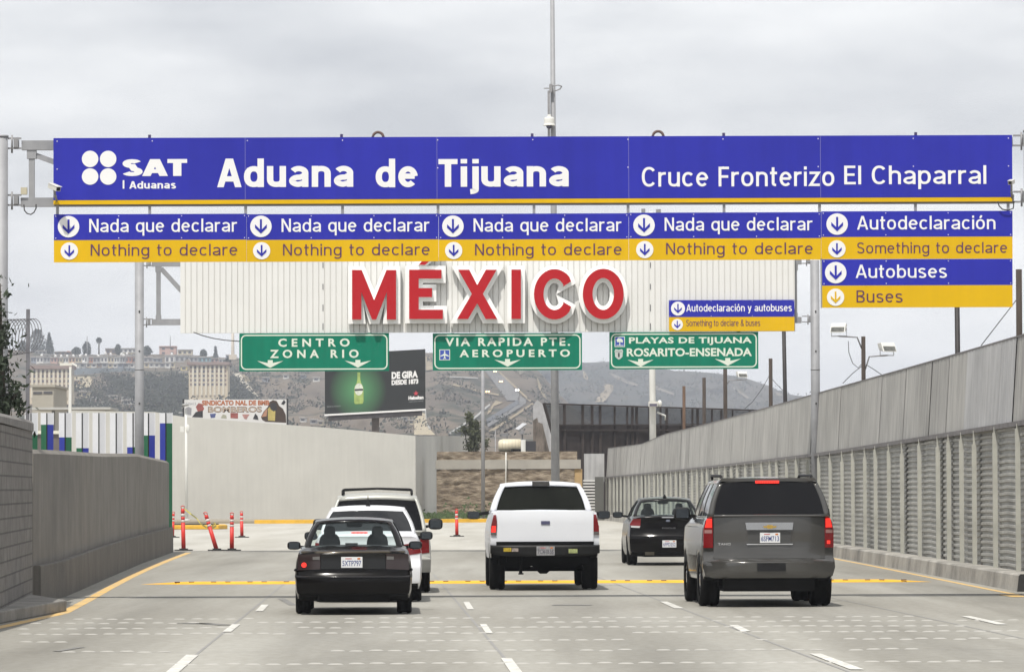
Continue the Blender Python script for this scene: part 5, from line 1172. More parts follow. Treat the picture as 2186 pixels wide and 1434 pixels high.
t2 = thing('dome_camera', 'white dome security camera hanging beside the tall mast above the blue board', 'camera', (at(1172, 250, D).x, D-.3, at(1172, 250, D).z), 0, 'security cameras')
q = at(1172.5, 258, D-.3)
def lathe(prof, c, n=20):
    def fn(u, v):
        k = v*(len(prof)-1); i = min(int(k), len(prof)-2); f = k-i; r = prof[i][0]*(1-f)+prof[i+1][0]*f; z = prof[i][1]*(1-f)+prof[i+1][1]*f
        return Vector((c[0]+r*math.cos(2*math.pi*u), c[1]+r*math.sin(2*math.pi*u), c[2]+z))
    return fn
pr = [(.0, .23), (.07, .23), (.075, .15), (.17, .13), (.195, .09), (.205, -.14), (.24, -.17), (.235, -.19), (0, -.19)]
under(MB().grid(lathe(pr, (q.x, D-.3, q.z)), 20, 32).build('housing', M_PAINTW), t2)
under(MB().grid(lathe([(.12, -.19), (.118, -.23), (.09, -.29), (.0, -.32)], (q.x, D-.3, q.z)), 18, 9).build('dome', mat('dome_smoke', (.05, .05, .09), .15, var=0)), t2)
under(MB().box(q.x-.06, q.x+.03, D-.26, D-.2, q.z-.6, at(1172, 195, D).z).build('hanger', M_GALVD), t2)

D = 252.0; q = at(1031.5, 1088, D)
t = thing('lamp_post', 'slim grey post standing in the green planting by the stone wall', 'pole', (q.x, D, 0.1))
under(MB().tube([(q.x, D, .12), (q.x, D, at(1031, 700, D).z)], [.105, .085], 14).cyl((q.x, D, .12), (q.x, D, .2), .2, 14).build('shaft', M_GALV), t)
under(MB().tube([(q.x, D, at(1031, 700, D).z), (q.x+.3, D, at(1031, 700, D).z+.2), (q.x+1.4, D, at(1031, 700, D).z+.25)], .05, 8).box(q.x+1.2, q.x+1.9, D-.15, D+.15, at(1031, 700, D).z+.18, at(1031, 700, D).z+.3).build('lamp_arm', M_GALVD), t)

D = 240.0; q = at(1394, 900, D)
t = thing('camera_mast', 'thick white mast behind the right fence with a box camera on it', 'pole', (q.x, D, 0)); zt_ = at(1390, 452, D).z
under(MB().tube([(q.x, D, 0), (q.x-.05, D, zt_)], [.19, .12], 16).build('shaft', M_PAINTW), t)
b_ = at(1394, 861, D); under(MB().box(b_.x-.24, b_.x+.22, D-.62, D-.2, b_.z-.17, b_.z+.10).build('camera_box', M_CAM), t); under(MB().box(b_.x-.2, b_.x+.19, D-.63, D-.621, b_.z-.15, b_.z-.02).build('lens', mat('lens_violet', (.10, .09, .13), .2, var=0)), t)
under(MB().ball((b_.x+.33, D-.4, b_.z), (.12, .12, .17), 8).tube([(b_.x+.2, D-.2, b_.z-.45), (b_.x+.5, D-.2, b_.z-.58), (b_.x+.62, D-.2, b_.z-.62), (b_.x+.62, D-.2, b_.z-.85)], .045, 8).build('arm', M_PAINTW), t)
under(MB().box(q.x-.55, q.x-.35, D-.1, D+.1, zt_-.1, zt_+.15).box(q.x+.2, q.x+.45, D-.1, D+.1, zt_-.1, zt_+.12).cyl((q.x-.45, D, zt_-.1), (q.x+.35, D, zt_-.1), .04).build('top_lamps', M_GALVD), t)

M_WOOD = mat('weathered_wood', (0.055, 0.042, 0.034), 0.9, var=0.4, scale=3, stretch=(6, 6, .6)); M_WOODR = mat('red_brown_wood', (0.105, 0.062, 0.038), 0.9, var=0.4, scale=3, stretch=(6, 6, .6)); M_BSTEEL = mat('black_steel_post', (0.02, 0.017, 0.017), 0.6, var=0.2)
posts = {}
for key, px, py, w, D, m, lab in (('A', 2175, 575, 13, 112, M_WOOD, 'dark wooden post at the right edge of the picture beside the yellow Buses panel'), ('B', 2043, 640, 11, 120, M_BSTEEL, 'smooth black post coming down from behind the yellow Buses panel'),
        ('C', 1843, 718, 9, 140, M_WOOD, 'wooden post behind the fence carrying two white floodlights'), ('D', 1673, 690, 8.5, 170, M_BSTEEL, 'slim black post coming down from under the small Autodeclaración y autobuses sign'),
        ('E', 1645, 765, 8, 185, M_WOOD, 'wooden post with guy wires behind the fence, just right of the Playas de Tijuana sign'), ('F', 1548, 775, 8.5, 215, M_WOOD, 'wooden post below the Playas de Tijuana sign with one floodlight on an arm'),
        ('G', 1503, 806, 7.5, 235, M_WOOD, 'short grey wooden post behind the fence between the red brown post and the floodlight post'), ('H', 1460, 824, 6.5, 250, M_WOODR, 'red brown wooden post behind the fence, shortest of the row')):
    a = at(px, py, D); r = w/2*D/F; ln = {'D': .09, 'B': .03}.get(key, 0)
    o = MB().tube([(a.x+ln, D, 0), (a.x+ln*.5, D, a.z*.6), (a.x, D, a.z)], [r*1.08, r*1.04, r], 10).build('utility_post', m)
    tag(o, lab, 'post', 'posts behind the right fence'); posts[key] = (a, D)
def floodlight(px, py, D, w, pkey, ppx, ppy, lab, yaw):
    c = at(px, py, D-.4); t = thing('floodlight', lab, 'floodlight', c, yaw, 'floodlights behind the right fence'); h = w*.62
    b = MB().add([(-w/2, -.16, -h/2), (w/2, -.16, -h/2), (w/2, .0, h/2), (-w/2, .0, h/2), (-w*.38, .22, -h*.3), (w*.38, .22, -h*.3), (w*.42, .3, h*.42), (-w*.42, .3, h*.42)], [(0, 1, 2, 3), (4, 7, 6, 5), (0, 4, 5, 1), (3, 2, 6, 7), (0, 3, 7, 4), (1, 5, 6, 2)]).build('housing', M_PAINTW, t); bevelled(b, .015)
    MB().add([(-w*.44, -.155, -h*.40), (w*.44, -.155, -h*.40), (w*.44, -.035, h*.26), (-w*.44, -.035, h*.26)], [(0, 1, 2, 3)]).box(-w*.3, w*.3, -.15, -.14, -h*.5, -h*.47).build('lamp_glass', mat('lamp_glass', (.13, .13, .12), .15, var=.5, scale=12), t)
    y = MB().tube([(-w*.5, .05, 0), (-w*.5, .05, -h*.85), (w*.5, .05, -h*.85), (w*.5, .05, 0)], .015, 6).build('yoke', M_GALVD, t)
    e = at(ppx, ppy, D); inv = (Matrix.Translation(c) @ Matrix.Rotation(yaw, 4, 'Z')).inverted(); m_ = (e-c)
    MB().tube([inv @ (c+Vector((0, .05, -h*.85))), inv @ (c+Vector((m_.x*.45, m_.y*.4, -h*.9))), inv @ (c+Vector((m_.x*.8, m_.y*.8, -h*.95))), inv @ e], .022, 8).build('arm', M_GALVD, t)
    return t
floodlight(1790, 700, 140, .46, 'C', 1840, 745, 'white floodlight on the left arm of the wooden post, the higher one', R(-18)); floodlight(1895, 741, 140, .46, 'C', 1846, 792, 'white floodlight on the right arm of the wooden post, the lower one', R(25)); floodlight(1584, 799, 215, .46, 'F', 1551, 821, 'small white floodlight under the corner of the Playas de Tijuana sign', R(20))
M_WIRE = mat('wire_black', (.03, .03, .03), .6, var=0)
def wire(label, pts, d, r=.011): tag(MB().tube([at(x, y, d) for x, y in pts], r, 5).build('wire', M_WIRE), label, 'wire')
wire('guy wire slanting down left from the dark wooden post to the fence top', [(2170, 640), (2135, 685), (2094, 738)], 111)
wire('guy wire slanting down left from the two floodlight post', [(1841, 780), (1820, 797), (1799, 818)], 139); wire('guy wire slanting down right from the two floodlight post', [(1849, 778), (1865, 788), (1884, 801)], 139.5)
wire('loose lamp cable drooping between the higher floodlight and its post', [(1811, 728), (1812, 752), (1820, 775), (1832, 785), (1841, 775)], 139.7)
wire('guy wire sagging down left from the post right of the Playas de Tijuana sign', [(1642, 802), (1628, 828), (1606, 858), (1590, 872)], 184); wire('guy wire slanting down right from the post right of the Playas de Tijuana sign', [(1643, 803), (1658, 820), (1674, 836)], 184.5)

# ------------------------------------------------------------------ orange delineator posts and tape
M_ORED = mat('delineator_red', (0.60, 0.030, 0.022), 0.5, var=0.12, scale=4); M_BAND = mat('reflective_band', (0.6, 0.55, 0.52), 0.4, var=0.25, scale=12); M_RUB = mat('base_rubber', (.04, .04, .04), .9, var=.2)
def delineator(px, pyb, ptx, pyt, label):
    b = gnd(px, pyb); D = b.y; tp = at(ptx, pyt, D); h = tp.z; t = thing('delineator_post', label, 'bollard', (b.x, D, 0), 0, 'orange delineator posts')
    ax = (tp-b).normalized(); L = (tp-b).length; r = .058; f = lambda k: ax*L*k
    MB().tube([f(.03), f(.63)], [r*1.12, r], 12).tube([f(.685), f(.755)], r, 12).tube([f(.825), f(.90), f(.93)], [r, r, r*.7], 12).tube([f(.92), f(.935)+Vector((.045, 0, 0)), f(.985)+Vector((.05, 0, 0)), f(1)+Vector((.0, 0, 0)), f(.985)-Vector((.05, 0, 0)), f(.935)-Vector((.045, 0, 0)), f(.92)], .016, 6).build('tube', M_ORED, t)
    MB().tube([f(.63), f(.685)], r*1.01, 12).tube([f(.755), f(.825)], r*1.01, 12).build('bands', M_BAND, t)
    MB().cyl((0, 0, 0.001), (0, 0, .035), .27, 16).cyl((0, 0, .035), (0, 0, .07), .13, 12).build('base', M_RUB, t)
    return tp
tA = delineator(392, 1175, 390, 1079, 'orange post nearest the wall end, holding the yellow tape'); tB = delineator(463, 1175, 438, 1093, 'orange post leaning to the left'); delineator(495, 1175, 495, 1094, 'upright orange post just right of the leaning one')
delineator(516.5, 1147, 515.5, 1091, 'orange post farther back, behind the leaning one'); delineator(975.5, 1145, 974.5, 1086, 'orange post standing alone in front of the green planting'); delineator(368, 1147, 370, 1092, 'orange post almost hidden behind the end of the left wall')
d = tA.y; tp_ = MB(); w = [at(x, y, d-.1) for x, y in ((394, 1086), (408, 1097), (420, 1106), (428, 1117), (440, 1125), (452, 1128), (462, 1121), (458, 1116), (447, 1131), (456, 1137))]
for i, (a, b) in enumerate(zip(w, w[1:])): n_ = Vector((-.1, 0.02*(-1)**i, .5)).normalized()*.03; tp_.add([a-n_, b-n_, b+n_, a+n_], [(0, 1, 2, 3)], i % 2)
tag(tp_.build('caution_tape', [mat('tape_yellow', (.62, .55, .12), .5, var=0), mat('tape_dark', (.30, .28, .10), .5, var=0)], fix=False), 'yellow caution tape strung between the first orange post and the leaning one', 'tape')

# ------------------------------------------------------------------ left side: pole on the island, colour vanes, banner, buildings, tree, razor wire
q = gnd(398.5, 1120.5); D = q.y; t = thing('camera_pole', 'thin white pole on the yellow kerbed island with a lamp head', 'pole', (q.x, D, .2)); zt_ = at(397, 872, D).z
under(MB().tube([(q.x, D, .2), (q.x-.03, D, zt_)], [.085, .055], 12).cyl((q.x, D, .22), (q.x, D, .3), .14, 12).build('shaft', M_PAINTW), t)
c = at(396, 866, D); under(MB().ball((c.x, D-.1, c.z+.05), (.19, .22, .07), 8).tube([(c.x-.2, D, c.z-.15), (c.x-.05, D, c.z)], .03, 6).build('lamp_head', mat('lamp_grey', (.35, .35, .34), .4, .3)), t)
c = at(389, 915, D); under(MB().box(c.x-.10, c.x+.09, D-.1, D+.1, c.z-.16, c.z+.13).build('control_box', M_PAINTW), t); c = at(401, 914, D); under(MB().ball((c.x, D-.1, c.z), (.1, .05, .2), 8).build('antenna_dish', M_PAINTW), t)
D = 138.5; sD = F/D
M_VW, M_VB, M_VG = mat('vane_white', (.66, .67, .70), .5, var=.05), mat('vane_blue', (.02, .035, .30), .5, var=.1), mat('vane_green', (.01, .11, .05), .5, var=.1)
vn = [(66, 'g', 'g', 928), (100, 'g', 'b', 906), (139, 'b', 'g', 933), (175.5, 'g', 'b', 956), (211, 'b', 'g', 975), (248, 'g', 'b', 978), (284, 'b', 'g', 954), (317, 'g', 'b', 929), (354, 'b', 'g', 903)]
ordn = ['half hidden at the far left end', 'with green and blue feet, left of the white camera obelisk', 'with blue and green feet in front of the white camera obelisk', 'with feet just dipping below the wall, third from the left', 'all white, left one of the two plain ones', 'all white, right one of the two plain ones', 'with a low blue foot, just left of the grey gantry pole', 'with green and blue feet, just right of the grey gantry pole', 'with tall blue and green feet at the end of the grey wall']
for (px, ca, cb_, yb), od in zip(vn, ordn):
    q = at(px, 930, D); zt_ = at(px, 881, D).z; zb_ = at(px, yb, D).z; hw_ = 13.2/sD; t = thing('colour_vane', 'folded white vane '+od, 'vane', (q.x, D, 0), 0, 'folded colour vanes behind the left wall')
    for sg, cc in ((-1, ca), (1, cb_)):
        p1, p2 = Vector((sg*.015, 0)), Vector((sg*hw_, .11)); n_ = Vector((.11*sg, -hw_)).normalized()*.012; m_ = MB()
        for z0, z1, mi in ((zb_, zt_, 0), (0, zb_, 1)):
            v = [(p.x, p.y, z) for z in (z0, z1) for p in (p1, p2, p2-n_*2, p1-n_*2)]
            m_.add(v, [(0, 1, 5, 4), (1, 2, 6, 5), (2, 3, 7, 6), (3, 0, 4, 7), (4, 5, 6, 7), (3, 2, 1, 0)], mi)
        m_.box(sg*hw_-.012, sg*hw_+.012, .10, .13, zb_, zt_+.01, 0)
        m_.build('panel', [M_VW, M_VG if cc == 'g' else M_VB], t)
    MB().box(-.016, .016, -.02, .0, 0, zt_-.005).build('edge_strip', M_BLK, t)

D = 330.0; sD = F/D; r = rect(391, 852.5, 613, 912, D); z0 = r[1]-1.5
t = thing('banner', 'long white banner reading Bomberos in outlined letters with a firefighter at its right end', 'banner', ((r[0]+r[2])/2, D, 0))
under(MB().box(r[0], r[2], D, D+.08, r[1]-.4, r[3]).build('sheet', mat('banner_white', (.62, .62, .62), .6, var=.05, scale=.5)), t)
M_OR, M_BR, M_BK = mat('print_orange', (.40, .13, .05), .6, var=.3, scale=4), mat('print_brown', (.10, .05, .03), .6, var=0), mat('print_black', (.03, .03, .035), .6, var=.3)
addtext(t, 'SINDICATO NAL DE BMB', (431, 854, 575, 865), D-.01, M_OR, .05); addtext(t, 'BOMBEROS', (444, 867.5, 559, 880), D-.01, M_BR, .04); addtext(t, '6315413', (393, 859, 418, 864), D-.01, mat('print_grey', (.25, .25, .27), .6, var=0)); addtext(t, 'BOMBEROS', (445.5, 868.8, 557.5, 878.8), D-.016, mat('print_cream', (.55, .45, .36), .6, var=0), -.004)
def pxart(name, polys, D, mats):
    m_ = MB()
    for i, (poly, mi) in enumerate(polys): m_.prism([(at(x, y, D).x, at(x, y, D).z) for x, y in poly], D-.006-.002*i, D-.001, mi)
    return m_.build(name, mats, fix=False)
art = pxart('firefighter_print', [([(557, 890), (563, 878), (572, 868), (575, 858), (583, 853.5), (591, 856), (596, 866), (604, 872), (610, 885), (611, 902), (567, 900), (560, 896)], 0), ([(572, 872), (576, 868), (580, 876), (588, 874), (587, 898), (572, 897)], 1), ([(578, 862), (584, 859), (590, 862), (592, 874), (584, 878), (577, 872)], 2), ([(600, 862), (606, 853), (610, 858), (606, 864)], 2), ([(558, 890), (566, 876), (571, 872), (569, 888)], 3)], D, [mat('print_dark_brown', (.055, .035, .025), .6, var=.3), mat('print_yellow', (.45, .37, .12), .6, var=.3), M_BK, mat('print_skin', (.42, .22, .14), .6, var=.2)]); under(art, t)
art = pxart('hand_print', [([(418, 868), (424, 860), (431, 862), (436, 872), (431, 880), (422, 878)], 0), ([(410, 890), (418, 879), (433, 876), (433, 891)], 1), ([(395, 872), (402, 868), (409, 871), (408, 886), (398, 884)], 2)], D, [mat('print_red', (.30, .09, .08), .6, var=.4, scale=4), M_BK, mat('print_grey', (0.5, 0.5, 0.5))]); under(art, t)
art = pxart('sponsor_prints', [([(448, 883), (461, 882), (459, 891), (450, 892)], 0), ([(471, 892), (476, 884), (483, 886), (484, 893)], 1), ([(492, 881), (508, 881), (508, 893), (492, 892)], 2), ([(517, 884), (533, 884), (530, 888), (526, 895), (521, 893)], 3), ([(540, 894), (545, 882), (550, 888), (552, 896)], 4)], D, [mat('print_navy', (.08, .10, .25), .6, var=.4, scale=5), mat('print_olive', (.33, .33, .26), .6, var=0), mat('print_red', (0.5, 0.5, 0.5)), mat('print_rose', (.42, .22, .2), .6, var=.3), M_BK]); under(art, t)
for px in (391.5, 613.5): q = at(px, 870, D); under(MB().box(q.x-.06, q.x+.06, D-.02, D+.14, 0, r[3]+.05).build('frame_post', M_BK), t)

D = 420.0; sD = F/D
t = thing('billboard', 'large black billboard with a green beer bottle and the words De Gira Desde 1873', 'billboard', (at(800, 900, D).x, D, 0))
SH = -.052; X0 = at(800, 815, D).x
def shear(o):
    for v in o.data.vertices: v.co.z += SH*-(v.co.x-X0)
    return o
a = rect(693.5, 751, 908, 878, D)
m = bpy.data.materials.new('beer_poster'); m.use_nodes = True; nt_ = m.node_tree; b_ = nt_.nodes['Principled BSDF']; b_.inputs['Roughness'].default_value = .5
co_ = nt_.nodes.new('ShaderNodeTexCoord'); mp_ = nt_.nodes.new('ShaderNodeMapping'); cx_, cz_ = at(764, 832, D).x, at(764, 832, D).z
mp_.inputs['Location'].default_value = (-cx_/2.6, 0, -cz_/2.7); mp_.inputs['Scale'].default_value = (1/2.6, 0, 1/2.7)
gr_ = nt_.nodes.new('ShaderNodeTexGradient'); gr_.gradient_type = 'SPHERICAL'; rp_ = nt_.nodes.new('ShaderNodeValToRGB'); rp_.color_ramp.elements[0].color = (.010, .012, .012, 1); rp_.color_ramp.elements[1].color = (.07, .25, .10, 1); rp_.color_ramp.elements[1].position = .85
nt_.links.new(co_.outputs['Object'], mp_.inputs[0]); nt_.links.new(mp_.outputs[0], gr_.inputs[0]); nt_.links.new(gr_.outputs[1] if len(gr_.outputs) > 1 else gr_.outputs[0], rp_.inputs[0]); nt_.links.new(rp_.outputs[0], b_.inputs['Base Color'])
under(shear(MB().box(a[0], a[2], D, D+.3, a[1], a[3]).build('panel', m)), t)
bo = [(-3, 0), (-3, -14), (-4.5, -22), (-9, -30), (-10, -38), (-10, -62), (-8.5, -67), (8.5, -67), (10, -62), (10, -38), (9, -30), (4.5, -22), (3, -14), (3, 0)]
bp = [(at(766+x, 793-z, D).x, at(766+x, 793-z, D).z) for x, z in bo]
under(shear(MB().prism(bp, D-.03, D-.002).build('bottle_print', mat('bottle_green', (.34, .46, .13), .4, var=.4, scale=1.5))), t)
lab = [(at(766+9*math.cos(a_*.26), 829-11*math.sin(a_*.26), D).x, at(766, 829-13*math.sin(a_*.26), D).z) for a_ in range(24)]
under(shear(MB().prism(lab, D-.04, D-.031).build('label_print', mat('label_pale', (.66, .70, .60), .5, var=.3, scale=3))), t)
rr_ = rect(757, 828, 775, 832, D); under(shear(MB().box(rr_[0], rr_[2], D-.045, D-.041, rr_[1], rr_[3]).build('label_band', M_BK)), t)
for body, box, bd_, nm in (('DE GIRA', (836, 795.5, 892, 811), .055, 'lettering'), ('DESDE 1873', (836, 813, 893, 824), .055, 'lettering'), ('Heineken', (872, 849, 904, 857), .06, 'lettering'), ('open your world', (873, 859, 903, 863), 0, 'lettering'), ('SIGUE EL MUNDO', (698, 861, 727, 864), 0, 'lettering')): shear(addtext(t, body, box, D-.01, M_SWHITE if bd_ else mat('print_pale', (.3, .33, .32), .5, var=0), bd_))
sp_ = [((6.2 if i % 2 == 0 else 2.4)*math.sin(i*math.pi/5), (6.2 if i % 2 == 0 else 2.4)*math.cos(i*math.pi/5)) for i in range(10)]
under(shear(MB().prism([(at(888+x, 844-z, D).x, at(888+x, 844-z, D).z) for x, z in sp_], D-.02, D-.002).build('star', mat('star_red', (.55, .05, .07), .5, var=0))), t)
under(shear(MB().box(a[0]-.05, a[2]+.05, D-.2, D+.1, a[1]-.16, a[1]-.003).build('bottom_trim', M_SWHITE)), t); under(shear(MB().box(a[0]+.3, a[2]-.3, D-.1, D+.5, a[1]-.6, a[1]-.163).build('catwalk', mat('catwalk_dark', (.06, .055, .06), .8, var=.4, scale=2))), t)
pb = at(801, 900, D); under(MB().box(pb.x-.33, pb.x+.33, D+.5, D+1.1, 0, a[1]+1).build('post', mat('billboard_post', (.14, .12, .11), .8, var=.3)), t)

def simple_building(name, label, px0, py0, px1, py1, D, col, depth, wins=(), roofm=None, zb=0.0, group=None):
    r = rect(px0, py0, px1, py1, D); t = thing(name, label, 'building', ((r[0]+r[2])/2, D, zb), 0, group)
    wm = mat('facade_%02d%02d%02d' % tuple(int(v*99) for v in col), col, .9, var=.12, scale=.4)
    under(MB().box(r[0], r[2], D, D+depth, zb, r[3]).build('walls', wm), t)
    under(MB().box(r[0]-.15, r[2]+.15, D-.15, D+depth+.15, r[3], r[3]+.2).build('roof', roofm or wm), t)
    wd = mat('window_dark', (.09, .09, .10), .4, var=.2)
    for (x0, y0, x1, y1) in wins:
        w = rect(x0, y0, x1, y1, D); under(MB().box(w[0], w[2], D-.05, D-.002, w[1], w[3]).build('window', wd), t)
    return t
simple_building('concrete_building', 'plain grey concrete building with a dark window band, behind the left vanes', 69, 826, 114, 960, 400, (.38, .36, .31), 12, [(71, 836, 90, 841), (93, 835, 112, 840.5)])
simple_building('low_building', 'low dark building with a bright cream fascia seen between the left vanes', 30, 926, 168, 960, 290, (.13, .11, .10), 6, roofm=mat('cream_fascia', (.68, .66, .56), .6, var=.05))
t = thing('canopy', 'flat grey canopy roof on thin columns behind the left vanes', 'canopy', (at(150, 880, 300).x, 300, 0)); r = rect(68, 869, 236, 874, 300)
under(MB().box(r[0], r[2], 300, 306, r[1], r[3]).build('roof', mat('canopy_grey', (.45, .45, .43), .7, var=.1)), t)
for px in (114, 170, 228): q = at(px, 900, 303); under(MB().box(q.x-.1, q.x+.1, 302.9, 303.1, 0, r[1]).build('column', mat('canopy_post', (.3, .3, .3), .7)), t)
D = 250.0; q = at(147, 880, D); t = thing('camera_obelisk', 'white tapering camera mast behind the left vanes with cameras on top', 'pole', (q.x, D, 0)); zt_ = at(150, 783, D).z; xx = at(150, 783, D).x
under(MB().add([(q.x-.13, D-.1, 0), (q.x+.12, D-.1, 0), (q.x+.12, D+.1, 0), (q.x-.13, D+.1, 0), (xx-.05, D-.1, zt_), (xx+.07, D-.1, zt_), (xx+.07, D+.1, zt_), (xx-.05, D+.1, zt_)], [(0, 1, 5, 4), (1, 2, 6, 5), (2, 3, 7, 6), (3, 0, 4, 7), (4, 5, 6, 7), (3, 2, 1, 0)]).build('shaft', M_PAINTW), t)
c = at(140, 778, D); under(MB().box(c.x-.3, c.x+.35, D-.12, D+.12, c.z-.06, c.z+.08).build('camera_head', M_CAM), t); M_ = Matrix.Translation(at(159, 778, D)) @ Euler((0, R(27), 0)).to_matrix().to_4x4()
under(MB().box(-.17, .17, -.08, .08, -.05, .05, 0, M_).build('camera_head', M_PAINTW), t); c = at(155, 793, D); under(MB().box(c.x-.02, c.x+.07, D-.1, D+.1, c.z-.2, c.z+.15).build('junction_box', M_GALVD), t)

def foliage(mb, n, fn, s0, s1, rg, mi=0):
    for i in range(n):
        p = fn(rg)
        if p is None: continue
        a, b = rg.uniform(0, 6.28), rg.uniform(-1.2, 1.2); s = rg.uniform(s0, s1); u = Vector((math.cos(a)*math.cos(b), math.sin(a)*math.cos(b), math.sin(b))); w = u.orthogonal().normalized(); w.rotate(Quaternion(u, rg.uniform(0, 6.28)))
        mb.add([p-u*s, p+w*s*.38, p+u*s, p-w*s*.38], [(0, 1, 2, 3)], mi)
    return mb
M_BARK = mat('bark', (.05, .04, .03), .95, var=.4, scale=6); M_LEAFD = mat('leaf_dark', (.028, .042, .022), .8, var=.5, scale=1.5); M_LEAF = mat('leaf_mid', (.06, .085, .035), .8, var=.5, scale=1.2)
D = 70.0; rg = random.Random(21); t = thing('tree', 'dark overhanging tree behind the split-block wall at the left edge', 'tree', (at(-25, 900, D).x, D+2, 0)); b0 = at(-25, 900, D)
cl_ = [(-50, 720, .33, 420), (-8, 780, .15, 420), (-22, 840, .22, 600), (0, 860, .14, 260), (28, 852, .09, 110), (38, 826, .06, 40), (-14, 640, .10, 110), (-14, 600, .08, 60), (0, 665, .05, 40), (6, 715, .10, 140), (0, 885, .2, 200), (-45, 800, .5, 700), (46, 874, .05, 30), (14, 625, .05, 12), (20, 600, .03, 4)]
lf = MB()
for px, py, r_, n_ in cl_:
    c_ = at(px, py, D+.6); foliage(lf, n_, lambda g, c_=c_, r_=r_: c_+Vector((g.gauss(0, r_*.6), g.gauss(0, .4), g.gauss(0, r_*.8))), .03, .075, rg)
under(lf.build('crown', M_LEAFD, fix=False), t)
tr = MB(); pts_ = [Vector((b0.x, D+1, 0)), Vector((b0.x+.05, D+.9, 1.5)), Vector((b0.x+.12, D+.7, 2.8)), Vector((b0.x+.1, D+.6, 3.9))]; tr.tube(pts_, [.16, .14, .1, .05], 8)
for px, py in ((5, 780), (10, 850), (40, 835), (2, 640), (-45, 800), (0, 605)): tr.tube([pts_[2]-Vector((0, 0, .4)), (pts_[2]+at(px, py, D+.6))/2+Vector((0, 0, .1)), at(px, py, D+.6)], [.05, .03, .01], 6)
under(tr.build('trunk', M_BARK), t)
D = 82.0; q = at(60, 660, D); t = MB().bar((q.x-.02, D, 0), (q.x, D, q.z), .062, .062).build('fence_stake', mat('stake_grey', (.17, .17, .19), .7, var=.3)); tag(t, 'grey steel stake beside the coil of razor wire on the left', 'post')
hx = []; A_, B_ = at(8, 722, 74), at(72, 716, 83)
for i in range(9*18+1):
    f = i/(9*18); a_ = f*9*2*math.pi; c_ = A_.lerp(B_, f); hx.append(c_+Vector((math.cos(a_)*.16+.05*math.sin(a_), math.cos(a_)*.2, math.sin(a_)*.30)))
tag(MB().tube(hx, .0065, 4, cap=False).build('razor_wire', mat('razor_steel', (.13, .13, .14), .5, .4), fix=False), 'coil of razor wire on top of the left block wall', 'razor wire')

# ------------------------------------------------------------------ far right: rusty border barrier, tank, small tree
D = 300.0; sD = F/D
t = thing('rusty_barrier', 'dark rusty steel border barrier with see-through upper mesh, behind the right fence', 'fence', (at(1400, 950, D).x, D, 0))
M_RUST = mat('rust_dark', (.035, .026, .024), .9, var=.4, scale=1.0, streak=.3); M_RUSTP = mat('rust_post', (.034, .025, .022), .9, var=.4, scale=1)
mm_ = bpy.data.materials.new('steel_mesh'); mm_.use_nodes = True; n_ = mm_.node_tree.nodes; tr_ = n_.new('ShaderNodeBsdfTransparent'); ms_ = n_.new('ShaderNodeMixShader'); ms_.inputs[0].default_value = .5; n_['Principled BSDF'].inputs['Base Color'].default_value = (.05, .055, .06, 1); n_['Principled BSDF'].inputs['Roughness'].default_value = .8
mm_.node_tree.links.new(tr_.outputs[0], ms_.inputs[1]); mm_.node_tree.links.new(n_['Principled BSDF'].outputs[0], ms_.inputs[2]); mm_.node_tree.links.new(ms_.outputs[0], n_['Material Output'].inputs[0])
def dz(px): return 300+(px-1180)*.03
def B3(px, py, o=0): return at(px, py, dz(px)+o)
tl_ = lambda px: 862+(px-1180)*.031
pl_ = MB(); up = MB(); rl_ = MB()
xs = [1163, 1180, 1205, 1243.7, 1263.8, 1281, 1312, 1338.8, 1349.8, 1359, 1386, 1410, 1423, 1456, 1478, 1489, 1520, 1540, 1564, 1600, 1640, 1690]
def quad3(mb, a, b, ya, yb, o=0, mi=0):
    p0, p1, p2, p3 = B3(a, ya(a) if callable(ya) else ya, o), B3(b, ya(b) if callable(ya) else ya, o), B3(b, yb, o), B3(a, yb, o)
    p2.z = max(p2.z, 0) if yb < 1200 else 0; p3.z = max(p3.z, 0) if yb < 1200 else 0
    k = Vector((0, .08, 0)); mb.add([p0, p1, p2, p3, p0+k, p1+k, p2+k, p3+k], [(0, 1, 2, 3), (7, 6, 5, 4), (0, 4, 5, 1), (3, 2, 6, 7), (0, 3, 7, 4), (1, 5, 6, 2)], mi)
for a, b in zip(xs, xs[1:]): quad3(pl_, a, b, 907.5, 1300); quad3(up, a, b, lambda x: tl_(x)+2, 907)
under(pl_.build('lower_plates', M_RUST, fix=False), t); under(up.build('upper_mesh', mm_, fix=False), t)
for a in xs[1:-2]:
    p0 = B3(a, tl_(a), -.12); w_ = .09 if int(a) % 2 else .065; under(MB().box(p0.x-w_, p0.x+w_, p0.y-.05, p0.y+.09, 0, p0.z).build('post', M_RUSTP), t)
p0, p1 = B3(1163, tl_(1163), -.1), B3(1700, tl_(1700), -.1); rl_.bar(p0, p1, .1, .1); p0, p1 = B3(1163, 907, -.1), B3(1700, 905, -.1); rl_.bar(p0, p1, .12, .08); p0, p1 = B3(1163, 918, -.1), B3(1700, 917, -.1); rl_.bar(p0, p1, .12, .1)
under(rl_.build('rail', M_RUSTP), t); under(MB().bar(B3(1160, 860, -.2), B3(1180, 935, -.2), .12, .25).build('brace', M_RUSTP), t)
DB = 298.0; under(MB().prism([(at(x, y, DB).x, max(0, at(x, y, DB).z)) for x, y in ((1138, 866), (1147, 853), (1158, 862), (1177, 930), (1177, 1100), (1138, 1100))], DB, DB+.1).build('pale_end_sheet', mat('pale_sheet', (.42, .42, .43), .8, var=.15, streak=.2)), t)
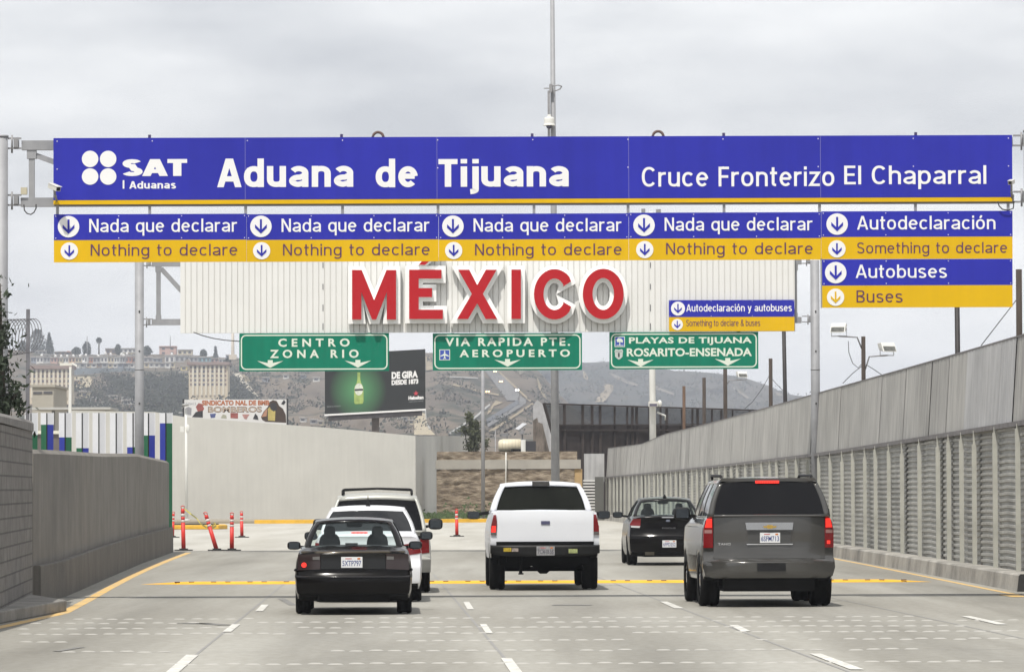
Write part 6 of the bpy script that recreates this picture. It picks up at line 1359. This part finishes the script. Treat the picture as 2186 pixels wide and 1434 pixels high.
under(MB().prism([(at(x, y, DB).x, max(0, at(x, y, DB).z)) for x, y in ((1138, 897), (1147, 891), (1149, 901), (1158, 904), (1173, 965), (1173, 1100), (1138, 1100))], DB-.2, DB-.05).build('rusty_end_sheet', mat('peeling_rust', (.16, .135, .115), .9, var=.75, scale=1.6, stretch=(2, 2, .5))), t)
D = 285.0; sD = F/D; t = thing('tank_truck', 'cream water tank truck standing behind the stone wall', 'truck', (at(1100, 960, D).x, D, 0)); a_, b_ = at(1063, 951, D), at(1112, 951, D)
pt_ = [(a_.x, D+1, a_.z), (a_.x+.06, D+1, a_.z), (a_.x+.15, D+1, a_.z)]
under(MB().tube([(a_.x+.02, D+1, a_.z), (a_.x+.1, D+1, a_.z), (a_.x+.3, D+1, a_.z), (b_.x-.02, D+1, b_.z), (b_.x, D+1, b_.z)], [.25, .36, .42, .42, .38], 18).build('tank', mat('tank_cream', (.62, .56, .42), .45, var=.12, scale=2)), t)
tb = MB()
for i in range(6): x = a_.x+.25+i*.2; tb.tube([(x, D+1, a_.z), (x+.02, D+1, a_.z)], .432, 18)
under(tb.build('hoops', mat('tank_hoop', (.45, .41, .32), .5)), t)
r = rect(1112, 938, 1122, 968, D); under(MB().box(r[0], r[2], D+.2, D+1.8, 0.9, r[3]).build('cab', M_PAINTW), t); r2 = rect(1122, 941, 1144, 968, D); under(MB().box(r2[0], r2[2], D+.1, D+2, 0, r2[3]).build('generator_box', mat('box_black', (.03, .03, .035), .6, var=.2)), t)
r3 = rect(1060, 958, 1112, 966, D); under(MB().box(r3[0], r3[2], D+.3, D+1.7, .6, r3[1]+.03).box(r3[2]-.6, r3[2], D+.15, D+.29, r3[1]-.05, r3[3]).build('chassis', M_UNDER), t)
for i in (0, 1): under(MB().tube([(r3[0]+.4+i*1.4, D+.3, .4), (r3[0]+.4+i*1.4, D+1.7, .4)], .4, 14).build('wheel', M_TYRE), t)
D = 292.0; rg = random.Random(4); q = at(1006, 960, D); t = thing('tree', 'small dark drooping tree behind the stone wall and slim grey post', 'tree', (q.x, D, 0)); lf = MB(); tr = MB()
tr.tube([(q.x+.3, D, 0), (q.x+.2, D, 2.2), (q.x+.0, D, 3.6), (q.x-.1, D, 5.2)], [.2, .16, .1, .03], 8)
for px, py, rx, rz, n_ in ((1003, 893, 7, 8, 260), (1013, 908, 10, 9, 420), (1005, 921, 13, 8, 420), (1018, 930, 10, 10, 350), (1010, 948, 14, 12, 420), (1036, 945, 8, 10, 180), (990, 915, 5, 6, 90), (1000, 884, 5, 3, 60)):
    c_ = at(px, py, D); foliage(lf, n_, lambda g, c_=c_, rx=rx, rz=rz: c_+Vector((g.gauss(0, rx*.55*D/F), g.gauss(0, .4), g.gauss(0, rz*.6*D/F))), .06, .15, rg); tr.tube([(q.x+.1, D, 2.6), (c_+Vector((q.x+.1, D, 2.6)))/2+Vector((0, 0, .15)), c_], [.06, .04, .015], 5)
under(lf.build('crown', mat('leaf_olive', (.075, .085, .045), .8, var=.5, scale=1.2), fix=False), t); under(tr.build('trunk', M_BARK), t)
def solar(label, quad, leg, D, m):
    c_ = at(*leg[0], D); t = thing('solar_panel', label, 'solar panel', (c_.x, D, 0), 0, 'solar panels beyond the stone wall')
    p_ = [at(x, y, D+o) for (x, y), o in zip(quad, (0, 0, .8, .8))]; k = Vector((0, .03, -.05)); under(MB().add(p_+[v+k for v in p_], [(0, 1, 2, 3), (7, 6, 5, 4), (0, 4, 5, 1), (1, 5, 6, 2), (2, 6, 7, 3), (3, 7, 4, 0)]).build('panel', m), t)
    e_ = at(*leg[1], D); under(MB().box(c_.x-.05, c_.x+.05, D+.3, D+.4, 0, c_.z).box(e_.x-.16, e_.x+.16, D+.1, D+.4, e_.z-.1, e_.z+.1).build('post', M_GALVD), t)
solar('dark tilted solar panel above the water tank', [(1075, 920), (1077, 922), (1094, 914), (1092, 911)], ((1083, 918), (1076, 928)), 300, mat('solar_dark', (.03, .03, .04), .3)); solar('pale tilted solar panel above the black generator box', [(1099, 915), (1107, 917), (1125, 904), (1116, 902)], ((1115, 912), (1114, 923)), 304, mat('solar_pale', (.45, .46, .48), .4))
q = at(1057.5, 940, 296); tag(MB().cyl((q.x, 296, 0), (q.x, 296, at(1057.5, 917, 296).z), .03, 6).build('thin_post', M_GALVD), 'very thin dark post left of the water tank truck', 'post')
# ------------------------------------------------------------------ hills, town, freeway
TL = [(-500, 735), (0, 742), (100, 757), (200, 757), (300, 756), (400, 757), (500, 764), (600, 770), (700, 764), (800, 756), (905, 752), (960, 756), (1050, 760), (1110, 768), (1150, 792), (1190, 838), (1240, 885), (1300, 930)]
TR = [(850, 800), (950, 775), (1100, 765), (1180, 766), (1245, 774), (1300, 772), (1380, 783), (1440, 791), (1515, 795), (1586, 805), (1640, 823), (1683, 842), (1730, 847), (1800, 868), (2000, 900), (2400, 945)]
def hillL(px, py):
    t = lerp_tab(TL, px); k = (966-py)/(966-min(t, 960)); k = max(-.2, min(1.1, k))
    d = 1050+1250*k+90*mnoise.fractal(Vector((px*.011, py*.018, 2)), 1.0, 2.0, 4)*min(1, max(0, k+.1)*3)
    return at(px, py, d)
def hillR(px, py):
    t = lerp_tab(TR, px); k = (960-py)/(960-min(t, 955)); k = max(-.2, min(1.1, k))
    d = 2500+1300*k+260*mnoise.fractal(Vector((px*.010, py*.012, 7)), 1.0, 2.0, 5)
    return at(px, py, d)
def hill(name, fn, topt, x0, x1, sx, nrow, base, d0, m):
    mb = MB(); cols = int((x1-x0)/sx)
    vs = []
    for j in range(nrow+2):
        for i in range(cols+1):
            px = x0+i*sx; t = lerp_tab(topt, px)+1.6*mnoise.noise(Vector((px*.06, 1, 5)))
            if j == 0: q = at(px, base+10, d0); vs.append((q.x, d0-250, -1.0))
            elif j <= nrow: vs.append(tuple(fn(px, base+(t-base)*(j-1)/(nrow-1) if True else 0)))
            else: q = fn(px, t); vs.append((q.x*1.1, q.y+400, max(-1.0, q.z-45)))
    W_ = cols+1
    mb.add(vs, [(j*W_+i, j*W_+i+1, (j+1)*W_+i+1, (j+1)*W_+i) for j in range(nrow+1) for i in range(cols)], 0, True)
    return tag(mb.build(name, m, fix=False), kind='structure')
def hillmat(name, a, b, c, sc):
    m = bpy.data.materials.new(name); m.use_nodes = True; t = m.node_tree; n = t.nodes; bb = n['Principled BSDF']; bb.inputs['Roughness'].default_value = 1; bb.inputs['Specular IOR Level'].default_value = .1
    co = n.new('ShaderNodeTexCoord'); mp = n.new('ShaderNodeMapping'); mp.inputs['Scale'].default_value = (1, .35, 1.6); t.links.new(co.outputs['Object'], mp.inputs[0])
    def nz(s, d, p0, p1, c0, c1):
        x = n.new('ShaderNodeTexNoise'); x.inputs['Scale'].default_value = s; x.inputs['Detail'].default_value = d; x.inputs['Roughness'].default_value = .65; t.links.new(mp.outputs[0], x.inputs['Vector'])
        r = n.new('ShaderNodeValToRGB'); r.color_ramp.elements[0].position = p0; r.color_ramp.elements[1].position = p1; r.color_ramp.elements[0].color = (*c0, 1); r.color_ramp.elements[1].color = (*c1, 1); t.links.new(x.outputs['Fac'], r.inputs[0]); return r.outputs[0]
    base = nz(sc, 8, .4, .62, a, b); msk = nz(sc*3.2, 8, .52, .60, (0, 0, 0), (1, 1, 1))
    mx_ = n.new('ShaderNodeMix'); mx_.data_type = 'RGBA'; t.links.new(msk, mx_.inputs['Factor']); t.links.new(base, mx_.inputs['A']); mx_.inputs['B'].default_value = (*c, 1); t.links.new(mx_.outputs['Result'], bb.inputs['Base Color'])
    return m
hill('hill', hillL, TL, -500, 1300, 9, 40, 966, 1050, hillmat('dry_hill', (.10, .082, .064), (.15, .122, .092), (.05, .052, .037), .012))
hill('far_hill', hillR, TR, 850, 2500, 10, 34, 960, 2500, hillmat('far_scrub', (.048, .05, .044), (.08, .07, .057), (.032, .037, .03), .008))
def patch(name, fn, poly, m, n=5, up=.8, kind='structure'):
    bm = bmesh.new(); f = bm.faces.new([bm.verts.new((x, y, 0)) for x, y in poly]); bm.normal_update(); bmesh.ops.triangulate(bm, faces=[f]); bmesh.ops.subdivide_edges(bm, edges=bm.edges[:], cuts=n, use_grid_fill=True)
    for v in bm.verts:
        q = fn(v.co.x, v.co.y); v.co = q+(Vector((0, 0, HC))-q).normalized()*6+Vector((0, 0, up*.3))
    me = bpy.data.meshes.new(name); bm.to_mesh(me); bm.free(); me.materials.append(m); o = bpy.data.objects.new(name, me); C.objects.link(o); return tag(o, kind=kind)
M_ASPH = mat('freeway_asphalt', (.13, .127, .125), .9, var=.15, scale=.05); M_ASPHD = mat('canal_dark', (.07, .075, .085), .8, var=.2, scale=.05); M_TAN = mat('bare_soil', (.25, .20, .125), 1, var=.3, scale=.05)
patch('road', hillL, [(1034, 790), (1062, 790), (1109, 842), (1105, 856), (1083, 856)], M_ASPH); patch('channel', hillL, [(1106, 853), (1109, 862), (1040, 905), (1038, 896)], M_ASPHD)
patch('road', hillL, [(1109, 845), (1124, 853), (1122, 863), (1042, 913), (1040, 906), (1109, 863)], M_ASPH)
patch('track', hillL, [(968, 820), (1030, 836), (1070, 843), (1068, 846), (1028, 839.5), (966, 823)], M_TAN); patch('track', hillL, [(1062, 793), (1066, 793), (1135, 857), (1131, 859)], M_TAN); patch('track', hillL, [(1136, 861), (1139, 864), (1048, 925), (1044, 921)], M_TAN)
patch('bare_slope', hillL, [(1074, 860), (1054, 868), (1048, 880), (1040, 886), (1042, 878), (1058, 856)], M_TAN)
M_RAIL = mat('guard_rail_pale', (.30, .30, .285), .7)
patch('guard_rail', hillL, [(1045, 863), (1046.5, 866), (1036, 875), (1020, 890), (958, 930), (956, 927), (1017, 887), (1034, 872)], M_RAIL); patch('guard_rail', hillL, [(907, 872), (909, 872), (911, 900), (920, 918), (917, 919), (908, 902)], M_RAIL)
patch('track', hillL, [(960, 804), (1020, 807), (1020, 809), (960, 806)], M_RAIL)
patch('road', hillL, [(497, 797), (512, 797), (560, 858), (546, 858)], mat('dirt_road', (.40, .36, .29), 1, var=.15, scale=.03)); patch('bare_slope', hillL, [(506, 800), (520, 800), (540, 816), (528, 818)], M_TAN)
patch('bare_slope', hillL, [(153, 806), (192, 804), (198, 816), (190, 828), (153, 830)], mat('cut_terrace', (.34, .29, .20), 1, var=.15, scale=.05)); patch('bare_slope', hillL, [(884, 880), (908, 884), (912, 912), (930, 930), (884, 930)], mat('cut_terrace', (.5, .5, .5)))
patch('bare_slope', hillL, [(908, 762), (921, 764), (924, 790), (910, 792)], M_TAN)
for i, po in enumerate(([(1288, 821), (1300, 822), (1309, 824), (1310, 833), (1301, 845), (1290, 859), (1270, 860), (1278, 846), (1292, 833)], [(1244, 792), (1250, 797), (1256, 808), (1254, 813), (1246, 808)], [(1146, 806), (1153, 820), (1160, 838), (1168, 856), (1160, 850), (1150, 832)], [(1104, 792), (1116, 790), (1118, 798), (1110, 803)], [(1300, 797), (1318, 803), (1345, 816), (1362, 822), (1360, 826), (1338, 820), (1312, 808)], [(1380, 820), (1402, 826), (1440, 842), (1438, 845), (1400, 832)], [(1560, 826), (1578, 834), (1600, 850), (1596, 853), (1574, 838)], [(1655, 838), (1668, 840), (1672, 846), (1660, 846)])):
    patch('bare_slope', hillR if i not in (2, 3) else hillL, po, M_TAN if i < 3 else mat('pale_scar', (.17, .145, .11), 1, var=.3, scale=.05), up=2)

rg = random.Random(8); sc = MB()
def bush(fn, px, py, r, n, g, mi):
    c_ = fn(px, py)
    if c_.z < 1: return
    for i in range(n):
        p_ = c_+Vector((g.gauss(0, r*.55), g.gauss(0, r*.5), abs(g.gauss(0, r*.5)))); a, b = g.uniform(0, 6.28), g.uniform(-1.2, 1.2); s = r*(g.uniform(.16, .34) if n < 40 else g.uniform(.08, .18)); u = Vector((math.cos(a)*math.cos(b), math.sin(a)*math.cos(b), math.sin(b))); w = u.orthogonal().normalized()
        sc.add([p_-u*s, p_+w*s*.7, p_+u*s, p_-w*s*.7], [(0, 1, 2, 3)], mi)
for i in range(1500):                                           # dry scrub over the near hill, denser in the gullies
    px = rg.uniform(150, 1190); t_ = lerp_tab(TL, px); py = rg.uniform(t_+6, 935)
    if px < 500 and py < 806: continue
    if 1030 < px < 1130 and abs((py-790)-(px-1045)*.8) < 28: continue
    if mnoise.noise(Vector((px*.02, py*.035, 4))) < -.05 and px > 560: continue
    bush(hillL, px, py, rg.uniform(1.0, 2.6), 12, rg, rg.choice((0, 0, 1)))
for i in range(420):                                            # dark trees on the lower left slope
    px = rg.choice((rg.uniform(295, 400), rg.uniform(150, 300), rg.uniform(470, 545), rg.gauss(345, 40))); py = rg.uniform(808, 905)
    if 152 < px < 200 and py < 830: continue
    if 495 < px < 560 and abs(py-797-(px-503)*1.25) < 14: continue
    bush(hillL, px, py, rg.uniform(2.0, 4.2), 70, rg, 0)
for i in range(500):
    px = rg.uniform(1190, 1720); py = rg.uniform(lerp_tab(TR, px)+1, 900); bush(hillR, px, py, rg.uniform(2, 4.5), 8, rg, rg.choice((0, 1)))
tag(sc.build('scrub', [mat('scrub_dark', (.028, .034, .022), .95, var=.4, scale=.1), mat('scrub_dry', (.07, .062, .04), .95, var=.4, scale=.1)], fix=False), 'dry scrub and trees covering the hazy hillsides', 'scrub', kind='stuff')

# hillside houses, one object each
HC_ = {'white': (.62, .62, .60), 'cream': (.55, .49, .36), 'pink': (.50, .33, .28), 'grey': (.36, .36, .36), 'terracotta': (.42, .20, .13), 'turquoise': (.22, .38, .42), 'yellow': (.55, .46, .20), 'peach': (.55, .38, .26), 'brown': (.24, .18, .14), 'blue grey': (.25, .28, .33)}
M_WIN = mat('house_window', (.07, .07, .085), .4, var=.2); M_TANKW = mat('roof_tank_white', (.7, .7, .68), .5)
def house(px0, py0, px1, py1, col, label, back=0, nw=2, tank=False, gable=False, grp='hillside houses', cat='house', name='hillside_house', rows=1, fn=hillL, tcol=None, roofcol=None):
    b = fn((px0+px1)/2, py1); D = b.y-3+back; r = rect(px0, py0, px1, py1, D); t = thing(name, label, cat, ((r[0]+r[2])/2, D, r[1]), 0, grp)
    m = mat('house_'+col.replace(' ', '_'), HC_[col], .9, var=.12, scale=.3); dp = 7
    under(MB().box(r[0], r[2], D, D+dp, r[1]-4, r[3]).build('walls', m), t)
    rm = mat('house_'+roofcol.replace(' ', '_'), HC_[roofcol], .9, var=.1) if roofcol else mat('roof_slab', (.42, .40, .38), .9, var=.2, scale=.2)
    k = .12
    if gable:
        h = (r[3]-r[1])*.28; xm = (r[0]+r[2])/2; under(MB().prism([(r[0]-.4, r[3]), (r[2]+.4, r[3]), (xm, r[3]+h)], D-.4, D+dp+.3).build('roof', rm), t)
    else: under(MB().box(r[0]-k, r[2]+k, D-.5, D+dp+.2, r[3], r[3]+.32).build('roof', rm), t)
    w, h = r[2]-r[0], (r[3]-r[1])/rows
    for q in range(rows):
        for i in range(nw):
            x = r[0]+w*(i+.5)/nw; z = r[1]+h*(q+.52); ww = min(.75, w/nw*.27); under(MB().box(x-ww, x+ww, D-.06, D-.005, z-h*.23, z+h*.25).build('window', M_WIN), t)
    if tank: x = r[0]+w*.7; under(MB().tube([(x, D+2, r[3]+.3), (x, D+2, r[3]+1.2), (x, D+2, r[3]+1.5)], [.55, .55, .2], 10).build('water_tank', M_TANKW), t)
    return t
rg = random.Random(14); names = ['first', 'second', 'third', 'fourth', 'fifth', 'sixth', 'seventh', 'eighth', 'ninth', 'tenth', 'eleventh', 'twelfth', 'thirteenth', 'fourteenth', 'fifteenth', 'sixteenth', 'seventeenth', 'eighteenth', 'nineteenth', 'twentieth', 'twenty-first', 'twenty-second']
cc = ['cream', 'white', 'grey', 'pink', 'cream', 'white', 'peach', 'cream', 'white', 'terracotta', 'grey', 'white']
k = 0; x = 66
while x < 292:
    w_ = rg.uniform(11, 16); c_ = cc[k % 12] if k else 'blue grey'
    if x > 262: c_ = 'terracotta' if k % 2 else 'pink'
    tk = rg.random() < .5; house(x, 762.5+rg.uniform(-1.5, 1.5), x+w_-.8, 775, c_, f'{c_} house{" with white roof tank" if tk else ""}, {names[k]} from left in the upper terrace row', nw=2, tank=tk); x += w_; k += 1
k = 0; x = 160
while x < 283:
    w_ = rg.uniform(10, 14); c_ = ['white', 'grey', 'cream', 'white', 'brown', 'grey', 'cream', 'white', 'blue grey', 'grey', 'white'][k % 11]; tk = rg.random() < .25
    house(x, 775.8+rg.uniform(-.8, 1), x+w_-1, 784.5, c_, f'{c_} house{" with white tank" if tk else ""}, {names[k]} from camera obelisk in lower terrace row', nw=1, tank=tk); x += w_; k += 1
k = 0; x = 308
while x < 366:
    w_ = rg.uniform(10, 13); c_ = ['cream', 'white', 'white', 'grey', 'white'][k % 5]; house(x, 774.5+rg.uniform(-1, 1), x+w_-1, 784.5, c_, f'{c_} small terrace house, {names[k]} to the right of the left gantry pole', nw=1); x += w_; k += 1
house(306, 763, 326, 774, 'grey', 'grey house above the terrace just right of the left gantry pole', 12); house(327, 765, 344, 774, 'blue grey', 'blue grey house between the grey one and the white tower house', 12)
house(352, 759, 372, 776, 'white', 'tall white house with a roof tank right of the left gantry pole', 4, nw=2, tank=True); house(373, 759.5, 404, 774, 'grey', 'wide grey house under the pink house on the skyline', 12, nw=3); house(405, 762, 422, 774, 'grey', 'grey house beside the turquoise house', 12); house(423, 763, 449, 774, 'turquoise', 'turquoise house above the right apartment block', 10, nw=3)
house(450, 765, 466, 774, 'pink', 'small pink house right of the turquoise house', 10); house(467, 767, 482, 775, 'white', 'small white house below the tall beige tower', 10); house(482, 758, 500, 768, 'blue grey', 'blue grey house at the foot of the beige tower', 14)
house(340, 740, 376, 758, 'pink', 'big pink house with overhanging roof on the skyline', 30, nw=2, rows=2, roofcol='terracotta'); house(379, 747, 410, 758, 'cream', 'cream house with dark openings on the skyline beside the pink house', 30, nw=3)
house(74, 749, 99, 757.5, 'grey', 'grey flat house on the skyline below the big tree', 30, nw=3); house(117, 751, 140, 760, 'brown', 'low brown house on the skyline left of the gabled one', 30, nw=2); house(138, 751, 153, 759, 'brown', 'little brown gabled house on the skyline', 28, nw=1, gable=True, roofcol='terracotta'); house(225, 744.5, 248, 757, 'brown', 'brown block house on the skyline left of the white one', 28, nw=2); house(254, 744, 292, 754, 'white', 'long white house on the skyline left of the gantry pole', 28, nw=4); house(263, 753, 290, 761, 'yellow', 'pale yellow house under the long white house', 20, nw=3)
house(386, 781, 399, 792, 'yellow', 'yellow house left of the right apartment block', 10, nw=1); house(382, 794, 402, 806, 'cream', 'cream house below the yellow house', 4, nw=2); house(154, 812, 171, 824, 'peach', 'orange house on the cut terrace right of the camera obelisk', 5, nw=1); house(169, 836, 191, 848, 'cream', 'cream box-shaped house below the cut terrace', 4, nw=1)
lowc = [(203, 853, 214, 861, 'pink'), (240, 851, 252, 858, 'peach'), (231, 845, 249, 849, 'white'), (259, 848, 277, 852, 'white'), (262, 854, 275, 864, 'grey'), (278, 852, 288, 866, 'white'), (193, 848, 203, 858, 'blue grey'), (216, 858, 230, 865, 'white'), (124, 846, 136, 852, 'grey'), (338, 858, 352, 866, 'grey'), (366, 868, 380, 876, 'white'), (322, 862, 333, 870, 'cream'), (310, 798, 326, 803, 'cream'), (356, 800, 372, 806, 'brown')]
for i, (a, b, c_, d, col) in enumerate(lowc): house(a, b, c_, d, col, f'{col} house low on the slope below the terraces, {names[i]} counting outward', 3, nw=1)
k = 0; x = 96
while x < 300:                                                   # roofs of a row behind the upper terrace
    w_ = rg.uniform(9, 17); c_ = ['grey', 'cream', 'white', 'brown', 'peach', 'white', 'blue grey', 'cream'][k % 8]
    house(x, 758.5+rg.uniform(-1.8, 1.8), x+w_-1.5, 764, c_, f'{c_} house peeping over the upper terrace row, {names[k]} from the left', 25, nw=1, tank=rg.random() < .3); x += w_; k += 1
k = 0; x = 190
while x < 294:                                                   # low houses along the foot of the slope
    w_ = rg.uniform(9, 17); c_ = ['white', 'grey', 'brown', 'cream', 'pink', 'white', 'blue grey', 'peach'][(k*3) % 8]; y_ = rg.uniform(862, 872)
    if rg.random() < .85: house(x, y_, x+w_-2.5, y_+rg.uniform(6, 10), c_, f'{c_} house along the foot of the slope, {names[k]} right of the camera obelisk', 3, nw=1)
    x += w_; k += 1
k = 0; x = 312
while x < 392:
    w_ = rg.uniform(10, 16); c_ = ['grey', 'white', 'brown', 'cream', 'white', 'blue grey'][k % 6]; y_ = rg.uniform(872, 882); house(x, y_, x+w_-3, y_+rg.uniform(6, 9), c_, f'{c_} house above the white wall, {names[k]} right of the left gantry pole', 3, nw=1); x += w_; k += 1
k = 0
for x, y in ((640, 892), (662, 896), (678, 899), (560, 806), (604, 800), (845, 885), (860, 890), (872, 897), (640, 800), (668, 806)):
    c_ = ['white', 'grey', 'cream', 'blue grey', 'white'][k % 5]; house(x, y, x+rg.uniform(9, 15), y+8, c_, f'{c_} lone house on the brown slope around the black billboard, {names[k]} in order of building', 2, nw=1) if False else house(x, y, x+rg.uniform(9, 15), y+8, c_, ['white house left of the billboard, nearest the Bomberos banner', 'grey house left of the billboard, middle of three', 'cream house left of the billboard, nearest its post', 'blue grey house on the slope right of the dirt road', 'white house under the left arrow of the Centro Zona Rio sign', 'white house under the billboard, left of three', 'grey house under the billboard, middle of three', 'cream house under the billboard, right of three', 'blue grey house under the words Zona Rio, farther right', 'white house just left of the upper billboard edge'][k], 2, nw=1); k += 1
# the blue grey retaining wall under the terrace
b = hillL(220, 795); r = rect(154, 785.5, 290, 795, b.y-6); tag(MB().box(r[0], r[2], b.y-6, b.y-4, r[1]-3, r[3]).build('terrace_wall', mat('terrace_blue_grey', (.17, .20, .225), .9, var=.35, scale=.1)), 'blue grey retaining wall below the lower terrace of houses', 'wall')
def apartments(px0, py0, px1, py1, cols, rows, label, D):
    r = rect(px0, py0, px1, py1, D); t = thing('apartment_block', label, 'apartment block', ((r[0]+r[2])/2, D, r[1]), 0, 'cream apartment blocks')
    m = mat('apartment_cream', (.58, .50, .37), .9, var=.08, scale=.2); under(MB().box(r[0], r[2], D, D+12, r[1]-5, r[3]).build('walls', m), t)
    under(MB().box(r[0]-.6, r[2]+.6, D-1.0, D+13, r[3], r[3]+1.1).build('roof', mat('apartment_roof', (.27, .20, .18), .9, var=.15, scale=.3)), t)
    w, h = (r[2]-r[0])/cols, (r[3]-r[1])/rows
    for i in range(cols):
        dk = mat('apartment_window', (.12, .12, .15), .5, var=.3, scale=1) if i % 2 else mat('apartment_window_small', (.20, .14, .12), .5, var=.3, scale=1); ww = w*(.30 if i % 2 else .2)
        for j in range(rows):
            x, z = r[0]+w*(i+.5), r[1]+h*(j+.5); o = under(MB().box(x-ww, x+ww, D-.05, D-.005, z-h*.28, z+h*.28).build('window', dk), t)
        if i: under(MB().box(r[0]+w*i-.35, r[0]+w*i+.35, D-.45, D-.003, r[1]-3, r[3]).build('pier', mat('apartment_pier', (.64, .59, .48), .9, var=.05)), t)
    return t
apartments(60, 787.5, 151, 829, 10, 4, 'cream apartment block with dark roof behind the razor wire and camera obelisk', 1500)
apartments(403, 779, 486, 825, 9, 5, 'cream apartment block on the slope left of the Centro Zona Rio sign', 1640)
q = at(497, 760, 2000); tag(MB().tube([(q.x, 2000, q.z-3), (q.x, 2000, at(497, 705, 2000).z)], [.75, .6], 12).box(q.x-1.6, q.x+1.6, 1998.5, 2001, q.z-1.5, q.z+.6).build('chimney_tower', mat('tower_beige', (.56, .50, .42), .9, var=.1)), 'tall slim beige tower on the skyline at the left edge of the Centro sign', 'tower')
# skyline trees
def bigtree(px, pyb, pyt, w, kind, label, D=2280):
    b, tp = at(px, pyb, D), at(px, pyt, D); s_ = D/F; h = tp.z-b.z; t = thing('skyline_tree', label, 'tree', (b.x, D, b.z), 0, 'trees on the skyline'); g = random.Random(px); m_ = MB(); wr = w*s_/2
    def pos(g):
        v = g.random(); rr2 = {'cone': (1-v)*.95+.06, 'round': math.sin(math.pi*min(.97, v*.85+.12))**.6, 'palm': 1}[kind]
        a = g.uniform(0, 6.28); q_ = math.sqrt(g.random()); lump = .75+.4*mnoise.noise(Vector((a*1.1, v*4, px)))
        return Vector((b.x+math.cos(a)*wr*rr2*q_*lump, D+math.sin(a)*wr*rr2*q_*lump, b.z+h*(.05+.95*v)))
    if kind == 'palm':
        def pos(g): a = g.uniform(0, 6.28); q_ = g.random()**.6; e_ = g.uniform(-1.1, 1.2); return Vector((b.x+math.cos(a)*math.cos(e_)*wr*q_, D, tp.z-wr+math.sin(e_)*wr*q_*1.1))
        under(MB().tube([(b.x, D, b.z-2), (b.x+.1, D, tp.z-wr)], [.45, .3], 8).build('trunk', M_BARK), t)
    else: under(MB().tube([(b.x, D, b.z-3), (b.x, D, b.z+h*.7)], [.5, .15], 6).build('trunk', M_BARK), t)
    foliage(m_, 420 if kind == 'palm' else int(260+w*22), pos, .35, .9, g); under(m_.build('crown', M_LEAFD, fix=False), t)
bigtree(80, 760, 703, 46, 'round', 'largest dark tree on the skyline behind the steel stake'); bigtree(105, 758, 711, 34, 'cone', 'dark conical tree beside the largest skyline tree'); bigtree(163, 760, 742, 26, 'round', 'low round tree between the brown gabled house and the domed tree'); bigtree(185, 760, 730, 23, 'round', 'dark domed tree left of the palm on the skyline')
bigtree(211, 757, 721, 11, 'palm', 'lone palm tree on the skyline'); bigtree(252, 757, 736, 16, 'round', 'tree left of the long white skyline house'); bigtree(314, 758, 739, 26, 'round', 'tree on the skyline just right of the left gantry pole'); bigtree(434, 762, 747, 20, 'round', 'low tree on the skyline above the turquoise house'); bigtree(460, 764, 740, 14, 'cone', 'thin sparse tree on the skyline left of the beige tower'); bigtree(49, 760, 728, 26, 'round', 'dark tree half behind the razor wire coil'); bigtree(487, 786, 764, 20, 'round', 'dark tree below the beige tower', 2050)
q = at(186, 718, 2270); tag(MB().cyl((q.x, 2270, at(186, 760, 2270).z), q, .25, 6).build('antenna', M_GALVD), 'thin antenna mast rising from the domed skyline tree', 'antenna'); q = at(363.5, 717, 2240); tag(MB().cyl((q.x, 2240, at(363, 742, 2240).z), q, .2, 6).build('antenna', M_GALVD), 'thin antenna mast on the pink skyline house', 'antenna')
# headlights coming down the freeway
for px, py, col, lab in ((1057, 794.5, (1, .55, .2), 'tiny far car with an orange light, highest on the freeway'), (1069.5, 816, (1, .55, .2), 'tiny far car with an orange light, halfway down the freeway'), (1041, 838, (1, .5, .15), 'tiny far car with an orange light on the dirt track'), (1104, 834.5, (1, .95, .85), 'tiny far car with a white light near the freeway bend')):
    b = hillL(px, py+1); b = b+(Vector((0, 0, HC))-b).normalized()*14; t = thing('distant_car', lab, 'car', b, 0, 'distant cars on the freeway')
    o = MB().box(-.85, .85, 0, 4, .25, .9).box(-.7, .7, 1.2, 3.4, .9, 1.4).build('body', mat('distant_paint', (.2, .2, .2), .5), t); bevelled(o, .1)
    for sg in (-1, 1): MB().ball((sg*.45, -.02, .6), (.34, .1, .30), 6).build('headlight', mat('headlight_%d' % int(col[2]*100), (.8, .8, .8), .3, var=0, emit=col, es=5), t)

# the air: one even haze round everything
hz = MB().box(-1700, 1700, -260, 5000, -1.4, 128).build('haze', None); hz.data.materials.clear()
m = bpy.data.materials.new('haze'); m.use_nodes = True; n_ = m.node_tree.nodes; n_.clear(); ou = n_.new('ShaderNodeOutputMaterial'); pv = n_.new('ShaderNodeVolumePrincipled'); pv.inputs['Color'].default_value = (.84, .89, 1.0, 1); pv.inputs['Density'].default_value = 0.00018
m.node_tree.links.new(pv.outputs[0], ou.inputs['Volume']); hz.data.materials.append(m); tag(hz, 'thin pale haze over the road and the hills', 'haze', kind='stuff')
